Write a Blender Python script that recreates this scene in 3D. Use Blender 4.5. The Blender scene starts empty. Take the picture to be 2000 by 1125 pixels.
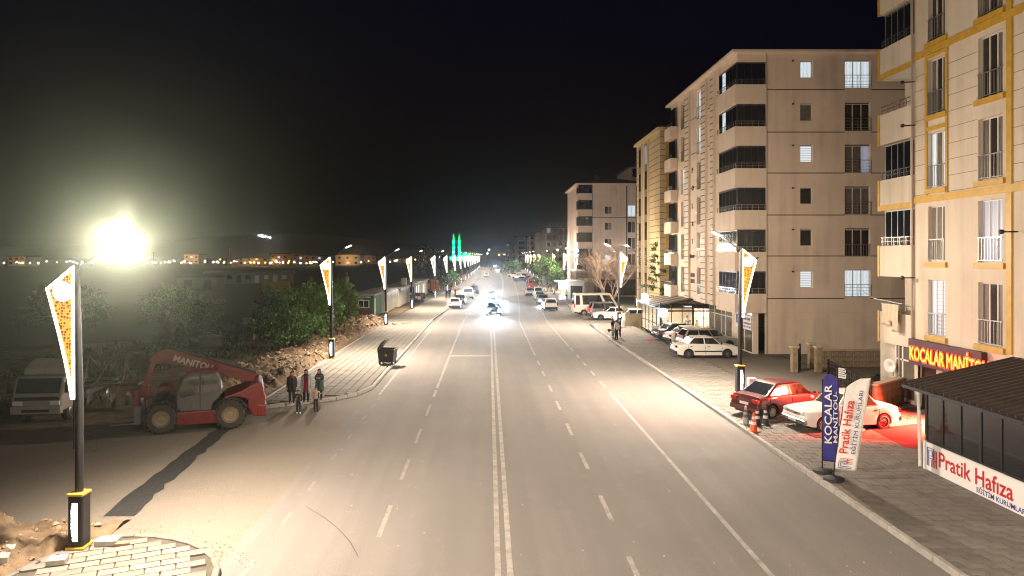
import bpy, math, random
from mathutils import Vector, Matrix
random.seed(7)
R = math.radians
scene = bpy.context.scene
# ------------------------------------------------------------------ camera, sky, exposure
H, F, CX, CY = 7.0, 1350.0, 955.0, 500.0          # camera height, focal length in photo pixels, vanishing point
cam_d = bpy.data.cameras.new('camera'); cam = bpy.data.objects.new('camera', cam_d)
scene.collection.objects.link(cam); scene.camera = cam
cam.location = (0, 0, H); cam.rotation_euler = (R(90), 0, 0)
cam_d.sensor_width = 36; cam_d.lens = F/2000*36
cam_d.shift_x = (1000-CX)/2000; cam_d.shift_y = -(562.5-CY)/2000
cam_d.clip_start = 0.1; cam_d.clip_end = 9000
w = bpy.data.worlds.new('World'); scene.world = w; w.use_nodes = True
nt = w.node_tree
sky = nt.nodes.new('ShaderNodeTexSky'); sky.sky_type = 'NISHITA'; sky.sun_disc = False
sky.sun_elevation = R(-3); sky.sun_rotation = R(180); sky.altitude = 600; sky.air_density = 1.0; sky.dust_density = 0.3; sky.ozone_density = 3
nt.links.new(sky.outputs[0], nt.nodes['Background'].inputs[0])
nt.nodes['Background'].inputs[1].default_value = 0.09
sun_d = bpy.data.lights.new('moon', 'SUN'); sun_d.energy = 0.004; sun_d.angle = R(0.5); sun_d.color = (.75, .85, 1)
sun = bpy.data.objects.new('moon', sun_d); scene.collection.objects.link(sun)
sun.rotation_euler = (R(40), 0, R(-50))
scene.view_settings.view_transform = 'Standard'; scene.view_settings.look = 'None'
scene.view_settings.exposure = 0.0; scene.view_settings.gamma = 1.0
cy = scene.cycles
cy.use_denoising = True; cy.denoiser = 'OPENIMAGEDENOISE'
cy.max_bounces = 5; cy.diffuse_bounces = 2; cy.glossy_bounces = 3; cy.transmission_bounces = 4; cy.transparent_max_bounces = 12; cy.volume_bounces = 0
cy.sample_clamp_indirect = 3.0; cy.sample_clamp_direct = 0
cy.caustics_reflective = False; cy.caustics_refractive = False
cy.filter_width = 1.15
LAMP_W = 24000.0      # watts of a road light head

# ------------------------------------------------------------------ helpers
col = scene.collection
def gp(px, py, z=0.0):
    Y = F*(H-z)/(py-CY); return ((px-CX)*Y/F, Y)
def xa(px, Y): return (px-CX)*Y/F
def za(py, Y): return H-(py-CY)*Y/F
def off(Y): return 5.1*(1-math.exp(-(Y-75)/103.0)) if Y > 75 else 0.0
KR, KL, PL = 10.14, -6.1, -10.8                     # right kerb, left kerb, outer edge of left pavement
def tag(o, label=None, cat=None, group=None, kind=None):
    if label: o['label'] = label
    if cat: o['category'] = cat
    if group: o['group'] = group
    if kind: o['kind'] = kind
    return o
def E(name, loc=(0,0,0), rz=0, label=None, cat=None, group=None, parent=None, scale=None):
    o = bpy.data.objects.new(name, None); col.objects.link(o)
    o.location = loc if len(loc) == 3 else (loc[0], loc[1], 0); o.rotation_euler = (0,0,rz); o.parent = parent; o.empty_display_size = .2
    if scale: o.scale = (scale,)*3 if not hasattr(scale, '__len__') else scale
    return tag(o, label, cat, group)
def tree_copy(o, parent=None):
    c = o.copy(); col.objects.link(c); c.parent = parent
    for ch in list(o.children): tree_copy(ch, c)
    return c
MATS = {}
def M(name, c=(.5,.5,.5), rough=.6, metal=0, var=0.0, scale=3.0, bump=0.0, bscale=30, emit=None, es=0, c2=None, alpha=1, rnd=0.0, spec=.5, nosample=True, coat=0, trans=0):
    if name in MATS: return MATS[name]
    m = bpy.data.materials.new(name); m.use_nodes = True; MATS[name] = m
    n = m.node_tree.nodes; l = m.node_tree.links; b = n['Principled BSDF']
    b.inputs['Base Color'].default_value = (*c, 1); b.inputs['Roughness'].default_value = rough
    b.inputs['Metallic'].default_value = metal; b.inputs['Specular IOR Level'].default_value = spec
    b.inputs['Coat Weight'].default_value = coat; b.inputs['Coat Roughness'].default_value = .08
    b.inputs['Transmission Weight'].default_value = trans
    if alpha < 1: b.inputs['Alpha'].default_value = alpha
    tc = n.new('ShaderNodeTexCoord')
    src = None
    if var > 0 or c2:
        t = n.new('ShaderNodeTexNoise'); t.inputs['Scale'].default_value = scale; t.inputs['Detail'].default_value = 6; t.inputs['Roughness'].default_value = .65
        l.new(tc.outputs['Object'], t.inputs['Vector'])
        mx = n.new('ShaderNodeMix'); mx.data_type = 'RGBA'
        d = c2 if c2 else tuple(max(0, x*(1-var)) for x in c); e = c if c2 else tuple(min(1, x*(1+var)) for x in c)
        mx.inputs[6].default_value = (*d, 1); mx.inputs[7].default_value = (*e, 1)
        rp = n.new('ShaderNodeMapRange'); rp.inputs[1].default_value = .3; rp.inputs[2].default_value = .7
        l.new(t.outputs['Fac'], rp.inputs[0]); l.new(rp.outputs[0], mx.inputs[0]); src = mx.outputs[2]
    if rnd > 0:
        oi = n.new('ShaderNodeObjectInfo'); mr = n.new('ShaderNodeMapRange'); mr.inputs[3].default_value = 1-rnd; mr.inputs[4].default_value = 1+rnd
        l.new(oi.outputs['Random'], mr.inputs[0])
        hs = n.new('ShaderNodeHueSaturation'); hs.inputs['Color'].default_value = (*c, 1); l.new(mr.outputs[0], hs.inputs['Value'])
        if src: l.new(src, hs.inputs['Color'])
        src = hs.outputs[0]
    if src: l.new(src, b.inputs['Base Color'])
    if bump > 0:
        t2 = n.new('ShaderNodeTexNoise'); t2.inputs['Scale'].default_value = bscale; t2.inputs['Detail'].default_value = 4
        l.new(tc.outputs['Object'], t2.inputs['Vector'])
        bp = n.new('ShaderNodeBump'); bp.inputs['Strength'].default_value = bump; bp.inputs['Distance'].default_value = .03
        l.new(t2.outputs['Fac'], bp.inputs['Height']); l.new(bp.outputs[0], b.inputs['Normal'])
    if emit:
        b.inputs['Emission Color'].default_value = (*emit, 1); b.inputs['Emission Strength'].default_value = es
        if nosample: m.cycles.emission_sampling = 'NONE'
    return m

class MB:
    def __init__(s): s.v = []; s.f = []; s.mi = []; s.sm = []
    def add(s, vs, fs, mi=0, smooth=False, mat=None):
        k = len(s.v)
        s.v += [tuple(mat @ Vector(p)) for p in vs] if mat else [tuple(p) for p in vs]
        s.f += [tuple(i+k for i in f) for f in fs]; s.mi += [mi]*len(fs); s.sm += [smooth]*len(fs)
        return s
    def box(s, x0, y0, z0, x1, y1, z1, mi=0, mat=None):
        vs = [(x0,y0,z0),(x1,y0,z0),(x1,y1,z0),(x0,y1,z0),(x0,y0,z1),(x1,y0,z1),(x1,y1,z1),(x0,y1,z1)]
        return s.add(vs, [(0,3,2,1),(4,5,6,7),(0,1,5,4),(1,2,6,5),(2,3,7,6),(3,0,4,7)], mi, False, mat)
    def cbox(s, c, d, rz=0, mi=0, ry=0, rx=0):
        m = Matrix.Translation(c) @ Matrix.Rotation(rz,4,'Z') @ Matrix.Rotation(ry,4,'Y') @ Matrix.Rotation(rx,4,'X')
        return s.box(-d[0]/2,-d[1]/2,-d[2]/2,d[0]/2,d[1]/2,d[2]/2, mi, m)
    def bar(s, a, b, wd, th=None, mi=0):
        a = Vector(a); b = Vector(b); d = b-a; L = d.length
        if L < 1e-5: return s
        q = d.to_track_quat('X', 'Z').to_matrix().to_4x4()
        th = th or wd
        return s.box(0,-wd/2,-th/2,L,wd/2,th/2, mi, Matrix.Translation(a) @ q)
    def poly(s, pts, y0, y1, mi=0, plane='xz', mat=None):
        n = len(pts)
        def P(p, d): return (p[0], d, p[1]) if plane == 'xz' else ((d, p[0], p[1]) if plane == 'yz' else (p[0], p[1], d))
        vs = [P(p, y0) for p in pts]+[P(p, y1) for p in pts]
        fs = [tuple(range(n)), tuple(range(2*n-1, n-1, -1))]+[(i, i+n, (i+1) % n+n, (i+1) % n) for i in range(n)]
        return s.add(vs, fs, mi, False, mat)
    def tube(s, pts, rad, n=8, mi=0, cap=True, smooth=True, flat=1.0):
        pts = [Vector(p) for p in pts]; k = len(pts)
        if not hasattr(rad, '__len__'): rad = [rad]*k
        vs = []; prev = None
        for i, p in enumerate(pts):
            d = (pts[min(i+1,k-1)]-pts[max(i-1,0)])
            d = d.normalized() if d.length > 1e-6 else Vector((0,0,1))
            ref = prev if prev is not None else (Vector((1,0,0)) if abs(d.x) < .9 else Vector((0,1,0)))
            a = (ref-d*ref.dot(d))
            a = a.normalized() if a.length > 1e-6 else d.orthogonal().normalized()
            b = d.cross(a); prev = a
            for j in range(n):
                t = 2*math.pi*j/n; vs.append(p+a*math.cos(t)*rad[i]+b*math.sin(t)*rad[i]*flat)
        fs = [(i*n+j, i*n+(j+1) % n, (i+1)*n+(j+1) % n, (i+1)*n+j) for i in range(k-1) for j in range(n)]
        if cap: fs += [tuple(range(n-1,-1,-1)), tuple(range((k-1)*n, k*n))]
        return s.add(vs, fs, mi, smooth)
    def lathe(s, prof, n=16, mi=0, mat=None, smooth=True, axis='z', cap=True):
        vs = []
        for r, h in prof:
            for j in range(n):
                t = 2*math.pi*j/n; x, y = r*math.cos(t), r*math.sin(t)
                vs.append((x,y,h) if axis == 'z' else ((x,h,y) if axis == 'y' else (h,x,y)))
        k = len(prof)
        fs = [(i*n+j, i*n+(j+1) % n, (i+1)*n+(j+1) % n, (i+1)*n+j) for i in range(k-1) for j in range(n)]
        if cap: fs += [tuple(range(n-1,-1,-1)), tuple(range((k-1)*n, k*n))]
        return s.add(vs, fs, mi, smooth, mat)
    def ell(s, c, r, n=10, k=7, mi=0, mat=None):
        prof = [(max(1e-4, math.sin(math.pi*i/k)), -math.cos(math.pi*i/k)) for i in range(k+1)]
        m = Matrix.Translation(c) @ Matrix.Diagonal((*r,1))
        if mat: m = mat @ m
        return s.lathe(prof, n, mi, m)
    def build(s, name, mats, parent=None, loc=(0,0,0), rz=0, bevel=0, seg=2, sharp=40):
        me = bpy.data.meshes.new(name); me.from_pydata(s.v, [], s.f)
        for m in (mats if isinstance(mats, (list, tuple)) else [mats]): me.materials.append(m)
        me.polygons.foreach_set('material_index', s.mi); me.polygons.foreach_set('use_smooth', s.sm)
        me.update()
        if any(s.sm): me.set_sharp_from_angle(angle=R(sharp))
        o = bpy.data.objects.new(name, me); col.objects.link(o); o.parent = parent
        o.location = loc; o.rotation_euler = (0,0,rz)
        if bevel:
            b = o.modifiers.new('bevel', 'BEVEL'); b.width = bevel; b.segments = seg; b.limit_method = 'ANGLE'; b.angle_limit = R(35); b.harden_normals = False
        return o
def inst(src, parent, loc=(0,0,0), rz=0, mat=None):
    o = bpy.data.objects.new(src.name.split('.')[0], src.data); col.objects.link(o); o.parent = parent; o.location = loc; o.rotation_euler = (0,0,rz)
    if mat:
        o.material_slots[0].link = 'OBJECT'; o.material_slots[0].material = mat
    return o
def text(body, size, mat, parent, loc, rz=0, name='lettering', ext=.012, inplane=0, sx=1.0, bold=0.0, align='LEFT', shear=0, space=1.0, tilt=90, toplevel=None):
    c = bpy.data.curves.new(name, 'FONT'); c.body = body; c.size = size; c.extrude = ext; c.offset = bold; c.align_x = align; c.space_character = space; c.resolution_u = 3
    t = bpy.data.objects.new(name, c); col.objects.link(t)
    me = bpy.data.meshes.new_from_object(t); bpy.data.objects.remove(t); bpy.data.curves.remove(c)
    me.transform(Matrix.Rotation(inplane,4,'Z') @ Matrix.Diagonal((sx,1,1,1)))
    if shear:
        for v in me.vertices: v.co.x += shear*v.co.y
    me.materials.clear(); me.materials.append(mat)
    for p in me.polygons: p.material_index = 0
    o = bpy.data.objects.new(name, me); col.objects.link(o); o.parent = parent; o.location = loc; o.rotation_euler = (R(tilt),0,rz)
    return o
def spot(parent, loc, direction, power, color, angle=150, blend=1.0, rad=.12, name='light'):
    d = bpy.data.lights.new(name, 'SPOT'); d.energy = power; d.color = color; d.spot_size = R(angle); d.spot_blend = blend; d.shadow_soft_size = rad
    o = bpy.data.objects.new(name, d); col.objects.link(o); o.parent = parent; o.location = loc
    o.rotation_euler = Vector(direction).to_track_quat('-Z','Y').to_euler(); return o
def point(parent, loc, power, color, rad=.15, name='light'):
    d = bpy.data.lights.new(name, 'POINT'); d.energy = power; d.color = color; d.shadow_soft_size = rad
    o = bpy.data.objects.new(name, d); col.objects.link(o); o.parent = parent; o.location = loc; return o
def area(parent, loc, sx, sy, direction, power, color, name='light'):
    d = bpy.data.lights.new(name, 'AREA'); d.energy = power; d.color = color; d.shape = 'RECTANGLE'; d.size = sx; d.size_y = sy
    o = bpy.data.objects.new(name, d); col.objects.link(o); o.parent = parent; o.location = loc
    o.rotation_euler = Vector(direction).to_track_quat('-Z','Y').to_euler(); return o
from mathutils import noise as _ns
def nz(x, y, z=0, s=1.0): return _ns.noise(Vector((x*s, y*s, z)))
def fbm(x, y, s=1.0, o=4, z=0): return _ns.fractal(Vector((x*s, y*s, z)), .9, 2.1, o)

def weather(m, amt=.16, sc=1.3):
    n = m.node_tree.nodes; l = m.node_tree.links; b = n['Principled BSDF']; lk = b.inputs['Base Color'].links
    tc = n.new('ShaderNodeTexCoord'); mp = n.new('ShaderNodeMapping'); mp.inputs['Scale'].default_value = (sc,sc,.07); l.new(tc.outputs['Object'], mp.inputs[0])
    t = n.new('ShaderNodeTexNoise'); t.inputs['Scale'].default_value = 1.6; t.inputs['Detail'].default_value = 6; l.new(mp.outputs[0], t.inputs['Vector'])
    t2 = n.new('ShaderNodeTexNoise'); t2.inputs['Scale'].default_value = .35; t2.inputs['Detail'].default_value = 5; l.new(tc.outputs['Object'], t2.inputs['Vector'])
    mu = n.new('ShaderNodeMath'); mu.operation = 'MULTIPLY'; l.new(t.outputs['Fac'], mu.inputs[0]); l.new(t2.outputs['Fac'], mu.inputs[1])
    r = n.new('ShaderNodeMapRange'); r.inputs[1].default_value = .22; r.inputs[2].default_value = .42; r.inputs[3].default_value = 1.03; r.inputs[4].default_value = 1-amt; l.new(mu.outputs[0], r.inputs[0])
    hs = n.new('ShaderNodeHueSaturation'); l.new(r.outputs[0], hs.inputs['Value'])
    if lk: l.new(lk[0].from_socket, hs.inputs['Color'])
    else: hs.inputs['Color'].default_value = b.inputs['Base Color'].default_value
    l.new(hs.outputs[0], b.inputs['Base Color']); return m
# shared materials
white_metal = M('white_metal', (.72,.72,.7), .4, var=.08)
dark_metal = M('dark_metal', (.03,.03,.035), .4, .6, var=.2)
black = M('black_rubber', (.018,.018,.018), .75, var=.3, scale=8)
steel = M('steel', (.5,.5,.52), .3, 1)
dark_glass = M('dark_glass', (.012,.014,.018), .06, spec=.8)
red_lens = M('red_lens', (.35,.012,.012), .2)
head_lens = M('head_lens', (.75,.78,.8), .12, coat=1)
chrome = M('chrome', (.75,.75,.77), .15, 1)
plate_m = M('plate', (.7,.7,.7), .4)
gold = M('gold_paint', (.55,.33,.04), .45, var=.15)
# ------------------------------------------------------------------ setting: ground, road, pavements
def asphalt(name, base, dust, streak=True, crack=True):
    m = bpy.data.materials.new(name); m.use_nodes = True; n = m.node_tree.nodes; l = m.node_tree.links; b = n['Principled BSDF']
    tc = n.new('ShaderNodeTexCoord')
    def noise(sc, det=6, vec=None, ro=.6):
        t = n.new('ShaderNodeTexNoise'); t.inputs['Scale'].default_value = sc; t.inputs['Detail'].default_value = det; t.inputs['Roughness'].default_value = ro
        l.new(vec or tc.outputs['Object'], t.inputs['Vector']); return t.outputs['Fac']
    def rng(s, a, bb, c, d):
        r = n.new('ShaderNodeMapRange'); r.inputs[1].default_value = a; r.inputs[2].default_value = bb; r.inputs[3].default_value = c; r.inputs[4].default_value = d; l.new(s, r.inputs[0]); return r.outputs[0]
    def mix(f, a, bb, bt='MIX'):
        x = n.new('ShaderNodeMix'); x.data_type = 'RGBA'; x.blend_type = bt
        if isinstance(f, float): x.inputs[0].default_value = f
        else: l.new(f, x.inputs[0])
        for i, q in ((6, a), (7, bb)):
            if isinstance(q, tuple): x.inputs[i].default_value = (*q, 1)
            else: l.new(q, x.inputs[i])
        return x.outputs[2]
    mp = n.new('ShaderNodeMapping'); mp.inputs['Scale'].default_value = (1.1, .045, 1); l.new(tc.outputs['Object'], mp.inputs['Vector'])
    c = mix(rng(noise(.16, 7), .3, .72, .2, .8), base, dust)
    c = mix(rng(noise(.05, 3), .45, .62, 0, .12), c, tuple(x*.72 for x in base))
    if streak: c = mix(rng(noise(1.0, 5, mp.outputs[0]), .38, .64, 0, .32), c, tuple(x*.62 for x in base))
    c = mix(rng(noise(2.2, 5), .58, .72, 0, .25), c, tuple(min(1, x*1.35) for x in dust))
    grain = noise(30, 4, None, .85)
    c = mix(.75, c, rng(grain, .3, .7, .3, 1.6), 'MULTIPLY')
    if crack:
        nv = n.new('ShaderNodeTexNoise'); nv.inputs['Scale'].default_value = .8; nv.inputs['Detail'].default_value = 5; l.new(tc.outputs['Object'], nv.inputs['Vector'])
        va = n.new('ShaderNodeMix'); va.data_type = 'RGBA'; va.blend_type = 'LINEAR_LIGHT'; va.inputs[0].default_value = .9
        l.new(tc.outputs['Object'], va.inputs[6]); l.new(nv.outputs['Color'], va.inputs[7])
        vo = n.new('ShaderNodeTexVoronoi'); vo.feature = 'DISTANCE_TO_EDGE'; vo.inputs['Scale'].default_value = .1; l.new(va.outputs[2], vo.inputs['Vector'])
        cr = rng(vo.outputs['Distance'], .0, .0022, 1, 0)
        pm = rng(noise(.09, 2), .5, .56, 0, .8)
        mu = n.new('ShaderNodeMath'); mu.operation = 'MULTIPLY'; l.new(cr, mu.inputs[0]); l.new(pm, mu.inputs[1])
        c = mix(mu.outputs[0], c, tuple(x*.25 for x in base))
    l.new(c, b.inputs['Base Color'])
    l.new(rng(noise(.4, 4), .3, .7, .74, .86), b.inputs['Roughness']); b.inputs['Specular IOR Level'].default_value = .35
    bp = n.new('ShaderNodeBump'); bp.inputs['Strength'].default_value = .35; bp.inputs['Distance'].default_value = .02; l.new(grain, bp.inputs['Height']); l.new(bp.outputs[0], b.inputs['Normal'])
    return m
road_m = asphalt('asphalt_road', (.17,.152,.135), (.21,.187,.165), crack=False)
side_m = asphalt('asphalt_dusty', (.158,.135,.11), (.2,.17,.135), streak=False)
lot_m = asphalt('asphalt_lot', (.13,.115,.095), (.18,.155,.125), streak=False)
dirt_m = M('dirt', (.23,.155,.088), .95, c2=(.075,.05,.03), scale=1.6, bump=1.0, bscale=9)
field_m = M('field', (.045,.06,.022), .95, c2=(.075,.058,.034), scale=.12, bump=.8, bscale=3)
line_m = M('road_paint', (.38,.345,.30), .75, c2=(.18,.16,.14), scale=3.5)
patch_m = M('fresh_asphalt', (.022,.021,.02), .85, var=.35, scale=6, bump=.8, bscale=22)
kerb_m = M('kerb_concrete', (.34,.315,.275), .85, var=.2, scale=4, bump=.3, rnd=.1)
slab_m = M('slab_concrete', (.165,.148,.122), .85, var=.22, scale=2.5, bump=.25, bscale=40, rnd=.14)
slab_r = M('slab_concrete_grey', (.185,.165,.14), .85, var=.25, scale=2.5, bump=.25, bscale=40, rnd=.16)
joint_m = M('joint_sand', (.075,.062,.045), .95, var=.3)
stone_m = M('rubble_stone', (.36,.26,.16), .9, c2=(.17,.12,.08), scale=2, bump=.6)

def sheet(name, pts, z, mat, kind='structure', parent=None):
    mb = MB(); mb.add([(x,y,z) for x,y in pts], [tuple(range(len(pts)))]); o = mb.build(name, mat, parent)
    if kind and not parent: o['kind'] = kind
    return o
def ribbon(name, xl, xr, y0, y1, z, mat, parent=None, step=6.0, follow=True, kind='structure'):
    mb = MB(); n = max(1, int((y1-y0)/step)); vs = []
    for i in range(n+1):
        y = y0+(y1-y0)*i/n; o = off(y) if follow else 0
        vs += [(xl+o,y,z),(xr+o,y,z)]
    mb.add(vs, [(2*i,2*i+1,2*i+3,2*i+2) for i in range(n)]); ob = mb.build(name, mat, parent)
    if not parent: ob['kind'] = kind
    return ob
sheet('ground', [(-3500,-60),(3500,-60),(3500,6000),(-3500,6000)], -.06, field_m)
road = ribbon('road', KL, KR, -20, 1600, 0, road_m)
sheet('side_road', [(-90,9),(KL,9),(KL,38),(-11,33.4),(-13.5,29.8),(-22,26.6),(-40,24.5),(-90,22)], -.006, side_m)
sheet('dirt_yard', [(-60,21),(-22,26.4),(-13.5,29.6),(-10.9,33.2),(-10.9,120),(-19,120),(-24,60),(-60,40)], -.03, dirt_m)
# painted markings, each a part of the road
def dash(x, y0, y1, wd=.13, name='lane_dash'):
    ribbon(name, x-wd/2, x+wd/2, y0, y1, .005, line_m, road, 8)
ribbon('centre_line', .13, .27, -20, 420, .005, line_m, road); ribbon('centre_line', .40, .54, -20, 420, .005, line_m, road)
for y in (14.2,18.3,22.7,27.0,31.4,35.6,40.2,44.3): dash(3.25, y, y+1.9)
ribbon('lane_line', 3.18, 3.31, 48.6, 300, .005, line_m, road)
ribbon('edge_line', 6.12, 6.25, -10, 35.2, .005, line_m, road)
for y in (37,40.5,44,47.5,51): dash(6.2, y, y+1.5)
ribbon('edge_line', 6.12, 6.24, 53.5, 86, .005, line_m, road)
for y in (17.2,21.6,25.8,30.3): ribbon('worn_dash', -2.81, -2.69, y, y+2.2, .005, M('half_worn_paint', (.30,.265,.225), .8, c2=(.19,.165,.14), scale=3), road, 8)
for y in (34.3,36.6): dash(-2.75, y, y+1.7)
ribbon('lane_line', -2.82, -2.69, 38.6, 76, .005, line_m, road)
for y in range(78, 170, 5): dash(-2.75, y, y+2.4)
worn = M('worn_paint', (.24,.21,.18), .8, c2=(.17,.148,.125), scale=3)
for y in (15.0,18.0,20.6,23.6,26.4,29.6,31.8,33.6): ribbon('worn_dash', -5.45, -5.34, y, y+.9, .005, worn, road, 8)
ribbon('edge_line', -5.60, -5.46, 34.8, 84, .005, line_m, road)
mb = MB(); mb.add([(-2.62,48.1,.009),(.06,48.1,.009),(.06,48.8,.009),(-2.62,48.8,.009)], [(0,1,2,3)]); mb.build('stop_line', line_m, road)
# dark trench patch across the mouth of the side road
mb = MB(); vs = []; n = 26
for i in range(n+1):
    t = i/n; y = 18.6+t*11.3; x = -10.05-.85*t+.25*nz(y,0,3,.3); hw = .42*(1-.35*t)
    vs += [(x-hw+.16*nz(y*2,1), y, .006),(x+hw+.16*nz(y*2,7), y, .006)]
mb.add(vs, [(2*i,2*i+1,2*i+3,2*i+2) for i in range(n)]); tp = mb.build('trench_patch', patch_m); tp['kind'] = 'structure'
# crack: thin sunken tar line on the road
mb = MB(); cp = [gp(*p) for p in ((598,990),(635,1012),(662,1034),(685,1060),(700,1088))]
vs = []
for i, (x,y) in enumerate(cp): vs += [(x-.010-.006*(i%2), y-.006, .006),(x+.009, y+.006, .006)]
mb.add(vs, [(2*i,2*i+1,2*i+3,2*i+2) for i in range(len(cp)-1)]); mb.build('crack', M('crack_tar',(.07,.062,.055),.9), road)

# pavements: base slab (structure) + kerb stones + paving slabs as children
def paving(parent, inside, bounds, sx, sy, z, mat, near, maxn=290, gap=.012, bond=True, name='paving_slab'):
    x0,x1,y0,y1 = bounds; cells = []; halves = []; j = 0; y = y0
    while y < y1:
        x = x0-(sx/2 if (bond and j % 2) else 0)
        while x < x1:
            cxx, cyy = x+sx/2, y+sy/2
            if bond and x < x0-.01 and j % 2:
                if inside(x0+sx/4, cyy): halves.append((x0+sx/4,cyy))
            elif inside(cxx, cyy): cells.append((cxx,cyy))
            x += sx
        y += sy; j += 1
    cells.sort(key=lambda c: near(c))
    pm = MB(); pm.box(-sx/2+gap,-sy/2+gap,-.05,sx/2-gap,sy/2-gap,0)
    proto = None
    rest = MB()
    for cx_, cy_ in halves: rest.box(cx_-sx/4+gap, cy_-sy/2+gap, z-.05, cx_+sx/4-gap, cy_+sy/2-gap, z+random.uniform(-.004,.004))
    for i, (cx_, cy_) in enumerate(cells):
        dz = random.uniform(-.004,.004)
        if i < maxn:
            if proto is None: proto = o = pm.build(name, mat, parent)
            else: o = inst(proto, parent)
            o.location = (cx_, cy_, z+dz); o.rotation_euler = (random.uniform(-.006,.006), random.uniform(-.006,.006), random.uniform(-.008,.008))
        else:
            rest.box(cx_-sx/2+gap, cy_-sy/2+gap, z-.05, cx_+sx/2-gap, cy_+sy/2-gap, z+dz)
    if rest.v:
        o = rest.build(name+'_field', mat, parent); o['kind'] = 'stuff'
def kerb_run(parent, pts, wd, z, L=.9, mat=kerb_m, maxn=120):
    pts = [Vector((x,y,0)) for x,y in pts]; proto = {}
    cnt = 0
    for a, b in zip(pts[:-1], pts[1:]):
        d = (b-a).length; n = max(1, round(d/L)); ang = math.atan2((b-a).y, (b-a).x); l = d/n
        key = round(l,3)
        for i in range(n):
            c = a+(b-a)*((i+.5)/n)
            if key not in proto:
                mb = MB(); mb.poly([(-wd/2,-.2),(wd/2,-.2),(wd/2,0),(-wd/2+.04,0),(-wd/2,-.03)], -l/2+.008, l/2-.008, plane='yz') if False else mb.box(-l/2+.008,-wd/2,-.2,l/2-.008,wd/2,0)
                o = proto[key] = mb.build('kerb_stone', mat, parent, bevel=.015, seg=1)
            else:
                o = inst(proto[key], parent); 
                bb = o.modifiers.new('bevel','BEVEL'); bb.width=.015; bb.segments=1
            o.location = (c.x, c.y, z+random.uniform(-.008,.008)); o.rotation_euler = (0,0,ang+random.uniform(-.01,.01))
ZP = .13
# left pavement
lp = E('left_pavement'); lp['kind'] = 'structure'
corner = [(-6.1,36.9),(-6.22,35.9),(-6.6,34.7),(-7.4,33.6),(-8.8,32.6),(-10.75,31.4)]
base = [(PL,31.4)]+corner[::-1][1:]+[(KL,37.5),(KL,75)]
mb = MB(); vs = [(x,y,ZP-.045) for x,y in base]+[(KL,75,ZP-.045),(PL,75,ZP-.045)]; mb.add(vs, [tuple(range(len(vs)))]); mb.build('paving_bed', joint_m, lp)
ribbon('paving_far', PL, KL, 75, 420, ZP-.002, slab_m, lp); ribbon('kerb_far', KL-.16, KL+.02, 75, 420, ZP+.012, kerb_m, lp)
def in_left(x,y):
    if not (PL < x-.15 and x+.15 < KL-.16 and y < 75): return False
    if y > 37: return True
    yl = 31.4+(x-PL)/(KL-PL)*3.6 if x < -7 else 33.4+(x+7)*2.6+.6
    return y > yl+.35
paving(lp, in_left, (PL,KL,31,75), .45, .45, ZP, slab_m, lambda c: c[1]+abs(c[0]+8)*.1, bond=False, gap=.018)
kerb_run(lp, [(KL-.08,75),(KL-.08,37.2)]+[(x-.06,y+.06) for x,y in corner], .17, ZP+.012)
kerb_run(lp, [(PL,31.5),(PL,60)], .14, ZP+.02)
# corner island with curved kerb at lower left
il = E('corner_island'); il['kind'] = 'structure'
isl = [(-10.45,9),(-10.4,14.6),(-10.2,15.6),(-9.75,16.6),(-9.2,17.0),(-8.75,17.05),(-8.2,17.0),(-7.7,16.85),(-7.2,16.6),(-6.7,16.25),(-6.3,15.8),(-6.02,15.3),(-5.85,14.7),(-5.8,14),(-5.8,9)]
mb = MB(); mb.add([(x,y,.085) for x,y in isl], [tuple(range(len(isl)))]); mb.build('paving_bed', joint_m, il)
def in_poly(x,y,P):
    r = False; j = len(P)-1
    for i in range(len(P)):
        if (P[i][1] > y) != (P[j][1] > y) and x < (P[j][0]-P[i][0])*(y-P[i][1])/(P[j][1]-P[i][1])+P[i][0]: r = not r
        j = i
    return r
ang = R(24)
def in_isl(u,v):
    x = u*math.cos(ang)-v*math.sin(ang); y = u*math.sin(ang)+v*math.cos(ang)
    return all(in_poly(x+dx, y+dy, isl) for dx,dy in ((.28,.1),(-.28,-.1),(.1,.28),(-.1,-.28))) and y > 12.5
ig = E('slab_set', parent=il); ig.rotation_euler = (0,0,ang)
paving(ig, in_isl, (-6,2,12,24), .62, .31, .13, slab_m, lambda c: -c[1], gap=.016)
kerb_run(il, isl, .14, .135, .5, mat=slab_m)
# right pavement
rp = E('right_pavement'); rp['kind'] = 'structure'
ribbon('paving_bed', KR, 20, -12, 34, ZP-.045, joint_m, rp); ribbon('paving_bed', KR, 14.3, 34, 70, ZP-.045, joint_m, rp)
ribbon('paving_far', KR+.2, 17, 76, 420, ZP-.002, slab_r, rp)
ribbon('kerb_far', KR-.02, KR+.16, 92, 420, ZP+.012, kerb_m, rp)
sheet('parking_lot', [(14.3,33.9),(20,33.9),(20,60),(14.3,60)], ZP-.006, lot_m)
sheet('side_parking', [(KR,70),(40,70),(40,92),(KR,92)], .004, lot_m)
sheet('yard', [(17.9,32),(42,32),(42,49),(20.1,49),(20.1,33.95),(17.9,33.95)], ZP-.002, lot_m)
def in_right(x,y):
    if x < KR+.2: return False
    if y > 34: return x+.15 < 14.3 and y < 70
    return x < 20
paving(rp, in_right, (KR+.17,20,11.5,70), .5, .34, ZP, slab_r, lambda c: c[1]+abs(c[0]-12)*.4)
kerb_run(rp, [(KR+.08,14),(KR+.08,66),(KR+.35,68.5),(KR+.9,70)], .17, ZP+.014)
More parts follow.
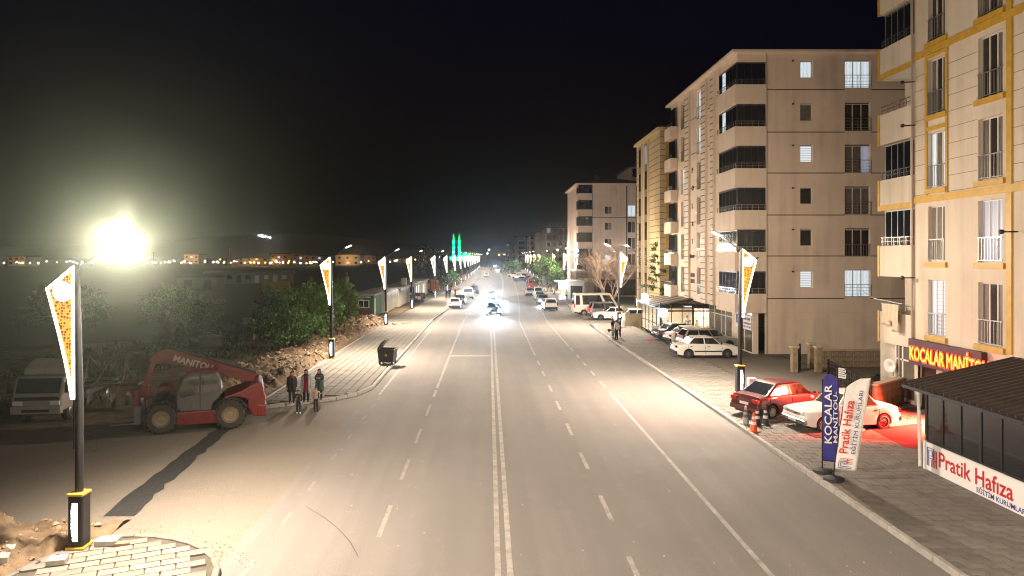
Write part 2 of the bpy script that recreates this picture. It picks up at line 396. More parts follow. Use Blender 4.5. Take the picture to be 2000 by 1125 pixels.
# dirt strip and heaps along the left pavement
def mound(name, x0,x1,y0,y1, hfun, mat, nx=60, ny=140, label=None):
    mb = MB(); vs = []
    for j in range(ny+1):
        for i in range(nx+1):
            x = x0+(x1-x0)*i/nx; y = y0+(y1-y0)*j/ny; vs.append((x,y,hfun(x,y)))
    fs = [(j*(nx+1)+i, j*(nx+1)+i+1, (j+1)*(nx+1)+i+1, (j+1)*(nx+1)+i) for j in range(ny) for i in range(nx)]
    mb.add(vs, fs, 0, True); o = mb.build(name, mat); o['kind'] = 'structure'; return o
def sst(a,b,x):
    t = max(0,min(1,(x-a)/(b-a))); return t*t*(3-2*t)
def hm(x,y):
    e = sst(-10.85,-11.5,x)*sst(-16.2,-13.6,x)*sst(30.2,33.5,y-(-11-x)*.25)*sst(84,70,y)
    return -.05+e*(.30+.22*math.sin(y*.45+1)*.5+.55*max(0,fbm(x,y,.55,5)+.25)+.2*fbm(x,y,2.2,4)+.35*math.exp(-((x+13.6)/1.1)**2-((y-37.5)/3.0)**2))
mound('dirt_bank', -17,-10.85, 30,86, hm, dirt_m, 80, 420)
def hm2(x,y):
    e = sst(-10.35,-10.9,x-max(0,(y-14.5))*.35)*sst(18.6,17.4,y)*sst(-22,-15,x)
    return -.05+e*(.16+.34*max(0,fbm(x,y,1.1,5)+.2)+.1*fbm(x,y,4,3))
mound('dirt_patch', -20,-9.5, 10,19, hm2, dirt_m, 130, 120)
def rocks(name, n, pick, smin, smax, mat, label, cat='rubble'):
    mb = MB()
    for _ in range(n):
        x,y,z = pick(); s = smin+(smax-smin)*random.random()**2.5
        vs = []
        a = random.uniform(0,6.28)
        for p in ((1,0,0),(0,1,0),(-1,0,0),(0,-1,0),(0,0,1),(0,0,-1),(.7,.7,.5),(-.7,.6,-.4)):
            q = Vector(p)*s*random.uniform(.6,1.2); q.z *= .75; q.rotate(Matrix.Rotation(a,3,'Z')); vs.append((x+q.x,y+q.y,z+q.z+s*.2))
        mb.add(vs, [(0,1,4),(1,2,4),(2,3,4),(3,0,4),(1,0,5),(2,1,5),(3,2,5),(0,3,5),(0,6,1),(0,6,4),(1,6,4),(2,7,1)], 0)
    o = mb.build(name, mat); return tag(o, label, cat, kind='stuff')
def pk():
    while True:
        x = random.uniform(-15.6,-11.1); y = random.uniform(31.5,80)
        if hm(x,y) > .12: return (x,y,hm(x,y))
rocks('rubble', 3200, pk, .02, .2, stone_m, 'tan stones and clods strewn over the dirt bank beside the left pavement')
def pk2():
    while True:
        x = random.uniform(-14,-9.9); y = random.uniform(12,18.6)
        if hm2(x,y) > .02: return (x,y,hm2(x,y))
rocks('rubble', 420, pk2, .02, .11, stone_m, 'small stones and clods on the dirt behind the corner island')
def pk3():
    return (random.uniform(-9.9,-6.5)+0, random.uniform(16.9,19.8), 0)
rocks('gravel', 380, lambda: (lambda t: (-9.6+3.9*t+random.gauss(0,.35), 17.35-1.9*t*t+random.gauss(.2,.3), 0))(random.random()), .008, .03, stone_m, 'fine gravel scattered along the curved kerb of the corner island', 'gravel')
# loose slabs and blocks near the front lamp
def block(name, loc, d, rz, tilt, label, cat, mat=slab_m):
    mb = MB(); mb.box(-d[0]/2,-d[1]/2,0,d[0]/2,d[1]/2,d[2]); o = mb.build(name, mat, bevel=.012, seg=1); o.location = loc; o.rotation_euler = (tilt,tilt*.5,rz); return tag(o, label, cat)
x,y = gp(211,1062,.14); block('loose_slab', (x,y,.14), (.5,.34,.13), .1, .0, 'loose grey concrete slab lying flat right of the front lamp base', 'slab', kerb_m)
x,y = gp(238,1064,.14); block('broken_slab', (x,y,.13), (.33,.14,.08), .35, .08, 'small broken piece of slab beside the loose slab on the corner island', 'slab', stone_m)
x,y = gp(112,1100,.14); block('loose_slab', (x,y,.14), (.38,.3,.13), .25, .0, 'loose pale slab left of the front lamp base at the island edge', 'slab', kerb_m)
x,y = gp(12,1092,.1); block('kerb_block', (x,y,.12), (.22,.62,.18), .35, .1, 'short concrete kerb block lying on the dirt at the left picture edge', 'kerb block', kerb_m)
for i, (px,py,lb) in enumerate(((708,634,'pale lump of concrete left of the third lamp base on the pavement edge'),(771,634,'flat slab fragment just right of the third left lamp base'),(790,633,'small pale block on the left pavement beyond the third lamp'))):
    x,y = gp(px,py,.13); block('concrete_block', (x,y,.13), (.45,.3,.22-.05*i), .5*i, .05, lb, 'block', kerb_m)

mb = MB(); rl = random.Random(9)
for _ in range(90):
    x = rl.uniform(-6,10); y = 15+rl.random()**1.5*45; s_ = rl.uniform(.012,.05); a = rl.uniform(0,3.1); c_, d_ = math.cos(a)*s_, math.sin(a)*s_
    mb.add([(x-c_,y-d_,.008),(x+d_*.6,y-c_*.6,.012),(x+c_,y+d_,.02),(x-d_*.6,y+c_*.6,.01)],[(0,1,2,3)])
tag(mb.build('litter',M('litter_pale',(.45,.4,.33),.9)),'pale scraps and pebbles scattered over the carriageway','litter',kind='stuff')
# ------------------------------------------------------------------ decorative street lamps
def lattice_mat():
    m = bpy.data.materials.new('lamp_lattice'); m.use_nodes = True; n = m.node_tree.nodes; l = m.node_tree.links; b = n['Principled BSDF']
    tc = n.new('ShaderNodeTexCoord'); vo = n.new('ShaderNodeTexVoronoi'); vo.inputs['Scale'].default_value = 13; vo.inputs['Randomness'].default_value = .55
    mp = n.new('ShaderNodeMapping'); mp.inputs['Scale'].default_value = (1,.02,1); l.new(tc.outputs['Object'], mp.inputs[0]); l.new(mp.outputs[0], vo.inputs['Vector'])
    r = n.new('ShaderNodeMapRange'); r.inputs[1].default_value = .38; r.inputs[2].default_value = .50; l.new(vo.outputs['Distance'], r.inputs[0])
    mx = n.new('ShaderNodeMix'); mx.data_type = 'RGBA'; mx.inputs[6].default_value = (.16,.055,.006,1); mx.inputs[7].default_value = (1,.44,.065,1); l.new(r.outputs[0], mx.inputs[0])
    l.new(mx.outputs[2], b.inputs['Emission Color']); b.inputs['Emission Strength'].default_value = 1.0
    l.new(mx.outputs[2], b.inputs['Base Color']); b.inputs['Roughness'].default_value = .5; b.inputs['Metallic'].default_value = .3
    m.cycles.emission_sampling = 'NONE'; return m
lat_m = lattice_mat()
glow_m = M('lamp_edge_glow', (1,.9,.7), .5, emit=(1,.76,.42), es=9)
disc_m = M('lamp_disc', (1,1,1), .5, emit=(1,.97,.93), es=1.5)
disc_ink = M('disc_ink', (.3,.5,.6), .5, emit=(.45,.72,.8), es=.95)
strip_m = M('lamp_base_strip', (1,1,1), .5, emit=(.72,.86,1), es=4)
lens_m = M('road_light_lens', (1,1,1), .5, emit=(1,.93,.78), es=40)
pole_m = M('lamp_pole', (.035,.033,.035), .38, .5, var=.2)
OMNI = .145
LIGHTC = (1.0,.85,.70)
outer = []
for t in range(13):                       # outer edge of the panel, tip to bottom
    u = t/12.0; outer.append((-.86+.74*(u**.72)*(1), 6.85-2.85*u))
outer = [(-.86,6.86),(-.79,6.6),(-.71,6.3),(-.62,5.95),(-.53,5.6),(-.45,5.25),(-.37,4.9),(-.30,4.55),(-.245,4.2),(-.20,3.92)]
inner_x = -.105
panel = [(inner_x,7.46),(-.19,7.42)]+outer+[(inner_x,3.92)]
def inset(P, d):
    n = len(P); out = []
    cxm = sum(p[0] for p in P)/n; 
    A = sum(P[i][0]*P[(i+1)%n][1]-P[(i+1)%n][0]*P[i][1] for i in range(n)); sgn = 1 if A > 0 else -1
    for i in range(n):
        p0, p1, p2 = (Vector(P[(i+k) % n]) for k in (-1,0,1))
        d1 = (p1-p0).normalized(); d2 = (p2-p1).normalized()
        n1 = Vector((-d1.y,d1.x))*sgn; n2 = Vector((-d2.y,d2.x))*sgn
        bis = (n1+n2); bis = bis/max(.35, bis.length_squared/2) if bis.length > 1e-6 else n1
        q = p1+bis*d*.5*1.0; out.append((q.x,q.y))
    return out
ins = inset(panel, .15)
def make_lamp():
    root = E('street_lamp')
    mb = MB(); mb.box(-.2,-.2,.06,.2,.2,1.42); mb.build('base_box', pole_m, root, bevel=.05, seg=3)
    mb = MB(); mb.box(-.24,-.24,0,.24,.24,.06); mb.build('base_plate', gold, root, bevel=.01)
    mb = MB(); mb.box(-.215,-.215,1.40,.215,.215,1.47); mb.build('gold_collar', gold, root, bevel=.015)
    for s in (-1, 1):
        mb = MB(); z = .22                     # back-lit vertical writing: a ragged column of bright strokes
        while z < 1.22:
            hgt = .035; wl = .05+.035*math.sin((z-.22)/1.0*math.pi)+random.uniform(-.012,.012)
            mb.box(-.02*s-wl, s*.2, z, -.02*s+.06, s*.206, z+hgt) if s > 0 else mb.box(-.02*s-wl-.04, -.206, z, -.02*s+.045, -.2, z+hgt)
            z += .036
        mb.build('light_strip', strip_m, root)
    mb = MB(); mb.tube([(0,0,1.45),(0,0,3.9),(-.03,0,5.6),(-.06,0,7.5)], [.105,.10,.085,.06], 12); mb.build('pole', pole_m, root)
    mb = MB(); mb.tube([(-.115,0,2.6),(-.12,0,3.92)], [.04,.045], 8); mb.build('panel_stem', pole_m, root)
    # panel: dark rim, lattice core, glowing edge tube round it, disc
    mb = MB(); mb.poly(ins, -.05, .05); mb.build('lattice_panel', lat_m, root)
    mb = MB(); n = len(panel)
    for y0, y1 in ((-.062,-.045),(.045,.062)):
        vs = [(p[0],y0,p[1]) for p in panel]+[(p[0],y0,p[1]) for p in ins]+[(p[0],y1,p[1]) for p in panel]+[(p[0],y1,p[1]) for p in ins]
        fs = []
        for i in range(n):
            j = (i+1) % n; fs += [(i,j,n+j,n+i),(2*n+i,3*n+i,3*n+j,2*n+j),(n+i,n+j,3*n+j,3*n+i)]
        mb.add(vs, fs)
    mb.build('edge_glow', glow_m, root)
    mb = MB()
    pn = [(p[0],p[1]) for p in panel]
    for i in range(n):
        a, b_ = pn[i], pn[(i+1) % n]; mb.bar((a[0],0,a[1]), (b_[0],0,b_[1]), .085, .02)
    mb.build('panel_rim', pole_m, root)
    dx, dz, dr = -.40, 6.78, .27
    mb = MB(); mt = Matrix.Translation((dx,0,dz))
    mb.lathe([(dr,-.075),(dr,.075)], 28, 0, mt, True, 'y'); d = mb.build('emblem_disc', disc_m, root)
    mb = MB(); mb.lathe([(dr+.012,-.07),(dr+.012,.07)], 28, 0, mt, True, 'y'); mb.build('disc_rim', pole_m, root)
    for s in (-1, 1):
        mb = MB()
        for k, (wd, zz) in enumerate(((.26,.02),(.24,-.03),(.2,-.075))):
            mb.box(dx-wd/2-.02, s*.0755, dz+zz, dx+wd/2-.02, s*.078, dz+zz+.022)
        mb.box(dx+.1, s*.0755, dz+.05, dx+.15, s*.078, dz+.12, 0)
        mb.build('emblem_print', disc_ink, d)
    # arm with the road light, leaning out over the carriageway
    mb = MB(); mb.tube([(-.05,0,7.35),(.25,0,7.58),(.98,0,8.12)], [.045,.04,.03], 8); mb.build('arm', pole_m, root)
    rot = Matrix.Translation((1.2,0,8.22)) @ Matrix.Rotation(R(-24),4,'Y')
    mb = MB(); mb.box(-.3,-.13,-.0,.3,.13,.08, 0, rot); h = mb.build('lamp_head', M('head_grey', (.25,.25,.26), .4, .6), root, bevel=.025)
    mb = MB(); mb.box(-.17,-.09,-.022,.22,.09,-.002, 0, rot); mb.build('lens', lens_m, h)
    mb = MB(); mb.tube([(-.9,0,7.0),(-.84,0,6.9)], .03, 6); mb.bar((-.95,0,7.02),(-.78,0,6.78),.05); mb.build('tip_bracket', pole_m, root)
    return root
lamp0 = make_lamp(); used = [False]
def place_lamp(x, y, side, label, power=1.0, group='decorative street lamps along the road', z=ZP, sc=1.0, glow=True):
    if used[0]: o = tree_copy(lamp0)
    else: o = lamp0; used[0] = True
    o.location = (x,y,z); o.rotation_euler = (0,0,0 if side < 0 else math.pi); o.scale = (sc,sc,sc)
    tag(o, label, 'street lamp', group)
    lamps.append((o, power))
lamps = []
LB = 'decorative street lamp with glowing gold panel '
ords = ['first','second','third','fourth','fifth','sixth','seventh','eighth','ninth','tenth','eleventh','twelfth','thirteenth','fourteenth','fifteenth','sixteenth','seventeenth','eighteenth']
x,y = gp(155,1068,.13); place_lamp(x, y, -1, 'nearest gold-panelled street lamp with blinding road light on the corner island', .55, sc=.89)
x,y = gp(648,700,.13); place_lamp(x, y, -1, LB+'between the black rubbish bin and the bushes', .66, sc=.912)
for i, (px,py) in enumerate(((754,635),(805,604))):
    x,y = gp(px,py,.13); place_lamp(x, y, -1, ords[i+2]+' '+'gold-panelled street lamp on the left pavement beside the white site cabins', .58, sc=.91)
for i in range(13):
    Y = 112+i*21.3 if i < 9 else 112+9*21.3+(i-9)*34
    place_lamp(-10.15+off(Y)*.98, Y, -1, ords[i+4]+' gold-panelled lamp from the front along the left pavement', .6, sc=.93)
x,y = gp(1445,768,.13); place_lamp(x, y, 1, 'nearest gold-panelled street lamp on the right, behind the red saloon', .8, sc=.97)
x,y = gp(1209,637,.13); place_lamp(x, y, 1, LB+'behind the three people standing at the right kerb', .62, sc=.97)
place_lamp(xa(1243,92), 92, 1, 'gold-panelled street lamp by the side parking, just left of the yellow building', .6)
for i, (px, Y) in enumerate(((1120,130),(1100,148),(1078,180),(1050,206),(1042,232),(1035,262),(1030,292),(1026,325))):
    place_lamp(xa(px,Y), Y, 1, ords[i+3]+' gold-panelled lamp from the front along the right pavement', .6)
place_lamp(-9.9, -2.0, -1, LB+'on the left pavement behind the viewpoint', 1.25)
place_lamp(12.7, 2.0, 1, LB+'added behind the viewpoint to light the right foreground', .55)  # assumed lamp, out of view, added to lift the dark right foreground
def lamp_light(o, power):
    d = o.location.y
    p = LAMP_W*power*(1.0 if d < 300 else 1.5)
    spot(o, (1.22,0,8.16), (.60,0,-1), p*.95, LIGHTC, 168, .8, .2)
    if d < 150 and o.location.x > 0: point(o, (1.3,0,8.05), LAMP_W*OMNI, (1,.81,.62), .14, 'spill_light')
    elif d < 150: spot(o, (1.3,0,8.05), (1,.1,-.62), LAMP_W*OMNI*1.3, (1,.80,.60), 172, .5, .14, 'spill_light')
    if o is lamp0: spot(o, (1.22,-.3,8.1), (8.6,-16.6,-1.2), 34000, (1,.98,.66), 70, 1.0, .16)  # extra beam toward the camera, added to give a glare halo in the haze
for o, p in lamps: lamp_light(o, p)
# ------------------------------------------------------------------ buildings
class Face:
    """a wall plane: origin o, turned th about z; u runs right, z up, d inward"""
    def __init__(s, o, th): s.o = Vector(o); s.th = th; s.U = Vector((math.cos(th), math.sin(th), 0)); s.N = Vector((math.sin(th), -math.cos(th), 0))
    def P(s, u, z, d=0.0): return s.o+s.U*u+Vector((0,0,z))-s.N*d
    def wall(s, mb, W, z0, z1, ops, depth=.18, mi=0):
        us = sorted(set([0,W]+[a for o in ops for a in (o[0],o[1])])); zs = sorted(set([z0,z1]+[a for o in ops for a in (o[2],o[3])]))
        us = [a for a in us if 0 <= a <= W]; zs = [a for a in zs if z0 <= a <= z1]
        for a,b in zip(us[:-1],us[1:]):
            for c,d in zip(zs[:-1],zs[1:]):
                m = ((a+b)/2,(c+d)/2)
                if any(o[0]<m[0]<o[1] and o[2]<m[1]<o[3] for o in ops): continue
                mb.add([s.P(a,c),s.P(b,c),s.P(b,d),s.P(a,d)], [(0,1,2,3)], mi)
        for a,b,c,d in ops:
            for q in (((a,c),(b,c)),((b,c),(b,d)),((b,d),(a,d)),((a,d),(a,c))):
                mb.add([s.P(*q[0]),s.P(*q[0],depth),s.P(*q[1],depth),s.P(*q[1])], [(0,1,2,3)], mi)
    def box(s, mb, u0, u1, z0, z1, d0, d1, mi=0):      # d measured outward
        q = [s.P(u0,z0,-d0),s.P(u1,z0,-d0),s.P(u1,z0,-d1),s.P(u0,z0,-d1),s.P(u0,z1,-d0),s.P(u1,z1,-d0),s.P(u1,z1,-d1),s.P(u0,z1,-d1)]
        mb.add(q, [(0,1,2,3),(4,7,6,5),(0,4,5,1),(1,5,6,2),(2,6,7,3),(3,7,4,0)], mi)
pvc = M('pvc_frame', (.62,.6,.57), .45)
darkpvc = M('dark_frame', (.05,.05,.055), .4)
pane_d = M('pane_dark', (.02,.018,.016), .12, c2=(.06,.05,.04), scale=1.2, spec=.6)
pane_c = M('pane_curtain', (.20,.17,.14), .45, c2=(.09,.075,.06), scale=2.0)
def lit_mat(name, colr, s):
    m = M(name, (.25,.25,.26), .35, emit=colr, es=s); n = m.node_tree.nodes; l = m.node_tree.links
    tc = n.new('ShaderNodeTexCoord'); wv = n.new('ShaderNodeTexWave'); wv.inputs['Scale'].default_value = 3.2; wv.inputs['Distortion'].default_value = 3; wv.bands_direction = 'X'
    l.new(tc.outputs['Object'], wv.inputs[0]); r = n.new('ShaderNodeMapRange'); r.inputs[3].default_value = s*.55; r.inputs[4].default_value = s*1.1; l.new(wv.outputs['Fac'], r.inputs[0]); l.new(r.outputs[0], n['Principled BSDF'].inputs['Emission Strength']); return m
pane_l = lit_mat('pane_lit', (.80,.93,1.0), .85); pane_k = lit_mat('pane_blind', (.86,.94,1.0), .8)
for q_ in pane_k.node_tree.nodes:
    if q_.type == 'TEX_WAVE': q_.bands_direction = 'Z'; q_.inputs['Scale'].default_value = 1.9; q_.inputs['Distortion'].default_value = .3
pane_w = lit_mat('pane_lit_warm', (1,.85,.6), .8); pane_b = lit_mat('pane_lit_blue', (.62,.68,.95), .38)
WIN = {}
def win_proto(w, h, n, fr, th=.07):
    k = (round(w,2),round(h,2),n,fr.name)
    if k not in WIN:
        mb = MB(); ft = .055
        mb.box(0,0,0,w,th,ft); mb.box(0,0,h-ft,w,th,h); mb.box(0,0,ft,ft,th,h-ft); mb.box(w-ft,0,ft,w,th,h-ft)
        for i in range(1,n): mb.box(w*i/n-ft*.6,0,ft,w*i/n+ft*.6,th,h-ft)
        f = mb.build('window', fr); f.hide_render = False
        mb = MB(); pw = w/n; mb.box(ft*.7,.03,ft*.8,pw-ft*.4,.045,h-ft*.8); p = mb.build('pane', pane_d)
        WIN[k] = [f, p, False, pw]
    return WIN[k]
def rail_proto(w, h=.95, nb=7, vertical=True):
    k = ('r',round(w,2),round(h,2),nb,vertical)
    if k not in WIN:
        mb = MB(); mb.box(0,-.03,h-.04,w,.0,h); mb.box(0,-.03,.04,w,0,.07)
        if vertical:
            for i in range(nb): x = w*(i+.5)/nb; mb.box(x-.012,-.025,.06,x+.012,-.005,h-.03)
        else:
            for i in range(1,4): mb.box(0,-.025,h*i/4-.012,w,-.005,h*i/4+.012)
            for x in (0,.5,1): mb.box(w*x-.018*(1 if x else 0),-.03,0,w*x+.02,0,h)
        WIN[k] = [mb.build('railing', M('rail_metal', (.42,.4,.38), .35, .8)), None, False, 0]
    return WIN[k]
def take(pr, idx, parent):
    return inst(pr[idx], parent)
protos_to_drop = []
def window(bld, face, u, z, w, h, n=2, fr=pvc, mats=None, depth=.13, rail=None, sill=None, sill_mat=None, railnb=7, railv=True):
    pr = win_proto(w,h,n,fr)
    o = inst(pr[0], bld, face.P(u,z,depth), face.th)
    mats = mats or [pane_d]
    for i in range(n):
        p = inst(pr[1], o, (pr[3]*i,0,0), 0, mats[i % len(mats)])
    if rail:
        r = inst(rail_proto(w+.04, rail, railnb, railv)[0], o, (-.02,-depth-.02,.02))
    if sill:
        k = ('s',round(w,2),sill)
        if k not in WIN:
            mb = MB(); mb.box(-.14,-depth-.10,-.24,w+.14,-depth+.0-.003,-.02); WIN[k] = [mb.build('sill', sill_mat or gold), None, False, 0]
        inst(WIN[k][0], o)
    return o
def cleanup():
    for k, v in WIN.items():
        for o in v[:2]:
            if o is not None and hasattr(o, 'name'):
                try: bpy.data.objects.remove(o)
                except ReferenceError: pass

# ---- near block on the right (facade along the road)
b1w = M('plaster_cream', (.64,.56,.45), .85, var=.06, scale=.5, bump=.15, bscale=60)
b1 = E('apartment_block', (19.6,31.84,0), 0, 'cream apartment block with gold bands at the right edge, over a red neon shop sign', 'building')
f1 = Face((0,0,0), -R(90))            # u toward the camera
W1 = 15.0; TOP1 = 22.5
colA = (1.0,1.14); colB = (4.15,1.32); colC = (9.5,1.32)
ops = [(c[0],c[0]+c[1],3.5+3.25*k,5.95+3.25*k) for c in (colA,colB,colC) for k in range(6)]
mb = MB(); f1.wall(mb, W1, 3.25, TOP1, ops, .2); f1.wall(mb, W1, 0, 3.25, [(.25,1.55,.12,2.95),(1.8,4.6,.12,2.2)], .2)
# back and flank walls
mb.add([(0,0,0),(14,0,0),(14,0,TOP1),(0,0,TOP1)], [(3,2,1,0)]); mb.add([(0,-W1,0),(14,-W1,0),(14,-W1,TOP1),(0,-W1,TOP1)], [(0,1,2,3)]); mb.add([(0,0,TOP1),(0,-W1,TOP1),(14,-W1,TOP1),(14,0,TOP1)], [(0,1,2,3)])
mb.build('wall', b1w, b1)
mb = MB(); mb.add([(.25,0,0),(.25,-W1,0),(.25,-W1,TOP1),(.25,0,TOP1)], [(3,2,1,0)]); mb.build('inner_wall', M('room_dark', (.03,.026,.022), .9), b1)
lit = {(0,0):[pane_l,pane_k,pane_k],(0,1):[pane_c],(0,2):[pane_l,pane_c,pane_l],(1,1):[pane_b,pane_b,pane_b],(1,0):[pane_c,pane_d,pane_c]}
for ci, c in enumerate((colA,colB,colC)):
    for k in range(6):
        window(b1, f1, c[0], 3.5+3.25*k, c[1], 2.45, 3, pvc, lit.get((ci,k), [pane_c,pane_d] if (k+ci) % 2 else [pane_d,pane_d,pane_c]), .14, rail=.98, sill=1, railnb=8)
# gold bands, vertical strip and framed bay
weather(b1w)
def trim(bld, face, u0,u1,z0,z1,d0,d1, mat, name='band'):
    mb = MB(); face.box(mb,u0,u1,z0,z1,d0,d1); return mb.build(name, mat, bld)
for z in (9.40,15.95,22.2): trim(b1,f1,.0,W1,z,z+.3,.002,.07,gold,'gold_band')
for z0,z1 in ((3.3,9.395),(9.705,15.945),(16.255,22.195)): trim(b1,f1,5.72,5.98,z0,z1,.002,.06,gold,'gold_strip')
for (z0,z1) in ((9.72,15.9),):
    trim(b1,f1,.82,.96,z0,z1,.002,.05,gold,'bay_frame'); trim(b1,f1,2.2,2.34,z0,z1,.002,.05,gold,'bay_frame'); trim(b1,f1,.965,2.195,12.55,12.72,.002,.05,gold,'bay_frame'); trim(b1,f1,.965,2.195,15.78,15.92,.002,.045,gold,'bay_frame')
groove = M('wall_groove', (.20,.15,.10), .9)
for i in range(9):
    for (z0) in (9.75+.68*i,):
        if z0 < 15.8:
            for u0,u1 in ((.02,.8),(2.36,4.1),(6.0,9.4)): trim(b1,f1,u0,u1,z0,z0+.022,.001,.006,groove,'joint')
# corner balconies
cw = 2.75
def balcony(k, glazed):
    z = 2.8+3.25*k; b = E('balcony', (0,0,0), 0, parent=b1)
    mb = MB(); q = f1
    # slab, front parapet, end parapet (u negative = away from the camera)
    mb.box(.003,.003,z,1.6,cw,z+.18); mb.box(-.10,-.0+.004,z-.05,.06,cw,z+1.45); mb.box(.06,cw-.12,z-.05,1.7,cw+.0,z+1.45); mb.build('parapet', b1w, b)
    mb = MB(); mb.box(-.13,cw-.1,z-.07,.03,cw+.05,z+1.47); mb.build('gold_edge', gold, b)
    if k in (2,4):
        mb = MB(); mb.box(-.14,.01,z-.07,-.102,cw-.11,z+.2); mb.build('gold_band', gold, b)
    mb = MB(); mb.bar((-.02,.02,z+1.85),(-.02,cw-.08,z+1.85),.04); mb.bar((-.02,.02,z+1.66),(-.02,cw-.08,z+1.66),.025)
    for i in range(6): y = .1+i*(cw-.3)/5; mb.bar((-.02,y,z+1.45),(-.02,y,z+1.86),.035)
    mb.build('railing', M('rail_chrome', (.62,.6,.58), .25, .9), b)
    if glazed:
        for i in range(5):
            y0 = .05+i*(cw-.2)/5; y1 = y0+(cw-.2)/5-.03
            mb = MB(); mb.box(.16,y0,z+1.46,.19,y1,z+3.12); mb.build('glass_panel', dark_glass, b)
        mb = MB(); mb.box(.15,.02,z+3.12,.21,cw-.08,z+3.19)
        for i in range(6): y = .03+i*(cw-.2)/5; mb.box(.145,y-.015,z+1.45,.2,y+.015,z+3.12)
        mb.build('glazing_frame', M('alu', (.45,.43,.4), .4, .7), b)
    return b
for k, g in ((0,False),(1,True),(2,True),(3,False),(4,True),(5,True)): balcony(k,g)
mb = MB(); mb.box(1.61,.0,2.8,14,3.4,TOP1); mb.build('flank_wall', b1w, b1)
mb = MB(); mb.box(1.602,1.2,13.2,1.609,2.5,15.3); mb.build('flank_window', pane_l, b1)
mb = MB(); mb.tube([(-.1,.02,22),(-.1,.02,3.2),(-.02,.3,2.9),(.02,1.2,2.8),(.02,1.25,.3),(-.2,1.4,.14)], .055, 8); mb.build('drainpipe', M('pipe_grey', (.42,.36,.3), .5), b1)
# shop front under the balconies and along the facade
mb = MB(); mb.box(.02,-.25,.1,.1,1.5,.3); mb.box(.02,-.25,2.05,.09,1.5,2.12)
for y in (-.25,.9,1.45): mb.box(.02,y,.3,.1,y+.09,2.75)
mb.build('shop_frame', white_metal, b1)
for y0,y1 in ((-.16,.9),(.99,1.45)):
    for z0,z1 in ((.3,2.05),(2.12,2.75)):
        mb = MB(); mb.box(.05,y0,z0,.07,y1,z1); mb.build('shop_glass', M('shop_glass', (.18,.17,.14), .1, c2=(.10,.095,.08), scale=.8), b1)
mb = MB(); mb.box(.3,1.5,.05,14,3.3,2.79); mb.build('rear_wall', b1w, b1)
mb = MB(); f1.box(mb,1.85,4.55,.15,2.1,-.1,-.08); mb.build('shop_glass', MATS['shop_glass'], b1)
mb = MB()
for u in (1.8,2.7,3.6,4.5): f1.box(mb,u,u+.08,.12,2.2,-.12,-.02)
mb.build('shop_frame', white_metal, b1)
for k, (u,z) in enumerate(((.15,13.0),(.15,6.0),(6.3,7.9),(.12,15.0))):
    mb = MB(); p = f1.P(u,z,-.05); q = f1.P(u-.15,z,-.55); mb.tube([p,q],.03,6); mb.ell(q,(.09,.12,.09),8,6); mb.build('camera' if k < 2 else 'floodlight', dark_metal, b1)
# neon sign
sg = E('neon_shop_sign', (19.6,31.84,0), 0, 'maroon fascia sign with glowing red and yellow letters KOCALAR MANİTOU', 'sign')
mb = MB(); f1.box(mb,.02,4.75,2.08,3.22,.08,.3); mb.build('fascia', M('fascia_maroon', (.07,.012,.014), .5), sg, bevel=.02)
neon_red = M('neon_red', (1,.1,.02), .5, emit=(1,.045,.012), es=3); neon_y = M('neon_yellow', (1,.6,.1), .5, emit=(1,.42,.03), es=1.6)
p = f1.P(.18,2.30,-.33); text('KOCALAR MANİTOU', .84, neon_red, sg, p, -R(90), 'letter_halo', .008, sx=.62, bold=.05)
p = f1.P(.18,2.30,-.35); text('KOCALAR MANİTOU', .84, neon_y, sg, p, -R(90), 'lettering', .01, sx=.62, bold=-.004)
area(sg, f1.P(4.4,2.75,-.85), .9, .6, (-1,.42,-1.25), 4200, (1,.07,.04))

sg.children[-1].data.spread = R(86)
# ---- second block: beige, gable end to the camera
b2w = M('plaster_beige', (.72,.59,.475), .88, var=.05, scale=.4, bump=.12, bscale=70)
b2 = E('apartment_block', (17.4,48.5,0), 0, 'beige apartment block with glazed corner balconies behind the parked cars', 'building')
weather(b2w)
FF = Face((0,0,0), 0); FS = Face((0,17.5,0), -R(90))     # gable toward the camera; long side along the road, u=17.5 at the corner
TOP2 = 21.2; fl = [za(y,48.5) for y in (583,500,420,338,258,175)]
sm = [(xa(1563,48.5)-17.4, xa(1587,48.5)-17.4)]; bg = [(xa(1650,48.5)-17.4, xa(1700,48.5)-17.4)]
smz = [(za(b,48.5),za(a,48.5)) for a,b in ((529,562),(447,481),(366,399),(283,317),(202,236),(118,152))]
bgz = [(za(b,48.5),za(a,48.5)) for a,b in ((527,581),(446,502),(364,420),(282,338),(200,256),(117,172))]
ops = [(sm[0][0],sm[0][1],*z) for z in smz]+[(bg[0][0],bg[0][1],*z) for z in bgz]
mb = MB(); WG = 16.0
cb = 2.05                                   # corner balcony zone width on the gable
ops2 = [(a-cb,b-cb,c,d) for a,b,c,d in ops]
Face((cb,0,0),0).wall(mb, WG-cb, 0, TOP2, ops2, .16)
sidebays = [(6.0,1.5),(10.2,1.5)]           # u from the far end
def uY(px): return 66.0-17.4*1350/(px-955)
bayA = (uY(1361),uY(1372)); bayB = (uY(1330),uY(1340))
sops = [(b[0],b[1],3.75+2.93*k,6.05+2.93*k) for b in (bayA,bayB) for k in range(6)]
FS.wall(mb, 17.5-3.7, 3.2, TOP2, sops, .2)
mb.add([(0,17.5,3.2),(WG,17.5,3.2),(WG,17.5,TOP2),(0,17.5,TOP2)], [(3,2,1,0)])
mb.add([(0,3.7,3.2),(cb,3.7,3.2),(cb,17.5,3.2),(0,17.5,3.2)], [(3,2,1,0)])
mb.build('wall', b2w, b2)
mb = MB(); mb.box(cb-.35,1.2,0,cb-.2,17.4,3.2); mb.build('ground_floor_wall', b2w, b2)
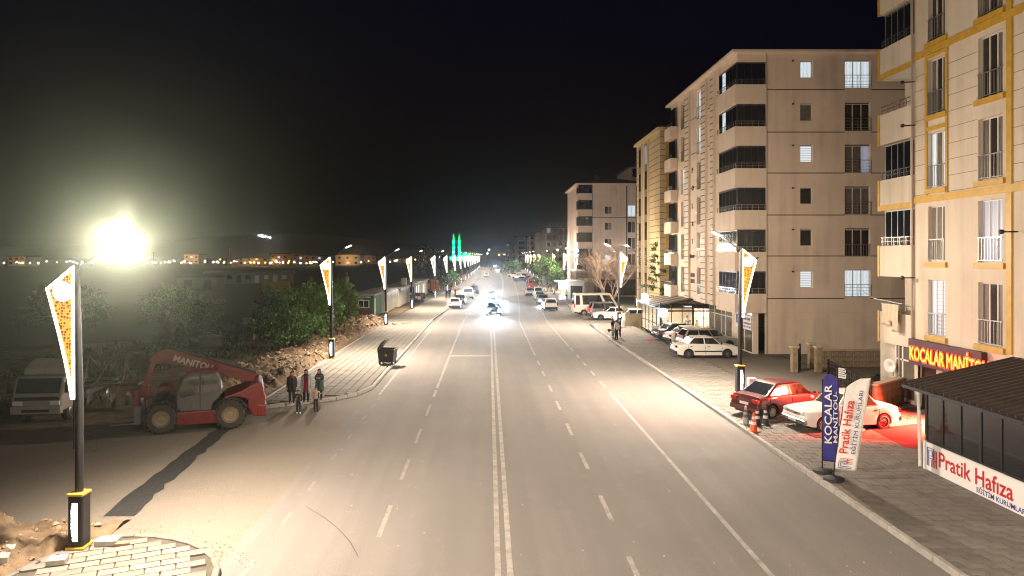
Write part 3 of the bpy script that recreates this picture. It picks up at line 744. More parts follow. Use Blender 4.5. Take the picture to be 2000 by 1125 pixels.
mb = MB(); mb.box(.26,3.75,3.25,.3,17.3,TOP2-.1); mb.box(cb+.3,.22,.2,WG,.26,TOP2-.1); mb.build('inner_wall', MATS['room_dark'], b2)
# eaves and roof
mb = MB(); mb.box(-.45,-.35,TOP2,WG+.3,17.9,TOP2+.22); mb.build('eaves', b2w, b2, bevel=.04)
mb = MB(); mb.add([(-.4,-.3,TOP2+.22),(WG,-.3,TOP2+.22),(WG,17.8,TOP2+.22),(-.4,17.8,TOP2+.22),(5,5,TOP2+1.3),(WG,5,TOP2+1.3),(WG,12,TOP2+1.3),(5,12,TOP2+1.3)], [(0,1,5,4),(1,2,6,5),(2,3,7,6),(3,0,4,7),(4,5,6,7)]); mb.build('roof', M('roof_dark', (.05,.035,.03), .9), b2)
dk = M('dark_trim', (.05,.035,.028), .8)
for z in fl: 
    trim(b2,FF,cb+.06,bg[0][0]-.02,z-.03,z+.03,.002,.012,dk,'floor_line'); trim(b2,FF,bg[0][1]+.02,WG,z-.03,z+.03,.002,.012,dk,'floor_line')
trim(b2,FF,cb+.05,WG,3.02,3.05,.002,.008,M('plaster_line', (.68,.55,.42), .85),'base_line')
mb = MB(); mb.tube([(cb-.02,-.09,TOP2),(cb-.02,-.09,.1)], .055, 8); mb.build('drainpipe', MATS['pipe_grey'], b2)
smat = [[pane_k],[pane_d],[pane_d],[pane_k],[pane_c],[pane_l]]; bmat = [[pane_l],[pane_d],[pane_c],[pane_c,pane_c,pane_b],[pane_d],[pane_l]]
for k in range(6):
    window(b2, FF, sm[0][0], smz[k][0], sm[0][1]-sm[0][0], smz[0][1]-smz[0][0], 1, pvc, smat[k], .12)
    window(b2, FF, bg[0][0], bgz[k][0], bg[0][1]-bg[0][0], bgz[0][1]-bgz[0][0], 3, pvc, bmat[k], .12, rail=.9, railnb=9, railv=(k in (1,)) )
    mb = MB(); u = sm[0][0]-.55; z = smz[k][1]-.05; mb.tube([FF.P(u,z,0),FF.P(u,z,-.16)], .055, 8); mb.build('flue', dark_metal, b2)
litS = {(0,5):pane_l,(0,4):pane_l,(1,3):pane_l,(1,2):pane_b}
for bi, b in enumerate((bayA,bayB)):
    for k in range(6):
        w_ = b[1]-b[0]; mm = litS.get((bi,k)); window(b2, FS, b[0], 3.75+2.93*k, w_, 2.3, 2, pvc, [mm] if mm else [pane_c,pane_d], .16, rail=.9, railnb=6)
# quoined pilasters on the long side
for a,b in ((uY(1372)+.04,uY(1380.5)),(uY(1340)+.04,uY(1348)),(uY(1391),uY(1396))):
    trim(b2,FS,a,b,3.2,TOP2,.002,.16,b2w,'pilaster'); z = 3.5
    while z < TOP2-.2: trim(b2,FS,a-.015,b+.015,z,z+.06,.162,.175,dk,'quoin_joint'); z += .49
for z in fl:
    trim(b2,FS,uY(1349),uY(1360),z-.03,z+.03,.002,.012,dk,'floor_line'); trim(b2,FS,uY(1382),uY(1390),z-.03,z+.03,.002,.012,dk,'floor_line')
u0 = uY(1353.5)
for i, ch in enumerate('POLAT'):
    text(ch, .62, dk, b2, FS.P(u0-.25, 14.1-1.52*i, -.03), -R(90), 'wall_letter', .02)
text('inşaat', .5, dk, b2, FS.P(u0-.75, 6.85, -.03), -R(90), 'wall_letter', .02)
mb = MB()
for zz, wd in ((5.35,1.2),(4.85,.9)):
    for i in range(3): FS.box(mb, u0-.6+i*.4, u0-.6+i*.4+.28, zz-.16, zz+.2, .003, .03)
mb.build('wall_plaque', dk, b2)
# far projecting balconies on the long side
for k in range(6):
    z = 3.3+2.93*k; mb = MB(); ua, ub = .05, 2.3
    FS.box(mb,ua,ub,z-.05,z+1.0,.55,.67); FS.box(mb,ua,ub,z-.05,z+.12,.0,.55); FS.box(mb,ub-.1,ub,z+.12,z+1.0,.0,.55); bo = mb.build('balcony', b2w, b2)
    mb = MB(); FS.box(mb,ua,ub-.12,z+1.0,z+2.75,.2,.23); mb.build('glass_panel', dark_glass, bo)
    mb = MB(); FS.box(mb,ua,ub,z+1.3,z+1.34,.58,.62)
    for i in range(6): u = ua+i*(ub-ua-.04)/5; FS.box(mb,u,u+.03,z+1.0,z+1.3,.585,.615)
    mb.build('railing', MATS['rail_chrome'], bo)
# corner balconies: wrap round the corner
alu = M('alu_dark', (.10,.10,.11), .35, .7)
for k in range(6):
    z = 3.0+2.93*k if k else 3.0
    bo = E('corner_balcony', parent=b2)
    mb = MB(); mb.box(-.22,-.2,z,cb-.05,-.06,z+1.35); mb.box(-.22,-.06,z,-.08,3.75,z+1.35); mb.box(-.08,-.06,z,cb-.04,3.75,z+.15); mb.build('parapet', b2w, bo)
    nf, ns_ = 4, 5
    for i in range(nf):
        a = .02+i*(cb-.1)/nf; mb = MB(); mb.box(a+.015,-.04,z+1.36,a+(cb-.1)/nf-.015,-.02,z+2.83); mb.build('glass_panel', dark_glass, bo)
    for i in range(ns_):
        a = .02+i*3.66/ns_; mb = MB(); mb.box(-.02,a+.015,z+1.36,.0,a+3.66/ns_-.015,z+2.83); mb.build('glass_panel', dark_glass if not (k in (4,5) and i == 3) else pane_l, bo)
    mb = MB(); mb.box(-.04,-.06,z+2.83,cb-.05,.04,z+2.93); mb.box(-.04,.04,z+2.83,.04,3.7,z+2.93)
    for i in range(nf+1): a = .02+i*(cb-.1)/nf; mb.box(a-.014,-.045,z+1.35,a+.014,-.01,z+2.83)
    for i in range(ns_+1): a = .02+i*3.66/ns_; mb.box(-.03,a-.014,z+1.35,.005,a+.014,z+2.83)
    mb.build('glazing_frame', alu, bo)
    mb = MB(); mb.bar((-.17,-.15,z+1.72),(cb-.1,-.15,z+1.72),.035); mb.bar((-.17,-.15,z+1.72),(-.17,3.7,z+1.72),.035); mb.bar((-.17,-.15,z+1.54),(cb-.1,-.15,z+1.54),.02); mb.bar((-.17,-.15,z+1.54),(-.17,3.7,z+1.54),.02)
    for i in range(6): x = -.15+i*(cb-.05)/5; mb.bar((x,-.15,z+1.35),(x,-.15,z+1.73),.03)
    for i in range(8): y = .2+i*3.4/7; mb.bar((-.17,y,z+1.35),(-.17,y,z+1.73),.03)
    mb.build('railing', MATS['rail_chrome'], bo)
mb = MB(); mb.box(.05,.05,3.2,cb,3.7,TOP2); mb.box(cb-.04,-.0,0,cb+.06,.2,3.2); mb.build('corner_core', b2w, b2)
mb = MB(); mb.box(.0,-.1,20.58,cb,3.8,TOP2); mb.build('corner_top', b2w, b2)
# ground floor shop of the second block
shg = M('shop_glass_clear', (.16,.145,.115), .12, c2=(.07,.065,.05), scale=1.3)
sx0 = 1.15
for i, (a,b) in enumerate(((.15,1.55),(1.62,3.0),(4.2,5.6),(5.67,6.6),(6.67,8.2),(8.27,9.6))):
    for z0,z1 in ((.2,2.3),(2.36,3.0)):
        mb = MB(); mb.box(sx0,a,z0,sx0+.03,b,z1); mb.build('shop_glass', shg, b2)
mb = MB()
for a in (.08,1.55,3.0,4.12,5.6,6.6,8.2,9.6): mb.box(sx0-.03,a,.12,sx0+.06,a+.08,3.1)
mb.box(sx0-.02,.1,2.3,sx0+.05,9.6,2.36); mb.box(sx0-.02,.1,.12,sx0+.05,9.6,.2); mb.build('shop_frame', white_metal, b2)
mb = MB(); mb.box(sx0-.05,3.08,.1,sx0+.3,4.12,3.2); mb.box(sx0-.05,-.0,.1,sx0+.35,.08,3.2); mb.build('shop_pier', b2w, b2)
sb = E('shop_banner', (17.4,48.5,0), 0, 'white shop banner with purple TA block on the corner window of the beige block', 'banner')
mb = MB(); mb.box(sx0-.11,.12,1.75,sx0-.08,3.3,2.75); mb.build('board', white_metal, sb)
purp = M('purple_ink', (.06,.03,.22), .5)
mb = MB(); mb.box(sx0-.116,1.9,2.05,sx0-.111,3.1,2.7); mb.build('purple_block', purp, sb)
text('T', .5, white_metal, sb, (sx0-.118,2.66,2.17), -R(90), 'letter', .002); text('A', .5, white_metal, sb, (sx0-.118,2.36,2.17), -R(90), 'letter', .002)
mb = MB()
for zz, hh in ((2.42,.2),(2.12,.13),(1.88,.13)):
    y = 1.75
    while y > .25:
        wd = random.uniform(.05,.12); mb.box(sx0-.116,y-wd,zz,sx0-.111,y,zz+hh*random.uniform(.8,1)); y -= wd+.03+(.06 if random.random()<.15 else 0)
mb.build('small_print', purp, sb)

# ---- third block: yellow with grooves and gold strip
b3w = M('plaster_yellow', (.60,.47,.27), .88, var=.05, scale=.4)
b3 = E('apartment_block', (16.8,68,0), 0, 'yellow grooved apartment block with ornate gold strip, between beige and pink blocks', 'building')
mb = MB(); mb.box(0,0,0,12,10.6,19.4); mb.build('wall', b3w, b3)
mb = MB(); mb.box(-.3,-.3,19.4,12.3,10.9,19.65); mb.build('eaves', b3w, b3)
G0 = Face((0,0,0),0); G1 = Face((0,10.6,0), -R(90))
z = 3.2
while z < 19.2:
    trim(b3,G0,.02,.55,z,z+.05,.001,.008,dk,'joint'); trim(b3,G0,1.25,8,z,z+.05,.001,.008,dk,'joint')
    trim(b3,G1,6.2,10.5,z,z+.05,.001,.008,dk,'joint'); trim(b3,G1,.2,1.2,z,z+.05,.001,.008,dk,'joint'); z += .62
trim(b3,G0,.58,1.22,.2,19.1,.002,.06,gold,'gold_strip'); trim(b3,G0,.75,1.05,.6,18.8,.061,.075,M('ornament', (.42,.35,.26), .7, c2=(.55,.4,.15), scale=5),'ornament')
for u0 in (1.5,4.4):
    trim(b3,G1,u0,u0+1.5,1,19.0,.002,.1,M('grey_bay', (.16,.15,.14), .6),'window_bay')
    trim(b3,G1,u0+1.56,u0+1.8,.5,19.2,.002,.2,M('pillar_cream', (.5,.4,.25), .8),'pillar')
    for k in range(6):
        mb = MB(); G1.box(mb,u0+.12,u0+1.38,3.3+2.7*k,5.2+2.7*k,.102,.112); mb.build('window', pane_b if (u0 > 3 and k == 5) else pane_d, b3)
# ---- fourth block: pinkish, gable to the camera
b4w = M('plaster_pink', (.72,.58,.50), .88, var=.05, scale=.3)
weather(b3w); weather(b4w)
b4 = E('apartment_block', (16.6,128,0), 0, 'pinkish apartment block with dark corner balconies behind the bare tree', 'building')
mb = MB(); B4 = Face((0,0,0),0)
o4 = []; wz = [za(y,128) for y in (388,419,450,480)]
u1 = xa(1181,128)-16.6; u2 = xa(1195,128)-16.6; v1 = xa(1226,128)-16.6; v2 = xa(1241,128)-16.6
for k in range(5): o4 += [(u1,u2,1.5+3.0*k+1.3,1.5+3.0*k+2.7),(v1,v2,1.5+3*k+.8,1.5+3*k+2.9)]
bx = xa(1157.5,128)-16.6
Face((bx,0,0),0).wall(mb, 14-bx, 0, 20.2, [(a-bx,b-bx,c,d) for a,b,c,d in o4], .15)
mb.add([(0,18,0),(0,.6,0),(0,.6,20.2),(0,18,20.2)], [(0,1,2,3)]); mb.build('wall', b4w, b4)
mb = MB(); mb.box(bx+.2,.25,.1,13.9,.3,20); mb.build('inner_wall', MATS['room_dark'], b4)
for k in range(5):
    L = {1:[pane_l]}.get(k); window(b4,B4,u1,2.8+3*k,u2-u1,1.4,2,pvc,L or [pane_d,pane_c],.12)
    L = {4:[pane_l],0:[pane_l]}.get(k); window(b4,B4,v1,2.3+3*k,v2-v1,2.1,2,pvc,L or [pane_d,pane_c],.12)
for k in range(6):
    z = 1.2+3*k+1.2; bo = E('corner_balcony', parent=b4)
    mb = MB(); mb.box(-.2,-.2,z,bx-.1,.1,z+1.2); mb.box(-.2,.1,z,0,3,z+1.2); mb.build('parapet', b4w, bo)
    mb = MB(); mb.box(0,-.05,z+1.2,bx-.1,-.0,z+2.9); mb.box(-.03,.0,z+1.2,.03,3,z+2.9); mb.build('glazing', dark_glass, bo)
    mb = MB()
    for i in range(5): mb.box(i*(bx-.15)/4,-.08,z+1.2,i*(bx-.15)/4+.04,-.05,z+2.9)
    mb.build('glazing_frame', alu, bo)
mb = MB(); mb.box(-.6,-.5,20.2,14.2,18,20.45); mb.build('eaves', b4w, b4)
mb = MB(); mb.add([(-.6,-.5,20.45),(14,-.5,20.45),(14,18,20.45),(-.6,18,20.45),(5,7,22),(9,7,22)], [(0,1,5,4),(1,2,5),(2,3,4,5),(3,0,4)]); mb.box(3.5,3,21,4.2,3.7,22.2); mb.build('roof', MATS['roof_dark'], b4)
trim(b4,B4,xa(1223,128)-16.6,xa(1225,128)-16.6,.5,20,.002,.06,dk,'dark_strip'); trim(b4,B4,xa(1241.8,128)-16.6,xa(1243.5,128)-16.6,.5,20,.002,.06,dk,'dark_strip')
for z in (14.05,): trim(b4,B4,bx,14,z,z+.12,.002,.02,dk,'floor_line')
# ---- farther blocks down the right side
def far_block(px0, px1, Y, ytop, depth, wallc, label, litp=(), side=True, n=None, storeys=6, roof=True):
    x0, x1 = xa(px0,Y), xa(px1,Y); h = za(ytop,Y); wm = M('wall_%02d%02d%02d' % tuple(int(c*99) for c in wallc), wallc, .9, var=.08, scale=.3)
    b = E('apartment_block', (x0,Y,0), 0, label, 'building')
    mb = MB(); mb.box(0,0,0,x1-x0,depth,h); mb.build('wall', wm, b)
    mb = MB(); mb.box(-.5,-.4,h,x1-x0+.5,depth,h+.3); mb.build('roof', MATS['roof_dark'], b)
    W = x1-x0; n = n or max(2, int(W/3.2)); st = (h-1.5)/storeys; c = 0
    for k in range(storeys):
        for i in range(n):
            u = W*(i+.5)/n; ww = W/n*.52; mb = MB(); mb.box(u-ww/2,-.03,1.7+k*st+st*.25,u+ww/2,-.003,1.7+k*st+st*.85)
            mt = litp[(k,i)] if isinstance(litp, dict) and (k,i) in litp else (dark_glass if i % 2 == 0 else pane_c)
            mb.build('window', mt, b)
            if i % 2 == 0:
                mb = MB(); mb.box(u-ww/2-.1,-.5,1.7+k*st-.1,u+ww/2+.1,-.004,1.7+k*st+st*.22); mb.build('balcony', wm, b)
        if side:
            for i in range(3):
                y = depth*(i+.4)/3.2; mb = MB(); mb.box(-.03,y,1.7+k*st+st*.25,-.003,y+1.8,1.7+k*st+st*.85); mb.build('window', dark_glass if (k+i) % 3 else pane_c, b)
    return b
far_block(1066,1112,272,445,30,(.30,.25,.20),'grey-brown apartment block with curved upper floors beyond the pink block',{(5,0):pane_b},storeys=6,n=4)
far_block(1053,1065,300,453,26,(.32,.26,.2),'narrow dark balcony block just left of the grey-brown apartment block',{(5,0):pane_b,(4,0):pane_d},storeys=6,n=1)
far_block(1112,1132,262,457,20,(.30,.25,.19),'low wing of the grey-brown block next to the pink block',{},storeys=5,n=2,side=False)
far_block(1036,1051,385,461,26,(.38,.24,.17),'far reddish apartment block with one warm lit top window',{(5,1):pane_w},storeys=6,n=2)
far_block(1008,1030,430,462,26,(.27,.19,.16),'far blank brown apartment block at the left end of the row',{},storeys=6,n=1)
far_block(990,1006,560,477,26,(.2,.17,.16),'farthest dim apartment block on the right of the road',{},storeys=6,n=3)
far_block(1232,1262,170,327,18,(.45,.37,.3),'tall pale stair tower rising behind the pink apartment block',{},storeys=8,n=2,side=False)
# ------------------------------------------------------------------ vehicles
def paint(name, c): return M('paint_'+name, c, .32, 0, var=.10, scale=1.5, coat=.6)
def lerp_prof(P, x):
    if x <= P[0][0]: return P[0][1]
    for (a,b),(c,d) in zip(P[:-1],P[1:]):
        if x <= c:
            t = (x-a)/(c-a); return b+(d-b)*t
    return P[-1][1]
def wheel(parent, x, y, r, wd, rim='spoke', rim_m=None, side=1):
    mb = MB(); prof = [(r*.62,-wd/2),(r*.93,-wd/2),(r,-wd*.32),(r,wd*.32),(r*.93,wd/2),(r*.62,wd/2)]
    mb.lathe(prof, 22, 0, None, True, 'y', cap=False); mb.lathe([(r*.62,-wd*.3),(r*.62,wd*.3)], 18, 0, None, True, 'y')
    w_ = mb.build('wheel', black, parent, (x,y,r))
    rm = MB(); s = side; ys = s*wd*.42
    rm.lathe([(r*.66,min(ys,ys-s*.02)),(r*.66,max(ys,ys-s*.02))], 20, 0, None, True, 'y', cap=False)
    vs = []; 
    if rim == 'spoke':
        for i in range(6):
            a = i*math.pi/3; rm.bar((math.cos(a)*r*.12, ys, math.sin(a)*r*.12),(math.cos(a)*r*.64, ys, math.sin(a)*r*.64), .03 if False else r*.17, .03)
        rm.lathe([(r*.18,min(ys+s*.005,ys-s*.03)),(r*.18,max(ys+s*.005,ys-s*.03))], 12, 0, None, True, 'y')
    elif rim == 'white':
        rm.lathe([(r*.9,ys+s*.008),(r*.7,ys+s*.018)], 22, 1, None, True, 'y', cap=False); rm.lathe([(r*.64,ys-s*.012),(r*.45,ys-s*.03),(r*.3,ys+s*.006),(r*.02,ys+s*.015)], 20, 0, None, True, 'y')
    else:
        rm.lathe([(r*.64,ys-s*.012),(r*.45,ys-s*.03),(r*.3,ys+s*.006),(r*.02,ys+s*.015)], 20, 0, None, True, 'y')
    rm.build('rim', [rim_m or chrome, M('whitewall',(.7,.68,.64),.6)], w_)
    return w_
def car(name, label, loc, head, L=4.3, W=1.68, wb=2.5, prof=None, gh=None, pm=None, cat='car', group=None, r=.30, trim=None, rim='spoke', rim_m=None, lamps_='std', lit_head=0, lit_tail=False,
        bumper=None, nwin=2, zb0=.20, tail_m=None, winm=None, z=0, sc=1.0, taper=.10, roofm=None, round_head=False, side_split=None, cap=None, plate=True, seams=True, tall_tail=False, fwheel=None):
    """x forward, y left"""
    o = E(name, (loc[0],loc[1],z), head, label, cat, group, scale=sc)
    hw = W/2; prof = prof or [(-L/2,.62),(-L/2+.08,.86),(-L/2+.75,.92),(L/2-1.35,.90),(L/2-.5,.80),(L/2-.06,.70),(L/2,.5)]
    gh = gh or (-L/2+.62,-L/2+1.25,L/2-1.95,L/2-1.25,1.38)
    xr, xf = (-wb/2-.05, wb/2-.05+.1) if fwheel is None else fwheel
    ra = r+.055; xs = set()
    for i in range(29): xs.add(round(-L/2+L*i/28,4))
    for xc in (xr,xf):
        for i in range(-7,8): xs.add(round(xc+ra*math.sin(i*math.pi/14),4))
    xs.update((-L/2+.03,L/2-.03)); xs = sorted(x for x in xs if -L/2 <= x <= L/2)
    mb = MB(); vs = []; nr = 0
    for x in xs:
        e = abs(x)/(L/2); w_ = hw*(1-taper*max(0,(e-.72)/.28)**2); zt = lerp_prof(prof,x); zb = zb0+(.10*max(0,(e-.85)/.15))
        for xc in (xr,xf):
            dd = ra*ra-(x-xc)**2
            if dd > 0: zb = max(zb, r+math.sqrt(dd))
        zb = min(zb, zt-.08); zm = zb+(zt-zb)*.45
        ring = [(-w_*.90,zb),(-w_*.985,zb+.03*min(1,(zt-zb))),(-w_,zm),(-w_*.985,zb+(zt-zb)*.8),(-w_*.95,zt-.035),(-w_*.84,zt),(-w_*.4,zt+.018)]
        ring = ring+[(0,zt+.022)]+[(-a,b) for a,b in ring[::-1]]
        nr = len(ring); vs += [(x,a,b) for a,b in ring]
    fs = [(i*nr+j,i*nr+j+1,(i+1)*nr+j+1,(i+1)*nr+j) for i in range(len(xs)-1) for j in range(nr-1)]
    fs += [tuple(range(nr-1,-1,-1)), tuple(range((len(xs)-1)*nr, len(xs)*nr))]
    mb.add(vs, fs, 0, True); mb.build('body', pm, o, sharp=38)
    mb = MB(); mb.box(-L/2+.15,-hw*.78,zb0-.02,L/2-.15,hw*.78,.55); mb.build('underbody', black, o)
    # greenhouse
    x1,x2,x3,x4,zr = gh; zb = lerp_prof(prof,(x1+x4)/2)-.02; wb_ = hw*.93; wr = hw*.74
    q = [(x1,-wb_,lerp_prof(prof,x1)-.03),(x4,-wb_,lerp_prof(prof,x4)-.03),(x4,wb_,lerp_prof(prof,x4)-.03),(x1,wb_,lerp_prof(prof,x1)-.03),(x2,-wr,zr),(x3,-wr,zr),(x3,wr,zr),(x2,wr,zr)]
    mb = MB(); mb.add(q, [(0,3,2,1),(4,5,6,7),(0,1,5,4),(1,2,6,5),(2,3,7,6),(3,0,4,7)], 0, True); mb.build('cabin', roofm or pm, o, bevel=.07, seg=3, sharp=60)
    gm = winm or dark_glass
    def quadpart(nm, A,B,C,D, u0,u1,v0,v1, out=.008):
        A,B,C,D = map(Vector,(A,B,C,D)); 
        def pt(u,v): return (A.lerp(B,u)).lerp(D.lerp(C,u),v)
        nrm = (B-A).cross(D-A).normalized(); m2 = MB()
        p = [pt(u0,v0),pt(u1,v0),pt(u1,v1),pt(u0,v1)]
        m2.add([a+nrm*out for a in p]+[a-nrm*.03 for a in p], [(0,1,2,3),(0,4,5,1),(1,5,6,2),(2,6,7,3),(3,7,4,0)]); return m2.build(nm, gm, o)
    quadpart('windscreen', q[1],q[2],q[6],q[5], .07,.93,.10,.92); quadpart('rear_window', q[3],q[0],q[4],q[7], .09,.91,.12,.9)
    ss = side_split or ([(.05,.49),(.53,.95)] if nwin == 2 else [(.04,.33),(.36,.66),(.69,.96)])
    for a,b in ss:
        quadpart('side_window', q[0],q[1],q[5],q[4], a,b,.12,.86); quadpart('side_window', q[2],q[3],q[7],q[6], 1-b,1-a,.12,.86)
    # wheels
    for xc in (xr,xf):
        for s in (-1,1): wheel(o, xc, s*(hw-.11), r, .2, rim, rim_m, s)
    # lights, bumpers, plates, mirrors, handles
    zf = lerp_prof(prof, L/2-.06); zrr = lerp_prof(prof, -L/2+.08); bm = bumper or black
    for sgn, nm in ((1,'front_bumper'),(-1,'rear_bumper')):
        mb = MB(); mb.box(sgn*(L/2-.16) if sgn < 0 else L/2-.1,-hw*.93,.30,sgn*(L/2+.06) if sgn > 0 else -L/2+.1,hw*.93,.50) if sgn > 0 else mb.box(-L/2-.06,-hw*.93,.30,-L/2+.1,hw*.93,.50); mb.build(nm, bm, o, bevel=.04)
    for s in (-1,1):
        mb = MB()
        hl = head_on if lit_head else head_lens
        if round_head:
            mb.lathe([(.085,L/2-.06),(.085,L/2+.015),(.05,L/2+.03)], 14, 0, Matrix.Translation((0,s*hw*.68,zf-.06)), True, 'x')
        else: mb.box(L/2-.12,s*hw*.74-.15,zf-.17-(.05 if lit_head else 0),L/2+.012,s*hw*.74+.15,zf-.03)
        mb.build('headlight', hl, o, bevel=0 if round_head else .02)
        mb = MB()
        if tall_tail: mb.box(-L/2-.012,s*hw*.88-.07,zrr-.32,-L/2+.1,s*hw*.88+.07,zrr+.12)
        else: mb.box(-L/2-.012,s*hw*.72-.17,zrr-.22,-L/2+.1,s*hw*.72+.17,zrr-.07)
        mb.build('tail_light', (tail_on if lit_tail else (tail_m or red_lens)), o, bevel=.015)
        mb = MB(); mb.ell((x4-.12,s*(hw+.07),lerp_prof(prof,x4)+.10),(.07,.09,.06)); mb.build('mirror', pm if not trim else black, o)
        if seams:
            for a,b in ss[-2:]:
                xm = x1+(x4-x1)*(a+.05); mb = MB(); mb.box(xm,s*hw*.985-.012,lerp_prof(prof,0)-.17,xm+.16,s*hw*.985+.014,lerp_prof(prof,0)-.13); mb.build('door_handle', black, o)
            for t in (ss[0][0],(ss[-2][1]+ss[-1][0])/2,ss[-1][1]+.03):
                xm = x1+(x4-x1)*t; mb = MB(); mb.box(xm,s*hw*.999-.01,zb0+.12,xm+.014,s*hw*.999+.003,lerp_prof(prof,xm)-.1); mb.build('door_seam', black, o)
        if trim:
            mb = MB(); mb.box(xr+ra+.02,s*hw-.012,.44,xf-ra-.02,s*hw+.012,.52); mb.build('side_trim', trim, o)
    mb = MB(); mb.box(L/2-.05,-hw*.52,zf-.16,L/2+.008,hw*.52,zf-.05); mb.build('grille', black if not round_head else chrome, o)
    if plate:
        for s in (1,-1):
            mb = MB(); mb.box(s*(L/2+.062)-.008,-.24,.35,s*(L/2+.062)+.008,.24,.46) if s > 0 else mb.box(-L/2-.014,-.24,.56,-L/2-.002,.24,.67); mb.build('number_plate', plate_m, o)
    if lit_head:
        for s in (-1,1): spot(o, (L/2+.08,s*hw*.74,zf-.1), (1,0,-.012), lit_head, (.66,.82,1), 46, 1.0, .05)
    return o
head_on = M('headlight_on', (1,1,1), .3, emit=(.80,.90,1), es=160); tail_on = M('taillight_on', (1,.1,.1), .3, emit=(1,.03,.02), es=3)
white_p = paint('white', (.74,.71,.64)); silver_p = M('paint_silver', (.42,.41,.39), .3, .5, coat=.6); red_p = paint('red', (.075,.004,.006)); dark_p = paint('dark', (.02,.022,.03)); pink_p = paint('cream', (.78,.74,.70)); blue_p = paint('blue', (.03,.05,.12)); orange_p = paint('orange_red', (.5,.05,.02)); grey_p = paint('grey', (.12,.12,.14))
GR = 'cars parked in front of the restaurant'
# four parked before the restaurant
sed = dict(L=4.3,W=1.62,wb=2.5)
x,y = gp(1381,700,.13)
car('saloon_car','boxy white saloon with black side trim parked nearest the lamp post',(x+.05,y+.75),R(1),pm=white_p,trim=black,group=GR,z=ZP,prof=[(-2.15,.70),(-2.08,.93),(-1.25,.97),(.85,.93),(1.6,.86),(2.1,.76),(2.15,.5)],gh=(-1.45,-.88,.35,.98,1.42),L=4.3,W=1.62,wb=2.5,tail_m=M('tail_dark',(.06,.02,.02),.3),rim='spoke')
car('estate_car','silver estate car with red tall tail light between two white saloons',(16.35,51.7),R(6),pm=silver_p,group=GR,z=ZP,L=4.4,W=1.7,wb=2.55,prof=[(-2.2,.66),(-2.12,.95),(-1.2,.97),(.95,.93),(1.7,.84),(2.14,.72),(2.2,.5)],gh=(-2.08,-1.75,.45,1.15,1.47),nwin=3,tall_tail=True)
car('saloon_car','white saloon with rounded roof, behind the silver estate car',(16.0,54.3),R(8),pm=white_p,group=GR,z=ZP,trim=black)
car('saloon_car','dark saloon parked closest to the restaurant window',(15.7,56.9),R(10),pm=dark_p,group=GR,z=ZP)
# red saloon and cream classic
x,y = gp(1509,818,.13)
car('saloon_car','dark red saloon with dusty wheels beside the traffic cones',(x+1.25*math.cos(R(25))-.75*math.sin(R(25)),y+1.25*math.sin(R(25))+.75*math.cos(R(25))),R(25),pm=red_p,z=ZP,L=4.2,W=1.68,wb=2.55,prof=[(-2.1,.62),(-2.03,.90),(-1.35,.99),(.85,.92),(1.6,.82),(2.04,.66),(2.1,.48)],gh=(-1.6,-.85,.42,1.2,1.42),rim='disc',rim_m=M('dusty_rim',(.42,.36,.28),.7),bumper=red_p)
x,y = gp(1647,842,.13)
car('classic_car','cream classic saloon with whitewall wheels and chrome bumpers parked behind the flags',(x+.3,y+.80),R(180+11),pm=pink_p,z=ZP,L=4.25,W=1.64,wb=2.55,prof=[(-2.12,.62),(-2.08,.86),(-1.5,.93),(.7,.92),(1.5,.86),(2.06,.80),(2.12,.5)],gh=(-1.22,-.75,.22,.72,1.43),rim='white',round_head=True,bumper=chrome,winm=M('tinted_glass',(.05,.05,.035),.08),sc=1.0)
for s, xx in ((0,1.3),(0,-1.3)): pass
# minibus and cars on the side parking
car('minibus','white high-roof minibus with dark side windows parked across the side street',(xa(1172,80.5),81.6),R(3),pm=white_p,cat='minibus',L=6.1,W=2.0,wb=3.7,r=.36,prof=[(-3.05,.9),(-3.02,1.3),(1.6,1.32),(2.1,1.22),(2.85,1.02),(3.05,.62)],gh=(-3.03,-2.95,1.25,2.15,2.62),zb0=.42,side_split=[(.03,.13),(.2,.68),(.74,.94)],bumper=grey_p,trim=grey_p,tall_tail=True,seams=False,rim='disc',rim_m=M('rim_bronze',(.3,.24,.16),.5,.5))
SP = 'cars parked on the side street'
car('people_carrier','dark people carrier with boxy rear next to the minibus',(xa(1188,78),78.7),R(8),pm=grey_p,group=SP,L=4.3,W=1.75,prof=[(-2.15,.7),(-2.1,1.05),(.9,1.02),(1.7,.92),(2.1,.78),(2.15,.5)],gh=(-2.08,-1.85,.5,1.2,1.78),nwin=2,tall_tail=True,lit_tail=True)
car('saloon_car','white saloon facing the road between the dark people carrier and lamp post',(xa(1196,75.8),76.2),R(178),pm=white_p,group=SP)
car('hatchback','white hatchback half hidden behind the cream garden wall',(xa(1234,72.6),72.8),R(176),pm=white_p,group=SP,L=4.0,gh=(-1.9,-1.5,.3,1.0,1.46),prof=[(-2,.7),(-1.95,.95),(.6,.93),(1.4,.85),(1.95,.72),(2,.5)])
# cars at the right kerb
PR = 'cars parked along the right kerb'
car('hatchback','white hatchback seen from behind, nearest of the kerbside cars on the right',(xa(1076,88),90),R(91),pm=white_p,group=PR,L=4.1,W=1.78,gh=(-2.0,-1.55,.3,1.1,1.52),prof=[(-2.05,.7),(-2.0,1.0),(.7,.96),(1.5,.86),(2,.72),(2.05,.5)],tall_tail=True)
car('saloon_car','car facing us with one blazing headlight among the right kerbside cars',(xa(1062,99),101),R(-88),pm=grey_p,group=PR,lit_head=2500)
car('saloon_car','white saloon facing us third in the right kerbside row',(xa(1056,108),110.5),R(-89),pm=white_p,group=PR)
car('hatchback','white van-like car fourth in the right kerbside row',(xa(1052,117),119.5),R(90),pm=white_p,group=PR,L=4.2,gh=(-2.0,-1.8,.4,1.1,1.7))
car('saloon_car','pale saloon with red tail panel parked beside the red lorry',(xa(1035.5,121),123),R(90),pm=silver_p,group=PR,tail_m=tail_on)
FARP = 'far cars parked on the right beyond the lorry'
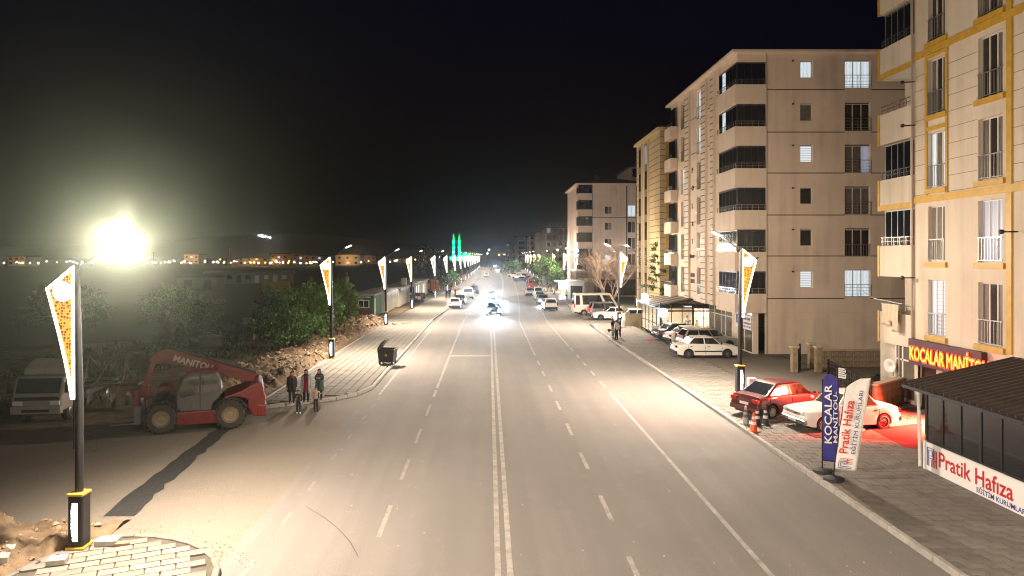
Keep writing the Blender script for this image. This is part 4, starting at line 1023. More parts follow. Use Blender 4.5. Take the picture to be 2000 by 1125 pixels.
for i,(px,Y,c,lb) in enumerate(((1012,215,white_p,'far pale car parked across the kerb left of the lamp row'),(1018,190,blue_p,'far dark blue car parked across the right kerb'),(1003,232,white_p,'farthest pale car parked across the right kerb'),(1022,222,red_p,'far reddish car behind the dark blue one'))):
    car('saloon_car',lb,(xa(px,Y),Y),R(160),pm=c,group=FARP,seams=False)
# left kerbside cars
PLc = 'cars parked along the left kerb'
car('saloon_car','white saloon seen from behind beside the concrete barrier on the left',(xa(887,91),93),R(91),pm=white_p,group=PLc,tail_m=red_lens)
car('saloon_car','dark saloon parked just ahead of the white saloon on the left',(xa(897,98),101),R(90),pm=dark_p,group=PLc)
car('off_roader','white off-roader facing us behind the dark saloon on the left',(xa(913,110),113),R(-89),pm=white_p,group=PLc,L=4.4,W=1.85,r=.36,zb0=.34,prof=[(-2.2,.8),(-2.15,1.1),(1.0,1.08),(1.7,1.02),(2.15,.9),(2.2,.6)],gh=(-2.1,-1.9,.4,1.0,1.8),nwin=3)
car('hatchback','dark blue small car, last of the left kerbside cars',(xa(926,127),129),R(90),pm=blue_p,group=PLc,L=3.9,gh=(-1.8,-1.4,.3,1.0,1.5))
car('saloon_car','far white car stopped near the grey wall on the left',(xa(950,225),227),R(90),pm=white_p,seams=False)
car('saloon_car','far dark-nosed white car driving away in the left lane',(xa(959,290),293),R(90),pm=silver_p,seams=False,lit_tail=True)
# driving towards us
car('saloon_car','dark blue car driving toward us with bright headlights in mid road',(xa(964.5,80),82.6),R(-90),pm=blue_p,lit_head=6500,L=4.2,W=1.76,prof=[(-2.1,.66),(-2.03,.93),(-1.3,.99),(.9,.95),(1.6,.88),(2.04,.76),(2.1,.5)],gh=(-1.7,-1.1,.35,1.1,1.46))
car('saloon_car','second oncoming car lost in the blue-white glare of its headlights',(xa(959,110),112.5),R(-90),pm=white_p,lit_head=24000)
car('saloon_car','distant oncoming car showing two yellowish headlights',(xa(972,330),332),R(-90),pm=dark_p,lit_head=4000,seams=False)
car('saloon_car','farthest oncoming car, a single point of light up the road',(xa(967,450),452),R(-90),pm=dark_p,lit_head=4000,seams=False)
# red lorry
def lorry(name,label,loc,head,cabm,bed,L=6.5,group=None):
    o = E(name,(loc[0],loc[1],0),head,label,'lorry',group)
    mb = MB(); mb.poly([(L/2-1.7,.55),(L/2,.55),(L/2,1.5),(L/2-.15,2.55),(L/2-1.7,2.6)],-1.1,1.1); mb.build('cab',cabm,o,bevel=.07)
    mb = MB(); mb.box(L/2-.13,-.98,1.55,L/2+.0,.98,2.4); mb.build('windscreen',dark_glass,o)
    mb = MB(); mb.box(L/2-.1,-1.12,.4,L/2+.1,1.12,.8); mb.build('bumper',cabm,o,bevel=.03)
    mb = MB(); mb.box(-L/2,-.45,.6,L/2-.3,.45,.85); mb.build('chassis',black,o)
    mb = MB(); mb.box(-L/2,-1.2,.95,L/2-1.85,1.2,1.12); mb.box(-L/2,-1.2,1.12,L/2-1.85,-1.1,2.0); mb.box(-L/2,1.1,1.12,L/2-1.85,1.2,2.0); mb.box(L/2-1.95,-1.1,1.12,L/2-1.85,1.1,2.1); mb.build('load_bed',bed,o)
    for s in (-1,1):
        mb = MB(); mb.box(L/2+.0,s*.85-.15,.85,L/2+.03,s*.85+.15,1.05); mb.build('headlight',head_lens,o)
        mb = MB(); mb.box(L/2-.35,s*1.25-.08,1.6,L/2-.2,s*1.25+.08,2.1); mb.build('mirror',black,o)
        for xx in (L/2-1.0,-L/2+1.4): wheel(o,xx,s*.95,.46,.28,'disc',steel,s)
    return o
lorry('lorry','orange-red lorry facing us parked at the right kerb before the green tree',(xa(1043,137),141),R(-90),orange_p,grey_p)
lo = lorry('tipper_lorry','far orange tipper lorry with raised bed on the dark field behind the cabins',(xa(822,128),128),R(20),M('rust_orange',(.35,.10,.02),.6),M('rust_orange',(.35,.10,.02),.6))

# ---- white light truck at far left
tw = paint('truck_white',(.34,.3,.27))
t = E('light_truck',(xa(38,27.6),28.7,0),R(-84),'white light truck with roof fairing facing us at the left picture edge','truck',scale=1.08)
mb = MB(); mb.poly([(-1.7,.5),(0,.5),(.06,.9),(.0,1.15),(-.22,1.78),(-1.7,1.85)],-.9,.9); mb.build('cab',tw,t,bevel=.06)
mb = MB(); mb.poly([(-1.5,1.85),(-.45,1.83),(-.62,2.05),(-1.2,2.34),(-1.5,2.36)],-.82,.82); mb.build('roof_fairing',tw,t,bevel=.09,seg=3)
mb = MB(); mb.add([(.012,-.8,1.2),(.012,.8,1.2),(-.195,.8,1.74),(-.195,-.8,1.74)],[(0,1,2,3)]); mb.build('windscreen',dark_glass,t)
mb = MB(); mb.box(.035,-.8,.93,.075,.8,1.06); mb.build('grille',black,t)
mb = MB(); mb.box(-.05,-.92,.42,.16,.92,.72); mb.build('bumper',tw,t,bevel=.04)
mb = MB(); mb.box(.16,-.5,.5,.172,.5,.6); mb.build('bumper_slot',black,t)
for s in (-1,1):
    mb = MB(); mb.box(.05,s*.68-.18,.75,.12,s*.68+.18,.92); mb.build('headlight',head_lens,t,bevel=.02)
    mb = MB(); mb.box(-.15,s*1.05-.08,1.2,-.02,s*1.05+.08,1.6); mb.build('mirror',black,t)
    mb = MB(); mb.box(-1.2,s*.905-.006,1.2,-.3,s*.905+.006,1.68); mb.build('side_window',dark_glass,t)
    for xx in (-.75,-4.0): wheel(t,xx,s*.78,.38,.22,'disc',steel,s)
mb = MB(); mb.box(-5,-.4,.5,-1.6,.4,.7); mb.box(-5,-.95,.75,-1.85,.95,.95); mb.build('flat_bed',grey_p,t)
# ---- telehandler
tr = M('telehandler_red',(.15,.006,.004),.45,var=.2,scale=3,coat=.2); tgrey = M('telehandler_grey',(.10,.092,.09),.5,var=.12)
rimc = M('cream_rim',(.25,.19,.12),.6,var=.2)
TH = R(18.4); t = E('telehandler',(-12.0,28.55,0),TH,'red telehandler with grey cab and big cream-rimmed tyres, boom raised, on the side road','telehandler')
def big_wheel(x,y,s,r=.6,wd=.42):
    mb = MB(); mb.lathe([(r*.55,-wd/2),(r*.86,-wd/2),(r*.95,-wd*.36),(r*.95,wd*.36),(r*.86,wd/2),(r*.55,wd/2)],26,0,None,True,'y',cap=False)
    for i in range(18):
        a = i*2*math.pi/18
        for q in (-1,1):
            m = Matrix.Rotation(-(a+q*.09),4,'Y') @ Matrix.Translation((r*.955,q*wd*.22,0)) @ Matrix.Rotation(q*.5,4,'X'); mb.box(-.03,-wd*.24,-.035,.045,wd*.24,.035,0,m)
    w_ = mb.build('wheel',M('tyre_dusty',(.045,.038,.03),.9,var=.4,scale=6),t,(x,y,r))
    mb = MB(); mb.lathe([(r*.56,s*wd*.44),(r*.5,s*wd*.44),(r*.46,s*wd*.18),(r*.26,s*wd*.12),(r*.24,s*wd*.3),(r*.02,s*wd*.32)],22,0,None,True,'y',cap=False); mb.build('rim',rimc,w_)
for xx in (-1.27,1.27):
    for s in (-1,1): big_wheel(xx,s*.95,s)
mb = MB(); mb.box(-1.9,-.5,.42,2.1,.5,.85); mb.poly([(-.72,.3),(.85,.3),(.85,.82),(-.72,.82)],-1.12,-.5); mb.build('chassis',tr,t,bevel=.03)
mb = MB(); mb.poly([(.95,1.05),(1.05,1.3),(1.7,1.5),(2.35,1.85),(2.5,1.75),(2.6,1.2),(2.55,.5),(2.2,.42),(1.95,.8),(1.95,1.15),(1.5,1.28),(1.1,1.18)][::-1],-.98,.98); mb.build('rear_body',tr,t,bevel=.05)
mb = MB(); mb.box(2.3,-1.0,.42,2.66,1.0,.9); mb.build('counterweight',tr,t,bevel=.05)
mb = MB(); mb.poly([(-.72,.95),(-.55,.82),(.55,.82),(.62,1.1),(.85,1.35),(.95,1.6),(.88,2.05),(.72,2.32),(-.25,2.32),(-.5,2.15),(-.72,1.6)],-1.05,-.25); cab = mb.build('cab',tgrey,t,bevel=.04)
for P in ([(-.64,1.62),(-.44,2.1),(-.2,2.22),(.1,2.22),(.1,1.5),(-.6,1.38)],[(.17,2.22),(.66,2.22),(.8,2.0),(.84,1.62),(.17,1.5)]):
    mb = MB(); mb.poly(P,-1.065,-1.052); mb.build('cab_window',dark_glass,cab)
mb = MB(); mb.poly([(.13,.9),(.16,.9),(.16,2.25),(.13,2.25)],-1.062,-1.05); mb.build('door_seam',black,cab)
mb = MB(); mb.box(-.38,-1.08,2.33,.85,-.2,2.40); mb.build('cab_roof',tr,t,bevel=.02)
mb = MB(); mb.poly([(-.74,1.3),(-.70,1.6),(-.5,2.15),(-.25,2.34),(-.3,2.36),(-.58,2.2),(-.80,1.6)],-1.08,-1.03); mb.build('cab_pillar',black,cab)
# boom: outer section, inner rail, goose neck, carriage
mb = MB(); mb.poly([(2.15,1.65),(2.3,2.02),(-1.15,3.22),(-1.55,3.1),(-1.85,2.82),(-1.75,2.62),(-1.1,2.62)],.0,.42); boom = mb.build('boom',tr,t,bevel=.025)
mb = MB(); mb.bar((2.25,.21,2.06),(-1.1,.21,3.24),.34,.07); mb.build('boom_rail',black,boom)
text('MANITOU',.36,M('cream_ink',(.55,.5,.46),.6),boom,(-.98,-.008,2.72),0,'lettering',.004,sx=.95,bold=.01,inplane=-R(18.5))
mb = MB(); mb.poly([(-1.55,2.8),(-1.75,2.78),(-2.12,1.75),(-1.9,1.72)],.03,.2); mb.poly([(-1.75,2.72),(-1.62,2.68),(-1.9,1.75),(-2.0,1.75)],.24,.4); mb.build('goose_neck',tr,t,bevel=.02)
mb = MB(); mb.bar((-1.62,.1,2.7),(-1.93,.1,1.8),.07); mb.build('ram',chrome,t)
mb = MB(); mb.box(-2.35,-.5,1.0,-2.15,.7,1.7); mb.box(-2.2,-.1,1.3,-1.85,.4,1.75); mb.build('carriage',tr,t,bevel=.03)
mb = MB(); mb.box(-2.3,-.62,.35,-2.05,-.35,1.05); mb.box(-2.3,.55,.35,-2.05,.8,1.05); mb.box(-3.2,-.55,.34,-2.1,-.42,.4); mb.box(-3.2,.6,.34,-2.1,.73,.4); mb.build('fork_frame',grey_p,t)
mb = MB(); mb.poly([(-1.6,1.2),(-1.55,1.65),(-1.2,1.72),(-.85,1.55),(-.78,1.25)],.1,.98); mb.build('engine_hood',tr,t,bevel=.06)
mb = MB()
for i in range(9): mb.tube([(-1.6+.05*i,-.3+.06*i,.9),(-1.7+.08*i,-.2,1.25+.03*i),(-1.4+.04*i,.0,1.5)],.022,6)
mb.build('hoses',black,t)
for s,x0 in ((-1,-1.27),(-1,1.27)):
    mb = MB(); pts = [(x0+math.cos(a)*.68, -.95, .6+math.sin(a)*.68) for a in [R(d) for d in (20,50,80,110,140,160)]]
    for a,b in zip(pts[:-1],pts[1:]): mb.bar(a,b,.44,.03)
    mb.build('mudguard',black,t)
mb = MB(); mb.box(2.45,-.9,1.05,2.62,-.7,1.25); mb.build('tail_light',red_lens,t)
# ---- rusty farm implement between truck and telehandler
im = M('rusty_iron',(.17,.11,.06),.8,c2=(.06,.045,.03),scale=5); t = E('farm_implement',(xa(200,31.5),31.8,0),R(8),'rusty folded farm implement with discs between the truck and the telehandler','implement')
mb = MB()
for y in (-.5,.5): mb.bar((-1.7,y,1.15),(1.6,y,1.15),.12)
for x in (-1.6,-.5,.5,1.5): mb.bar((x,-.6,1.15),(x,.6,1.15),.1)
mb.build('frame',im,t)
mb = MB(); mb.bar((-1.0,0,1.2),(-.75,0,2.45),.1); mb.bar((-.75,0,2.45),(-.2,0,1.9),.09); mb.bar((.6,.2,1.2),(.9,.2,2.55),.1); mb.bar((.9,.2,2.55),(1.5,0,2.5),.08); mb.bar((-1.2,.3,2.35),(-.55,.3,2.55),.14); mb.bar((-.3,-.4,1.2),(.2,-.3,2.1),.06); mb.build('folded_arm',im,t)
for i in range(7):
    mb = MB(); mb.lathe([(.34,-.015),(.30,.015),(.05,.07)],14,0,Matrix.Translation((-1.5+.5*i,-.45+.3*(i%2),.45)),True,'x'); mb.build('disc',im,t)
    mb = MB(); mb.bar((-1.5+.5*i,-.45+.3*(i%2),.45),(-1.5+.5*i,0,1.15),.05); mb.build('tine',im,t)
for s in (-1,1): wheel(t,-1.2,s*.9,.36,.2,'disc',im,s)
# ------------------------------------------------------------------ street furniture, flags, pavilion, restaurant
# rubbish bin
x,y = gp(757,711,.13); o = E('rubbish_bin',(x,y,ZP),R(-8),'black wheeled rubbish container with open lid on the left pavement','bin')
binm = M('bin_plastic',(.022,.024,.026),.55,var=.3)
mb = MB(); mb.add([(-.46,-.40,.16),(.46,-.40,.16),(.46,.40,.16),(-.46,.40,.16),(-.54,-.47,1.0),(.54,-.47,1.0),(.54,.47,1.0),(-.54,.47,1.0),(-.5,-.43,1.0),(.5,-.43,1.0),(.5,.43,1.0),(-.5,.43,1.0),(-.44,-.38,.3),(.44,-.38,.3),(.44,.38,.3),(-.44,.38,.3)],[(3,2,1,0),(0,1,5,4),(1,2,6,5),(2,3,7,6),(3,0,4,7),(4,5,9,8),(5,6,10,9),(6,7,11,10),(7,4,8,11),(8,9,13,12),(9,10,14,13),(10,11,15,14),(11,8,12,15),(12,13,14,15)]); mb.build('body',binm,o)
for i in range(-2,3):
    mb = MB(); mb.bar((.2*i,-.425,.2),(.22*i,-.49,.96),.025); mb.build('rib',binm,o)
mb = MB(); mb.poly([(-.54,1.0),(-.50,1.1),(-.30,1.38),(-.05,1.6),(.02,1.6),(-.2,1.36),(-.42,1.02)],-.48,.48); mb.build('lid',binm,o)
for a in (-.4,.4):
    for b in (-.35,.35):
        mb = MB(); mb.lathe([(.08,-.025),(.08,.025)],12,0,Matrix.Translation((a,b,.08)),True,'y'); mb.build('castor',black,o)
mb = MB(); mb.lathe([(.085,-.462),(.085,-.452)],14,0,Matrix.Translation((.02,0,.62)),True,'y'); mb.build('emblem',M('emblem_orange',(.5,.28,.03),.5),o)
# electrical cabinet, bollards, cones
x,y = gp(1467,770,.13); o = E('electrical_cabinet',(x,y,ZP),R(10),'small white electrical cabinet just right of the nearest right lamp','cabinet')
mb = MB(); mb.box(-.2,-.17,.05,.2,.17,.82); mb.build('housing',white_metal,o,bevel=.02); mb = MB(); mb.box(-.25,-.22,0,.25,.22,.05); mb.build('plinth',kerb_m,o)
mb = MB(); mb.box(-.16,-.176,.12,.16,-.171,.76); mb.build('door',M('cab_door',(.6,.58,.52),.5),o)
def cone(px,py,label,body,bands):
    x,y = gp(px,py,.13); o = E('traffic_cone',(x,y,ZP),random.uniform(-.4,.4),label,'traffic cone','traffic cones beside the red saloon')
    mb = MB(); mb.box(-.2,-.2,0,.2,.2,.035); mb.build('base',body,o,bevel=.012)
    mb = MB(); mb.lathe([(.15,.035),(.13,.08),(.035,.72),(.0,.72)],16); mb.build('body',body,o)
    for z0,z1 in ((.26,.38),(.48,.58)):
        mb = MB(); rr = lambda z: .13-.095*(z-.08)/.64+.004; mb.lathe([(rr(z0),z0),(rr(z1),z1)],16,cap=False); mb.build('band',bands,o)
refl = M('cone_band',(.75,.73,.7),.4)
cone(1472,842,'bright orange traffic cone standing in front of the others at the kerb',M('cone_orange',(.75,.11,.02),.5),refl)
cone(1456,827,'grey worn traffic cone, leftmost of the group',M('cone_grey',(.45,.43,.4),.6),M('cone_grey_band',(.12,.12,.12),.6))
cone(1479,830,'black traffic cone with white bands, middle of the group',M('cone_black',(.03,.03,.03),.6),refl)
cone(1495,829,'dark traffic cone with white bands, rightmost of the group',MATS['cone_black'],refl)
# feather flags
def flag(px,py,label,cm,top,wd,lean,words,curve_right,inks,logo=None):
    x,y = gp(px,py,.13); o = E('feather_flag',(x,y,ZP),R(-24),label,'flag')
    mb = MB(); mb.lathe([(.02,.12),(.1,.14),(.27,.08),(.3,.0)],18); mb.ell((.08,.0,.07),(.26,.2,.07)); mb.build('base',black,o)
    mb = MB(); mb.tube([(0,0,.05),(lean*.1,0,.4),(lean*.5,0,1.6),(lean,0,top-.15)],[.02,.018,.014,.01],6); mb.build('pole',dark_metal,o)
    n, m_ = 48, 8; vs = []
    for i in range(n+1):
        z = .36+(top-.36)*i/n; t = i/n; xl = lean*((z-.1)/(top-.1))
        wl = wd
        if curve_right == 'round': q_ = min(1,(1-t)/.10); s0 = math.sqrt(max(.04,1-(1-q_)**2)); le, re = xl+wd*.42*(1-s0), xl+wd-wd*.5*(1-s0)
        else: le = xl+wd*.62*max(0,(t-.86)/.14)**1.6; re = xl+wd+.06*t
        for j in range(m_+1):
            u = j/m_; vs.append((le+(re-le)*u, .025*math.sin(u*5+z*2.2)*u+.01*math.sin(z*7), z+ (.0 if curve_right == 'round' else .05*u*t)))
    fs = [(i*(m_+1)+j,i*(m_+1)+j+1,(i+1)*(m_+1)+j+1,(i+1)*(m_+1)+j) for i in range(n) for j in range(m_)]
    mb = MB(); mb.add(vs,fs,0,True); cl = mb.build('cloth',cm,o); sd = cl.modifiers.new('solid','SOLIDIFY'); sd.thickness = .006
    k = lean/(top-.1)
    for (wtxt,size,ux,z0,ink,sxx,bd) in words:
        tt = text(wtxt,size,ink,o,(k*(z0-.1)+ux,-.055,z0),0,'lettering',.002,inplane=R(90),sx=1,bold=bd)
        for v in tt.data.vertices: v.co.y *= sxx; v.co.x += k*v.co.y
    return o
navy = M('flag_blue',(.035,.03,.22),.7,var=.12,scale=4); cloth_w = M('flag_white',(.78,.75,.7),.75,var=.06,scale=4); ink_w = M('ink_white',(.8,.78,.75),.6); ink_r = M('ink_red',(.62,.045,.02),.6); ink_p = M('ink_purple',(.06,.03,.2),.6)
flag(1606,922,'dark blue feather flag with white words KOCALAR MANİTOU by the kerb',navy,3.12,.47,.0,[('KOCALAR',.29,.265,.92,ink_w,1.4,.004),('MANİTOU-',.165,.43,.96,ink_w,1.95,.002)],'round',None)
fl2 = flag(1627,938,'white feather flag with red and purple words Pratik Hafıza, right of the blue flag',cloth_w,3.16,.60,.36,[('Pratik Hafıza',.32,.29,.86,ink_r,1.0,.005),('EĞİTİM KURUMLARI',.15,.50,.86,ink_p,1.42,.0)],'swept',None)
def ph_logo(parent, P, s, ma, mb_):
    """interlocked P and H drawn as outlined bars; P(u,v) -> point, u right v up"""
    a = MB(); 
    def seg(m,p,q,w): m.bar(P(*p),P(*q),w,.012)
    for d in (0,.13*s):
        for p,q in (((0+d,0),(0+d,1.0*s-d)),((0+d,1.0*s-d),(.55*s-d,1.0*s-d)),((.55*s-d,1.0*s-d),(.55*s-d,.45*s+d)),((.55*s-d,.45*s+d),(.25*s,.45*s+d))): seg(a,p,q,.05*s)
    a.build('logo',ma,parent)
    b = MB()
    for d in (0,.13*s):
        for p,q in (((.38*s+d,0),(.38*s+d,.38*s)),((.38*s+d,.38*s),(.8*s-d*.5,.38*s+d*.3)),((.66*s+d,.95*s),(.66*s+d,0))): seg(b,p,q,.05*s)
    b.build('logo',mb_,parent)
k2 = .36/3.06
ph_logo(fl2, lambda u,v: (.06+k2*(.42+u-.1)+(.40-v),-.05,.43+u), .36, ink_p, ink_r)
# pavilion with corrugated roof
o = E('pavilion',(14.1,22.3,0),0,'dark glazed pavilion with corrugated roof and white Pratik Hafıza sign panel, lower right','pavilion')
PW = 11.5; dkm = M('pavilion_frame',(.02,.018,.017),.45)
mb = MB(); mb.box(.0,-PW,.13,.06,-.02,1.02); mb.box(.06,-.08,.13,4.9,-.02,2.62); mb.build('wall_panel',white_metal,o)
sgn = M('sign_white',(.80,.78,.76),.5)
mb = MB(); mb.box(-.03,-PW,.14,-.004,-.06,1.0); mb.build('sign_panel',sgn,o)
inkr = M('sign_red',(.50,.012,.018),.5); inkb = M('sign_blue',(.02,.025,.25),.5)
text('Pratik Hafıza',.66,inkr,o,(-.033,-.66,.42),-R(90),'lettering',.002,sx=.92,bold=.01)
text('EĞİTİM KURUMLARI',.20,inkb,o,(-.033,-2.35,.2),-R(90),'lettering',.002,sx=1.02,bold=.003)
ph_logo(o, lambda u,v: (-.036,-.12-u,.30+v), .58, inkb, inkr)
z0,z1 = 1.03,2.6; n = 14; pw = PW/n
for i in range(n):
    mb = MB(); mb.box(.02,-(i+1)*pw+.02,z0+.05,.05,-i*pw-.02,z1-.05); mb.build('glass_panel',dark_glass,o)
mb = MB(); mb.box(.0,-PW,z0,.09,0,z0+.05); mb.box(.0,-PW,z1-.05,.09,0,z1+.02)
for i in range(n+1): wq = .05 if i % 3 == 0 else .018; mb.box(-.005,-i*pw-wq,z0+.05,.08,-i*pw+wq,z1-.05)
mb.build('frame',dkm,o)
mb = MB(); nr = 52; vs = []                          # corrugated sheet: ribs run up the slope
for i in range(nr*2+1):
    y = .75-(PW+.9)*i/(nr*2); dz = .02 if i % 2 else 0
    vs += [(-.28,y,2.72+dz),(3.4,y,3.55+dz)]
mb.add(vs,[(2*i,2*i+2,2*i+3,2*i+1) for i in range(nr*2)],0,False); rf = mb.build('roof',M('corrugated_dark',(.085,.066,.055),.55,.2,var=.2),o)
rbp = None
for i in range(44):
    y_ = .7-(PW+.8)*i/43
    if rbp is None: mb = MB(); mb.bar((-.29,0,2.79),(3.38,0,3.62),.045,.07); rbp = mb.build('roof_rib',MATS['corrugated_dark'],rf,(0,y_,0))
    else: inst(rbp,rf,(0,y_,0))
mb = MB(); mb.bar((-.3,.78,2.68),(-.3,-PW,2.68),.05,.10); mb.bar((-.3,.78,2.68),(3.4,.78,3.52),.05,.1); mb.bar((3.4,.8,3.6),(3.4,-PW,3.6),.22,.05); mb.build('eaves_trim',dkm,o)
mb = MB(); mb.box(.1,-PW,2.6,3.4,-.0,2.66); mb.build('ceiling',dkm,o)
mb = MB(); mb.tube([(-.06,.3,2.68),(-.02,.28,.35),(-.1,.15,.17)],.05,8); mb.build('downpipe',white_metal,o)
mb = MB(); mb.box(-.06,-.03,.13,.0,.06,1.05); mb.build('corner_post',white_metal,o)
# red carpet and cloth
x0,y0 = gp(1690,838,.14); rc = M('red_carpet',(.42,.012,.012),.95,var=.2,scale=3,bump=.4)
mb = MB(); P = [gp(1703,838,.14),gp(1800,826,.14),gp(1800,876,.14),gp(1768,874,.14)]; mb.add([(x,y,ZP+.012) for x,y in P]+[(x,y,ZP+.002) for x,y in P],[(0,1,2,3),(0,4,5,1),(1,5,6,2),(2,6,7,3),(3,7,4,0)]); tag(mb.build('red_carpet',rc),'red carpet laid on the pavement before the shop entrance','carpet')
mb = MB(); mb.add([(x,y,ZP+.03+.05*random.random()) for x,y in (gp(1668,842,.15),gp(1680,838,.15),gp(1690,842,.15),gp(1684,846,.15),gp(1672,847,.15))],[(0,1,2,3,4)]); c_ = mb.build('cleaning_cloth',M('pink_cloth',(.7,.5,.48),.9)); c_.modifiers.new('s','SOLIDIFY').thickness = .02; tag(c_,'crumpled pink cloth on the ground beside the classic car','cloth')
x,y = gp(1270,664,.14); mb = MB(); mb.box(-.35,-.5,0,.35,.5,.014); q = mb.build('door_mat',rc,None,(x,y,ZP)); tag(q,'small red mat at the restaurant entrance','mat')
# gate, posts, fence, walls of the yard
stw = M('stone_wall',(.33,.26,.17),.9,c2=(.17,.125,.08),scale=2.6,bump=1.0,bscale=10)
M('coping',(.42,.34,.24),.85,var=.15)
iron = M('wrought_iron',(.014,.014,.016),.45,.6)
def stone_wall(label,a,b,h,th=.3,z=ZP):
    o = E('stone_wall',(a[0],a[1],z),math.atan2(b[1]-a[1],b[0]-a[0]),label,'wall'); L = math.hypot(b[0]-a[0],b[1]-a[1])
    mb = MB(); mb.box(0,-th/2+.02,0,L,th/2-.02,h-.08); mb.build('core',stw,o)
    mb = MB(); mb.box(-.02,-th/2-.03,h-.08,L+.02,th/2+.03,h); mb.build('coping',M('coping',(.42,.34,.24),.85,var=.15),o)
    n = max(2,int(L/.45)); rows = max(2,int((h-.08)/.3)); pr = None
    mbp = MB(); sw, sh = L/n, (h-.08)/rows; mbp.box(.012,-th/2-.012,.012,sw-.012,th/2+.012,sh-.012)
    for j in range(rows):
        for i in range(n):
            if pr is None: pr = q = mbp.build('stone',stw,o)
            else: q = inst(pr,o)
            q.location = (i*sw,random.uniform(-.008,.008),j*sh)
            if q is not pr or True:
                q.modifiers.new('b','BEVEL').width = .02
    return o
def post(label,x,y,h=1.55,z=ZP):
    o = E('gate_post',(x,y,z),0,label,'gate post'); mb = MB(); mb.box(-.17,-.17,0,.17,.17,h-.2); mb.build('shaft',stw,o,bevel=.02)
    mb = MB(); mb.lathe([(.2,h-.2),(.3,h-.1),(.32,h-.04),(.32,h)],4,0,Matrix.Rotation(R(45),4,'Z'),False); mb.build('cap',MATS['coping'],o); return o
x,y = gp(1551,727,.13); post('stone gate post left of the black iron gate',x,y)
x2,y2 = gp(1590,722,.13); post('stone gate post with flared cap right of the black iron gate',x2+.1,y2+.6)
x3,y3 = gp(1642,745,.13); post('stone post behind the long iron fence',x3+.2,y3+3)
def iron_panel(name,label,a,b,h,nb,cat,z=ZP,scroll=True):
    o = E(name,(a[0],a[1],z),math.atan2(b[1]-a[1],b[0]-a[0]),label,cat); L = math.hypot(b[0]-a[0],b[1]-a[1])
    for i,zz in enumerate((.1,.45,h-.2,h)):
        mb = MB(); mb.box(0,-.02,zz-.025,L,.02,zz+.025); mb.build('rail',iron,o)
    pr = None; mbb = MB(); mbb.box(-.014,-.014,.1,.014,.014,h+.08)
    for i in range(nb+1):
        if pr is None: pr = q = mbb.build('bar',iron,o)
        else: q = inst(pr,o)
        q.location = (L*i/nb,0,0)
    for xx in (0,L):
        mb = MB(); mb.box(xx-.05,-.05,0,xx+.05,.05,h+.12); mb.build('end_post',iron,o)
    return o
x4,y4 = gp(1578,722,.13)
g_ = iron_panel('iron_gate','black iron gate standing open between the two stone posts',(x+.25,y),(x+.75,y+.9),1.45,5,'gate')
mb = MB(); mb.box(.0,-.012,.15,.5,.012,1.3,0,Matrix.Translation((.6,.5,0))); mb.build('sheet_panel',iron,g_)
fa = gp(1618,750,.13); fb = gp(1702,799,.13)
iron_panel('iron_fence','long black wrought iron fence behind the red and classic cars',(fa[0],fa[1]),(fb[0],fb[1]),1.22,26,'fence')
nb_ = E('notice_board',((fa[0]*.6+fb[0]*.4)-.1,(fa[1]*.6+fb[1]*.4)-.05,ZP+.75),R(-60),'small white notice hung on the iron fence','notice'); mb = MB(); mb.box(-.2,-.012,0,.2,.012,.5); mb.build('board',white_metal,nb_); mb = MB()
for i in range(4): mb.box(-.15,-.016,.09+.1*i,.15,-.013,.12+.1*i)
mb.build('print',black,nb_)
stone_wall('low stone wall running from the iron fence to the shop',(fb[0]+.05,fb[1]-.1),(19.5,fb[1]-.0+1.7),1.15)
stone_wall('stone garden wall along the foot of the beige block',(x2+.5,y2+.75),(32,y2+1.9),1.1)
o = E('covered_cart',(xa(1733,36.5),36.4,ZP),R(-20),'low cart under a black tarpaulin in the yard behind the wall','cart')
mb = MB(); vs = []; 
for j in range(9):
    for i in range(13):
        u,v = i/12-.5, j/8-.5; hh = .75*(1-abs(2*v)**4)*(1-abs(2*u)**6)*(.75+.35*fbm(u*6,v*5,1,3)+.25*u); vs.append((u*2.2,v*1.1,max(.02,hh)))
mb.add(vs,[(j*13+i,j*13+i+1,(j+1)*13+i+1,(j+1)*13+i) for j in range(8) for i in range(12)],0,False); mb.build('tarpaulin',M('tarp_black',(.015,.014,.014),.35,bump=.5,bscale=6),o)
for a in (-.7,.7): wheel(o,a,-.5,.2,.12,'disc',steel,-1)
o = E('satellite_dish',(19.45,33.4,1.7),R(200),'white satellite dish at the corner of the shop','satellite dish'); mb = MB(); mb.lathe([(.02,0),(.2,.03),(.34,.12)],18,0,None,True,'x',cap=False); mb.build('dish',white_metal,o).modifiers.new('s','SOLIDIFY').thickness = .015
mb = MB(); mb.tube([(.0,0,0),(-.1,.0,-.1),(-.12,0,-.5)],.025,6); mb.build('bracket',steel,o)
# laundry over the lowest balcony
tw_ = M('towel',(.55,.48,.36),.95,var=.1,scale=6,bump=.5)
o = E('laundry',(19.45,33.2,4.25),0,'beige towels hanging over the lowest balcony railing','laundry')
for i,(ya,wd,ln) in enumerate(((.75,.75,1.05),(.15,.55,.85),(-.25,.5,1.3))):
    mb = MB(); vs = []
    for k in range(9):
        for j in range(7):
            u = j/6; z = .45-ln*k/8; vs.append((-.16-.03*i+.025*math.sin(u*9+k*.6),ya-wd*u,z))
    mb.add(vs,[(k*7+j,k*7+j+1,(k+1)*7+j+1,(k+1)*7+j) for k in range(8) for j in range(6)],0,True); q = mb.build('towel',tw_,o); q.modifiers.new('s','SOLIDIFY').thickness = .012
mb = MB(); mb.bar((-.1,1.5,.62),(-.4,2.0,.95),.03); mb.bar((-.1,1.5,.62),(-.1,-.8,.5),.03); mb.build('drying_rack',steel,o)

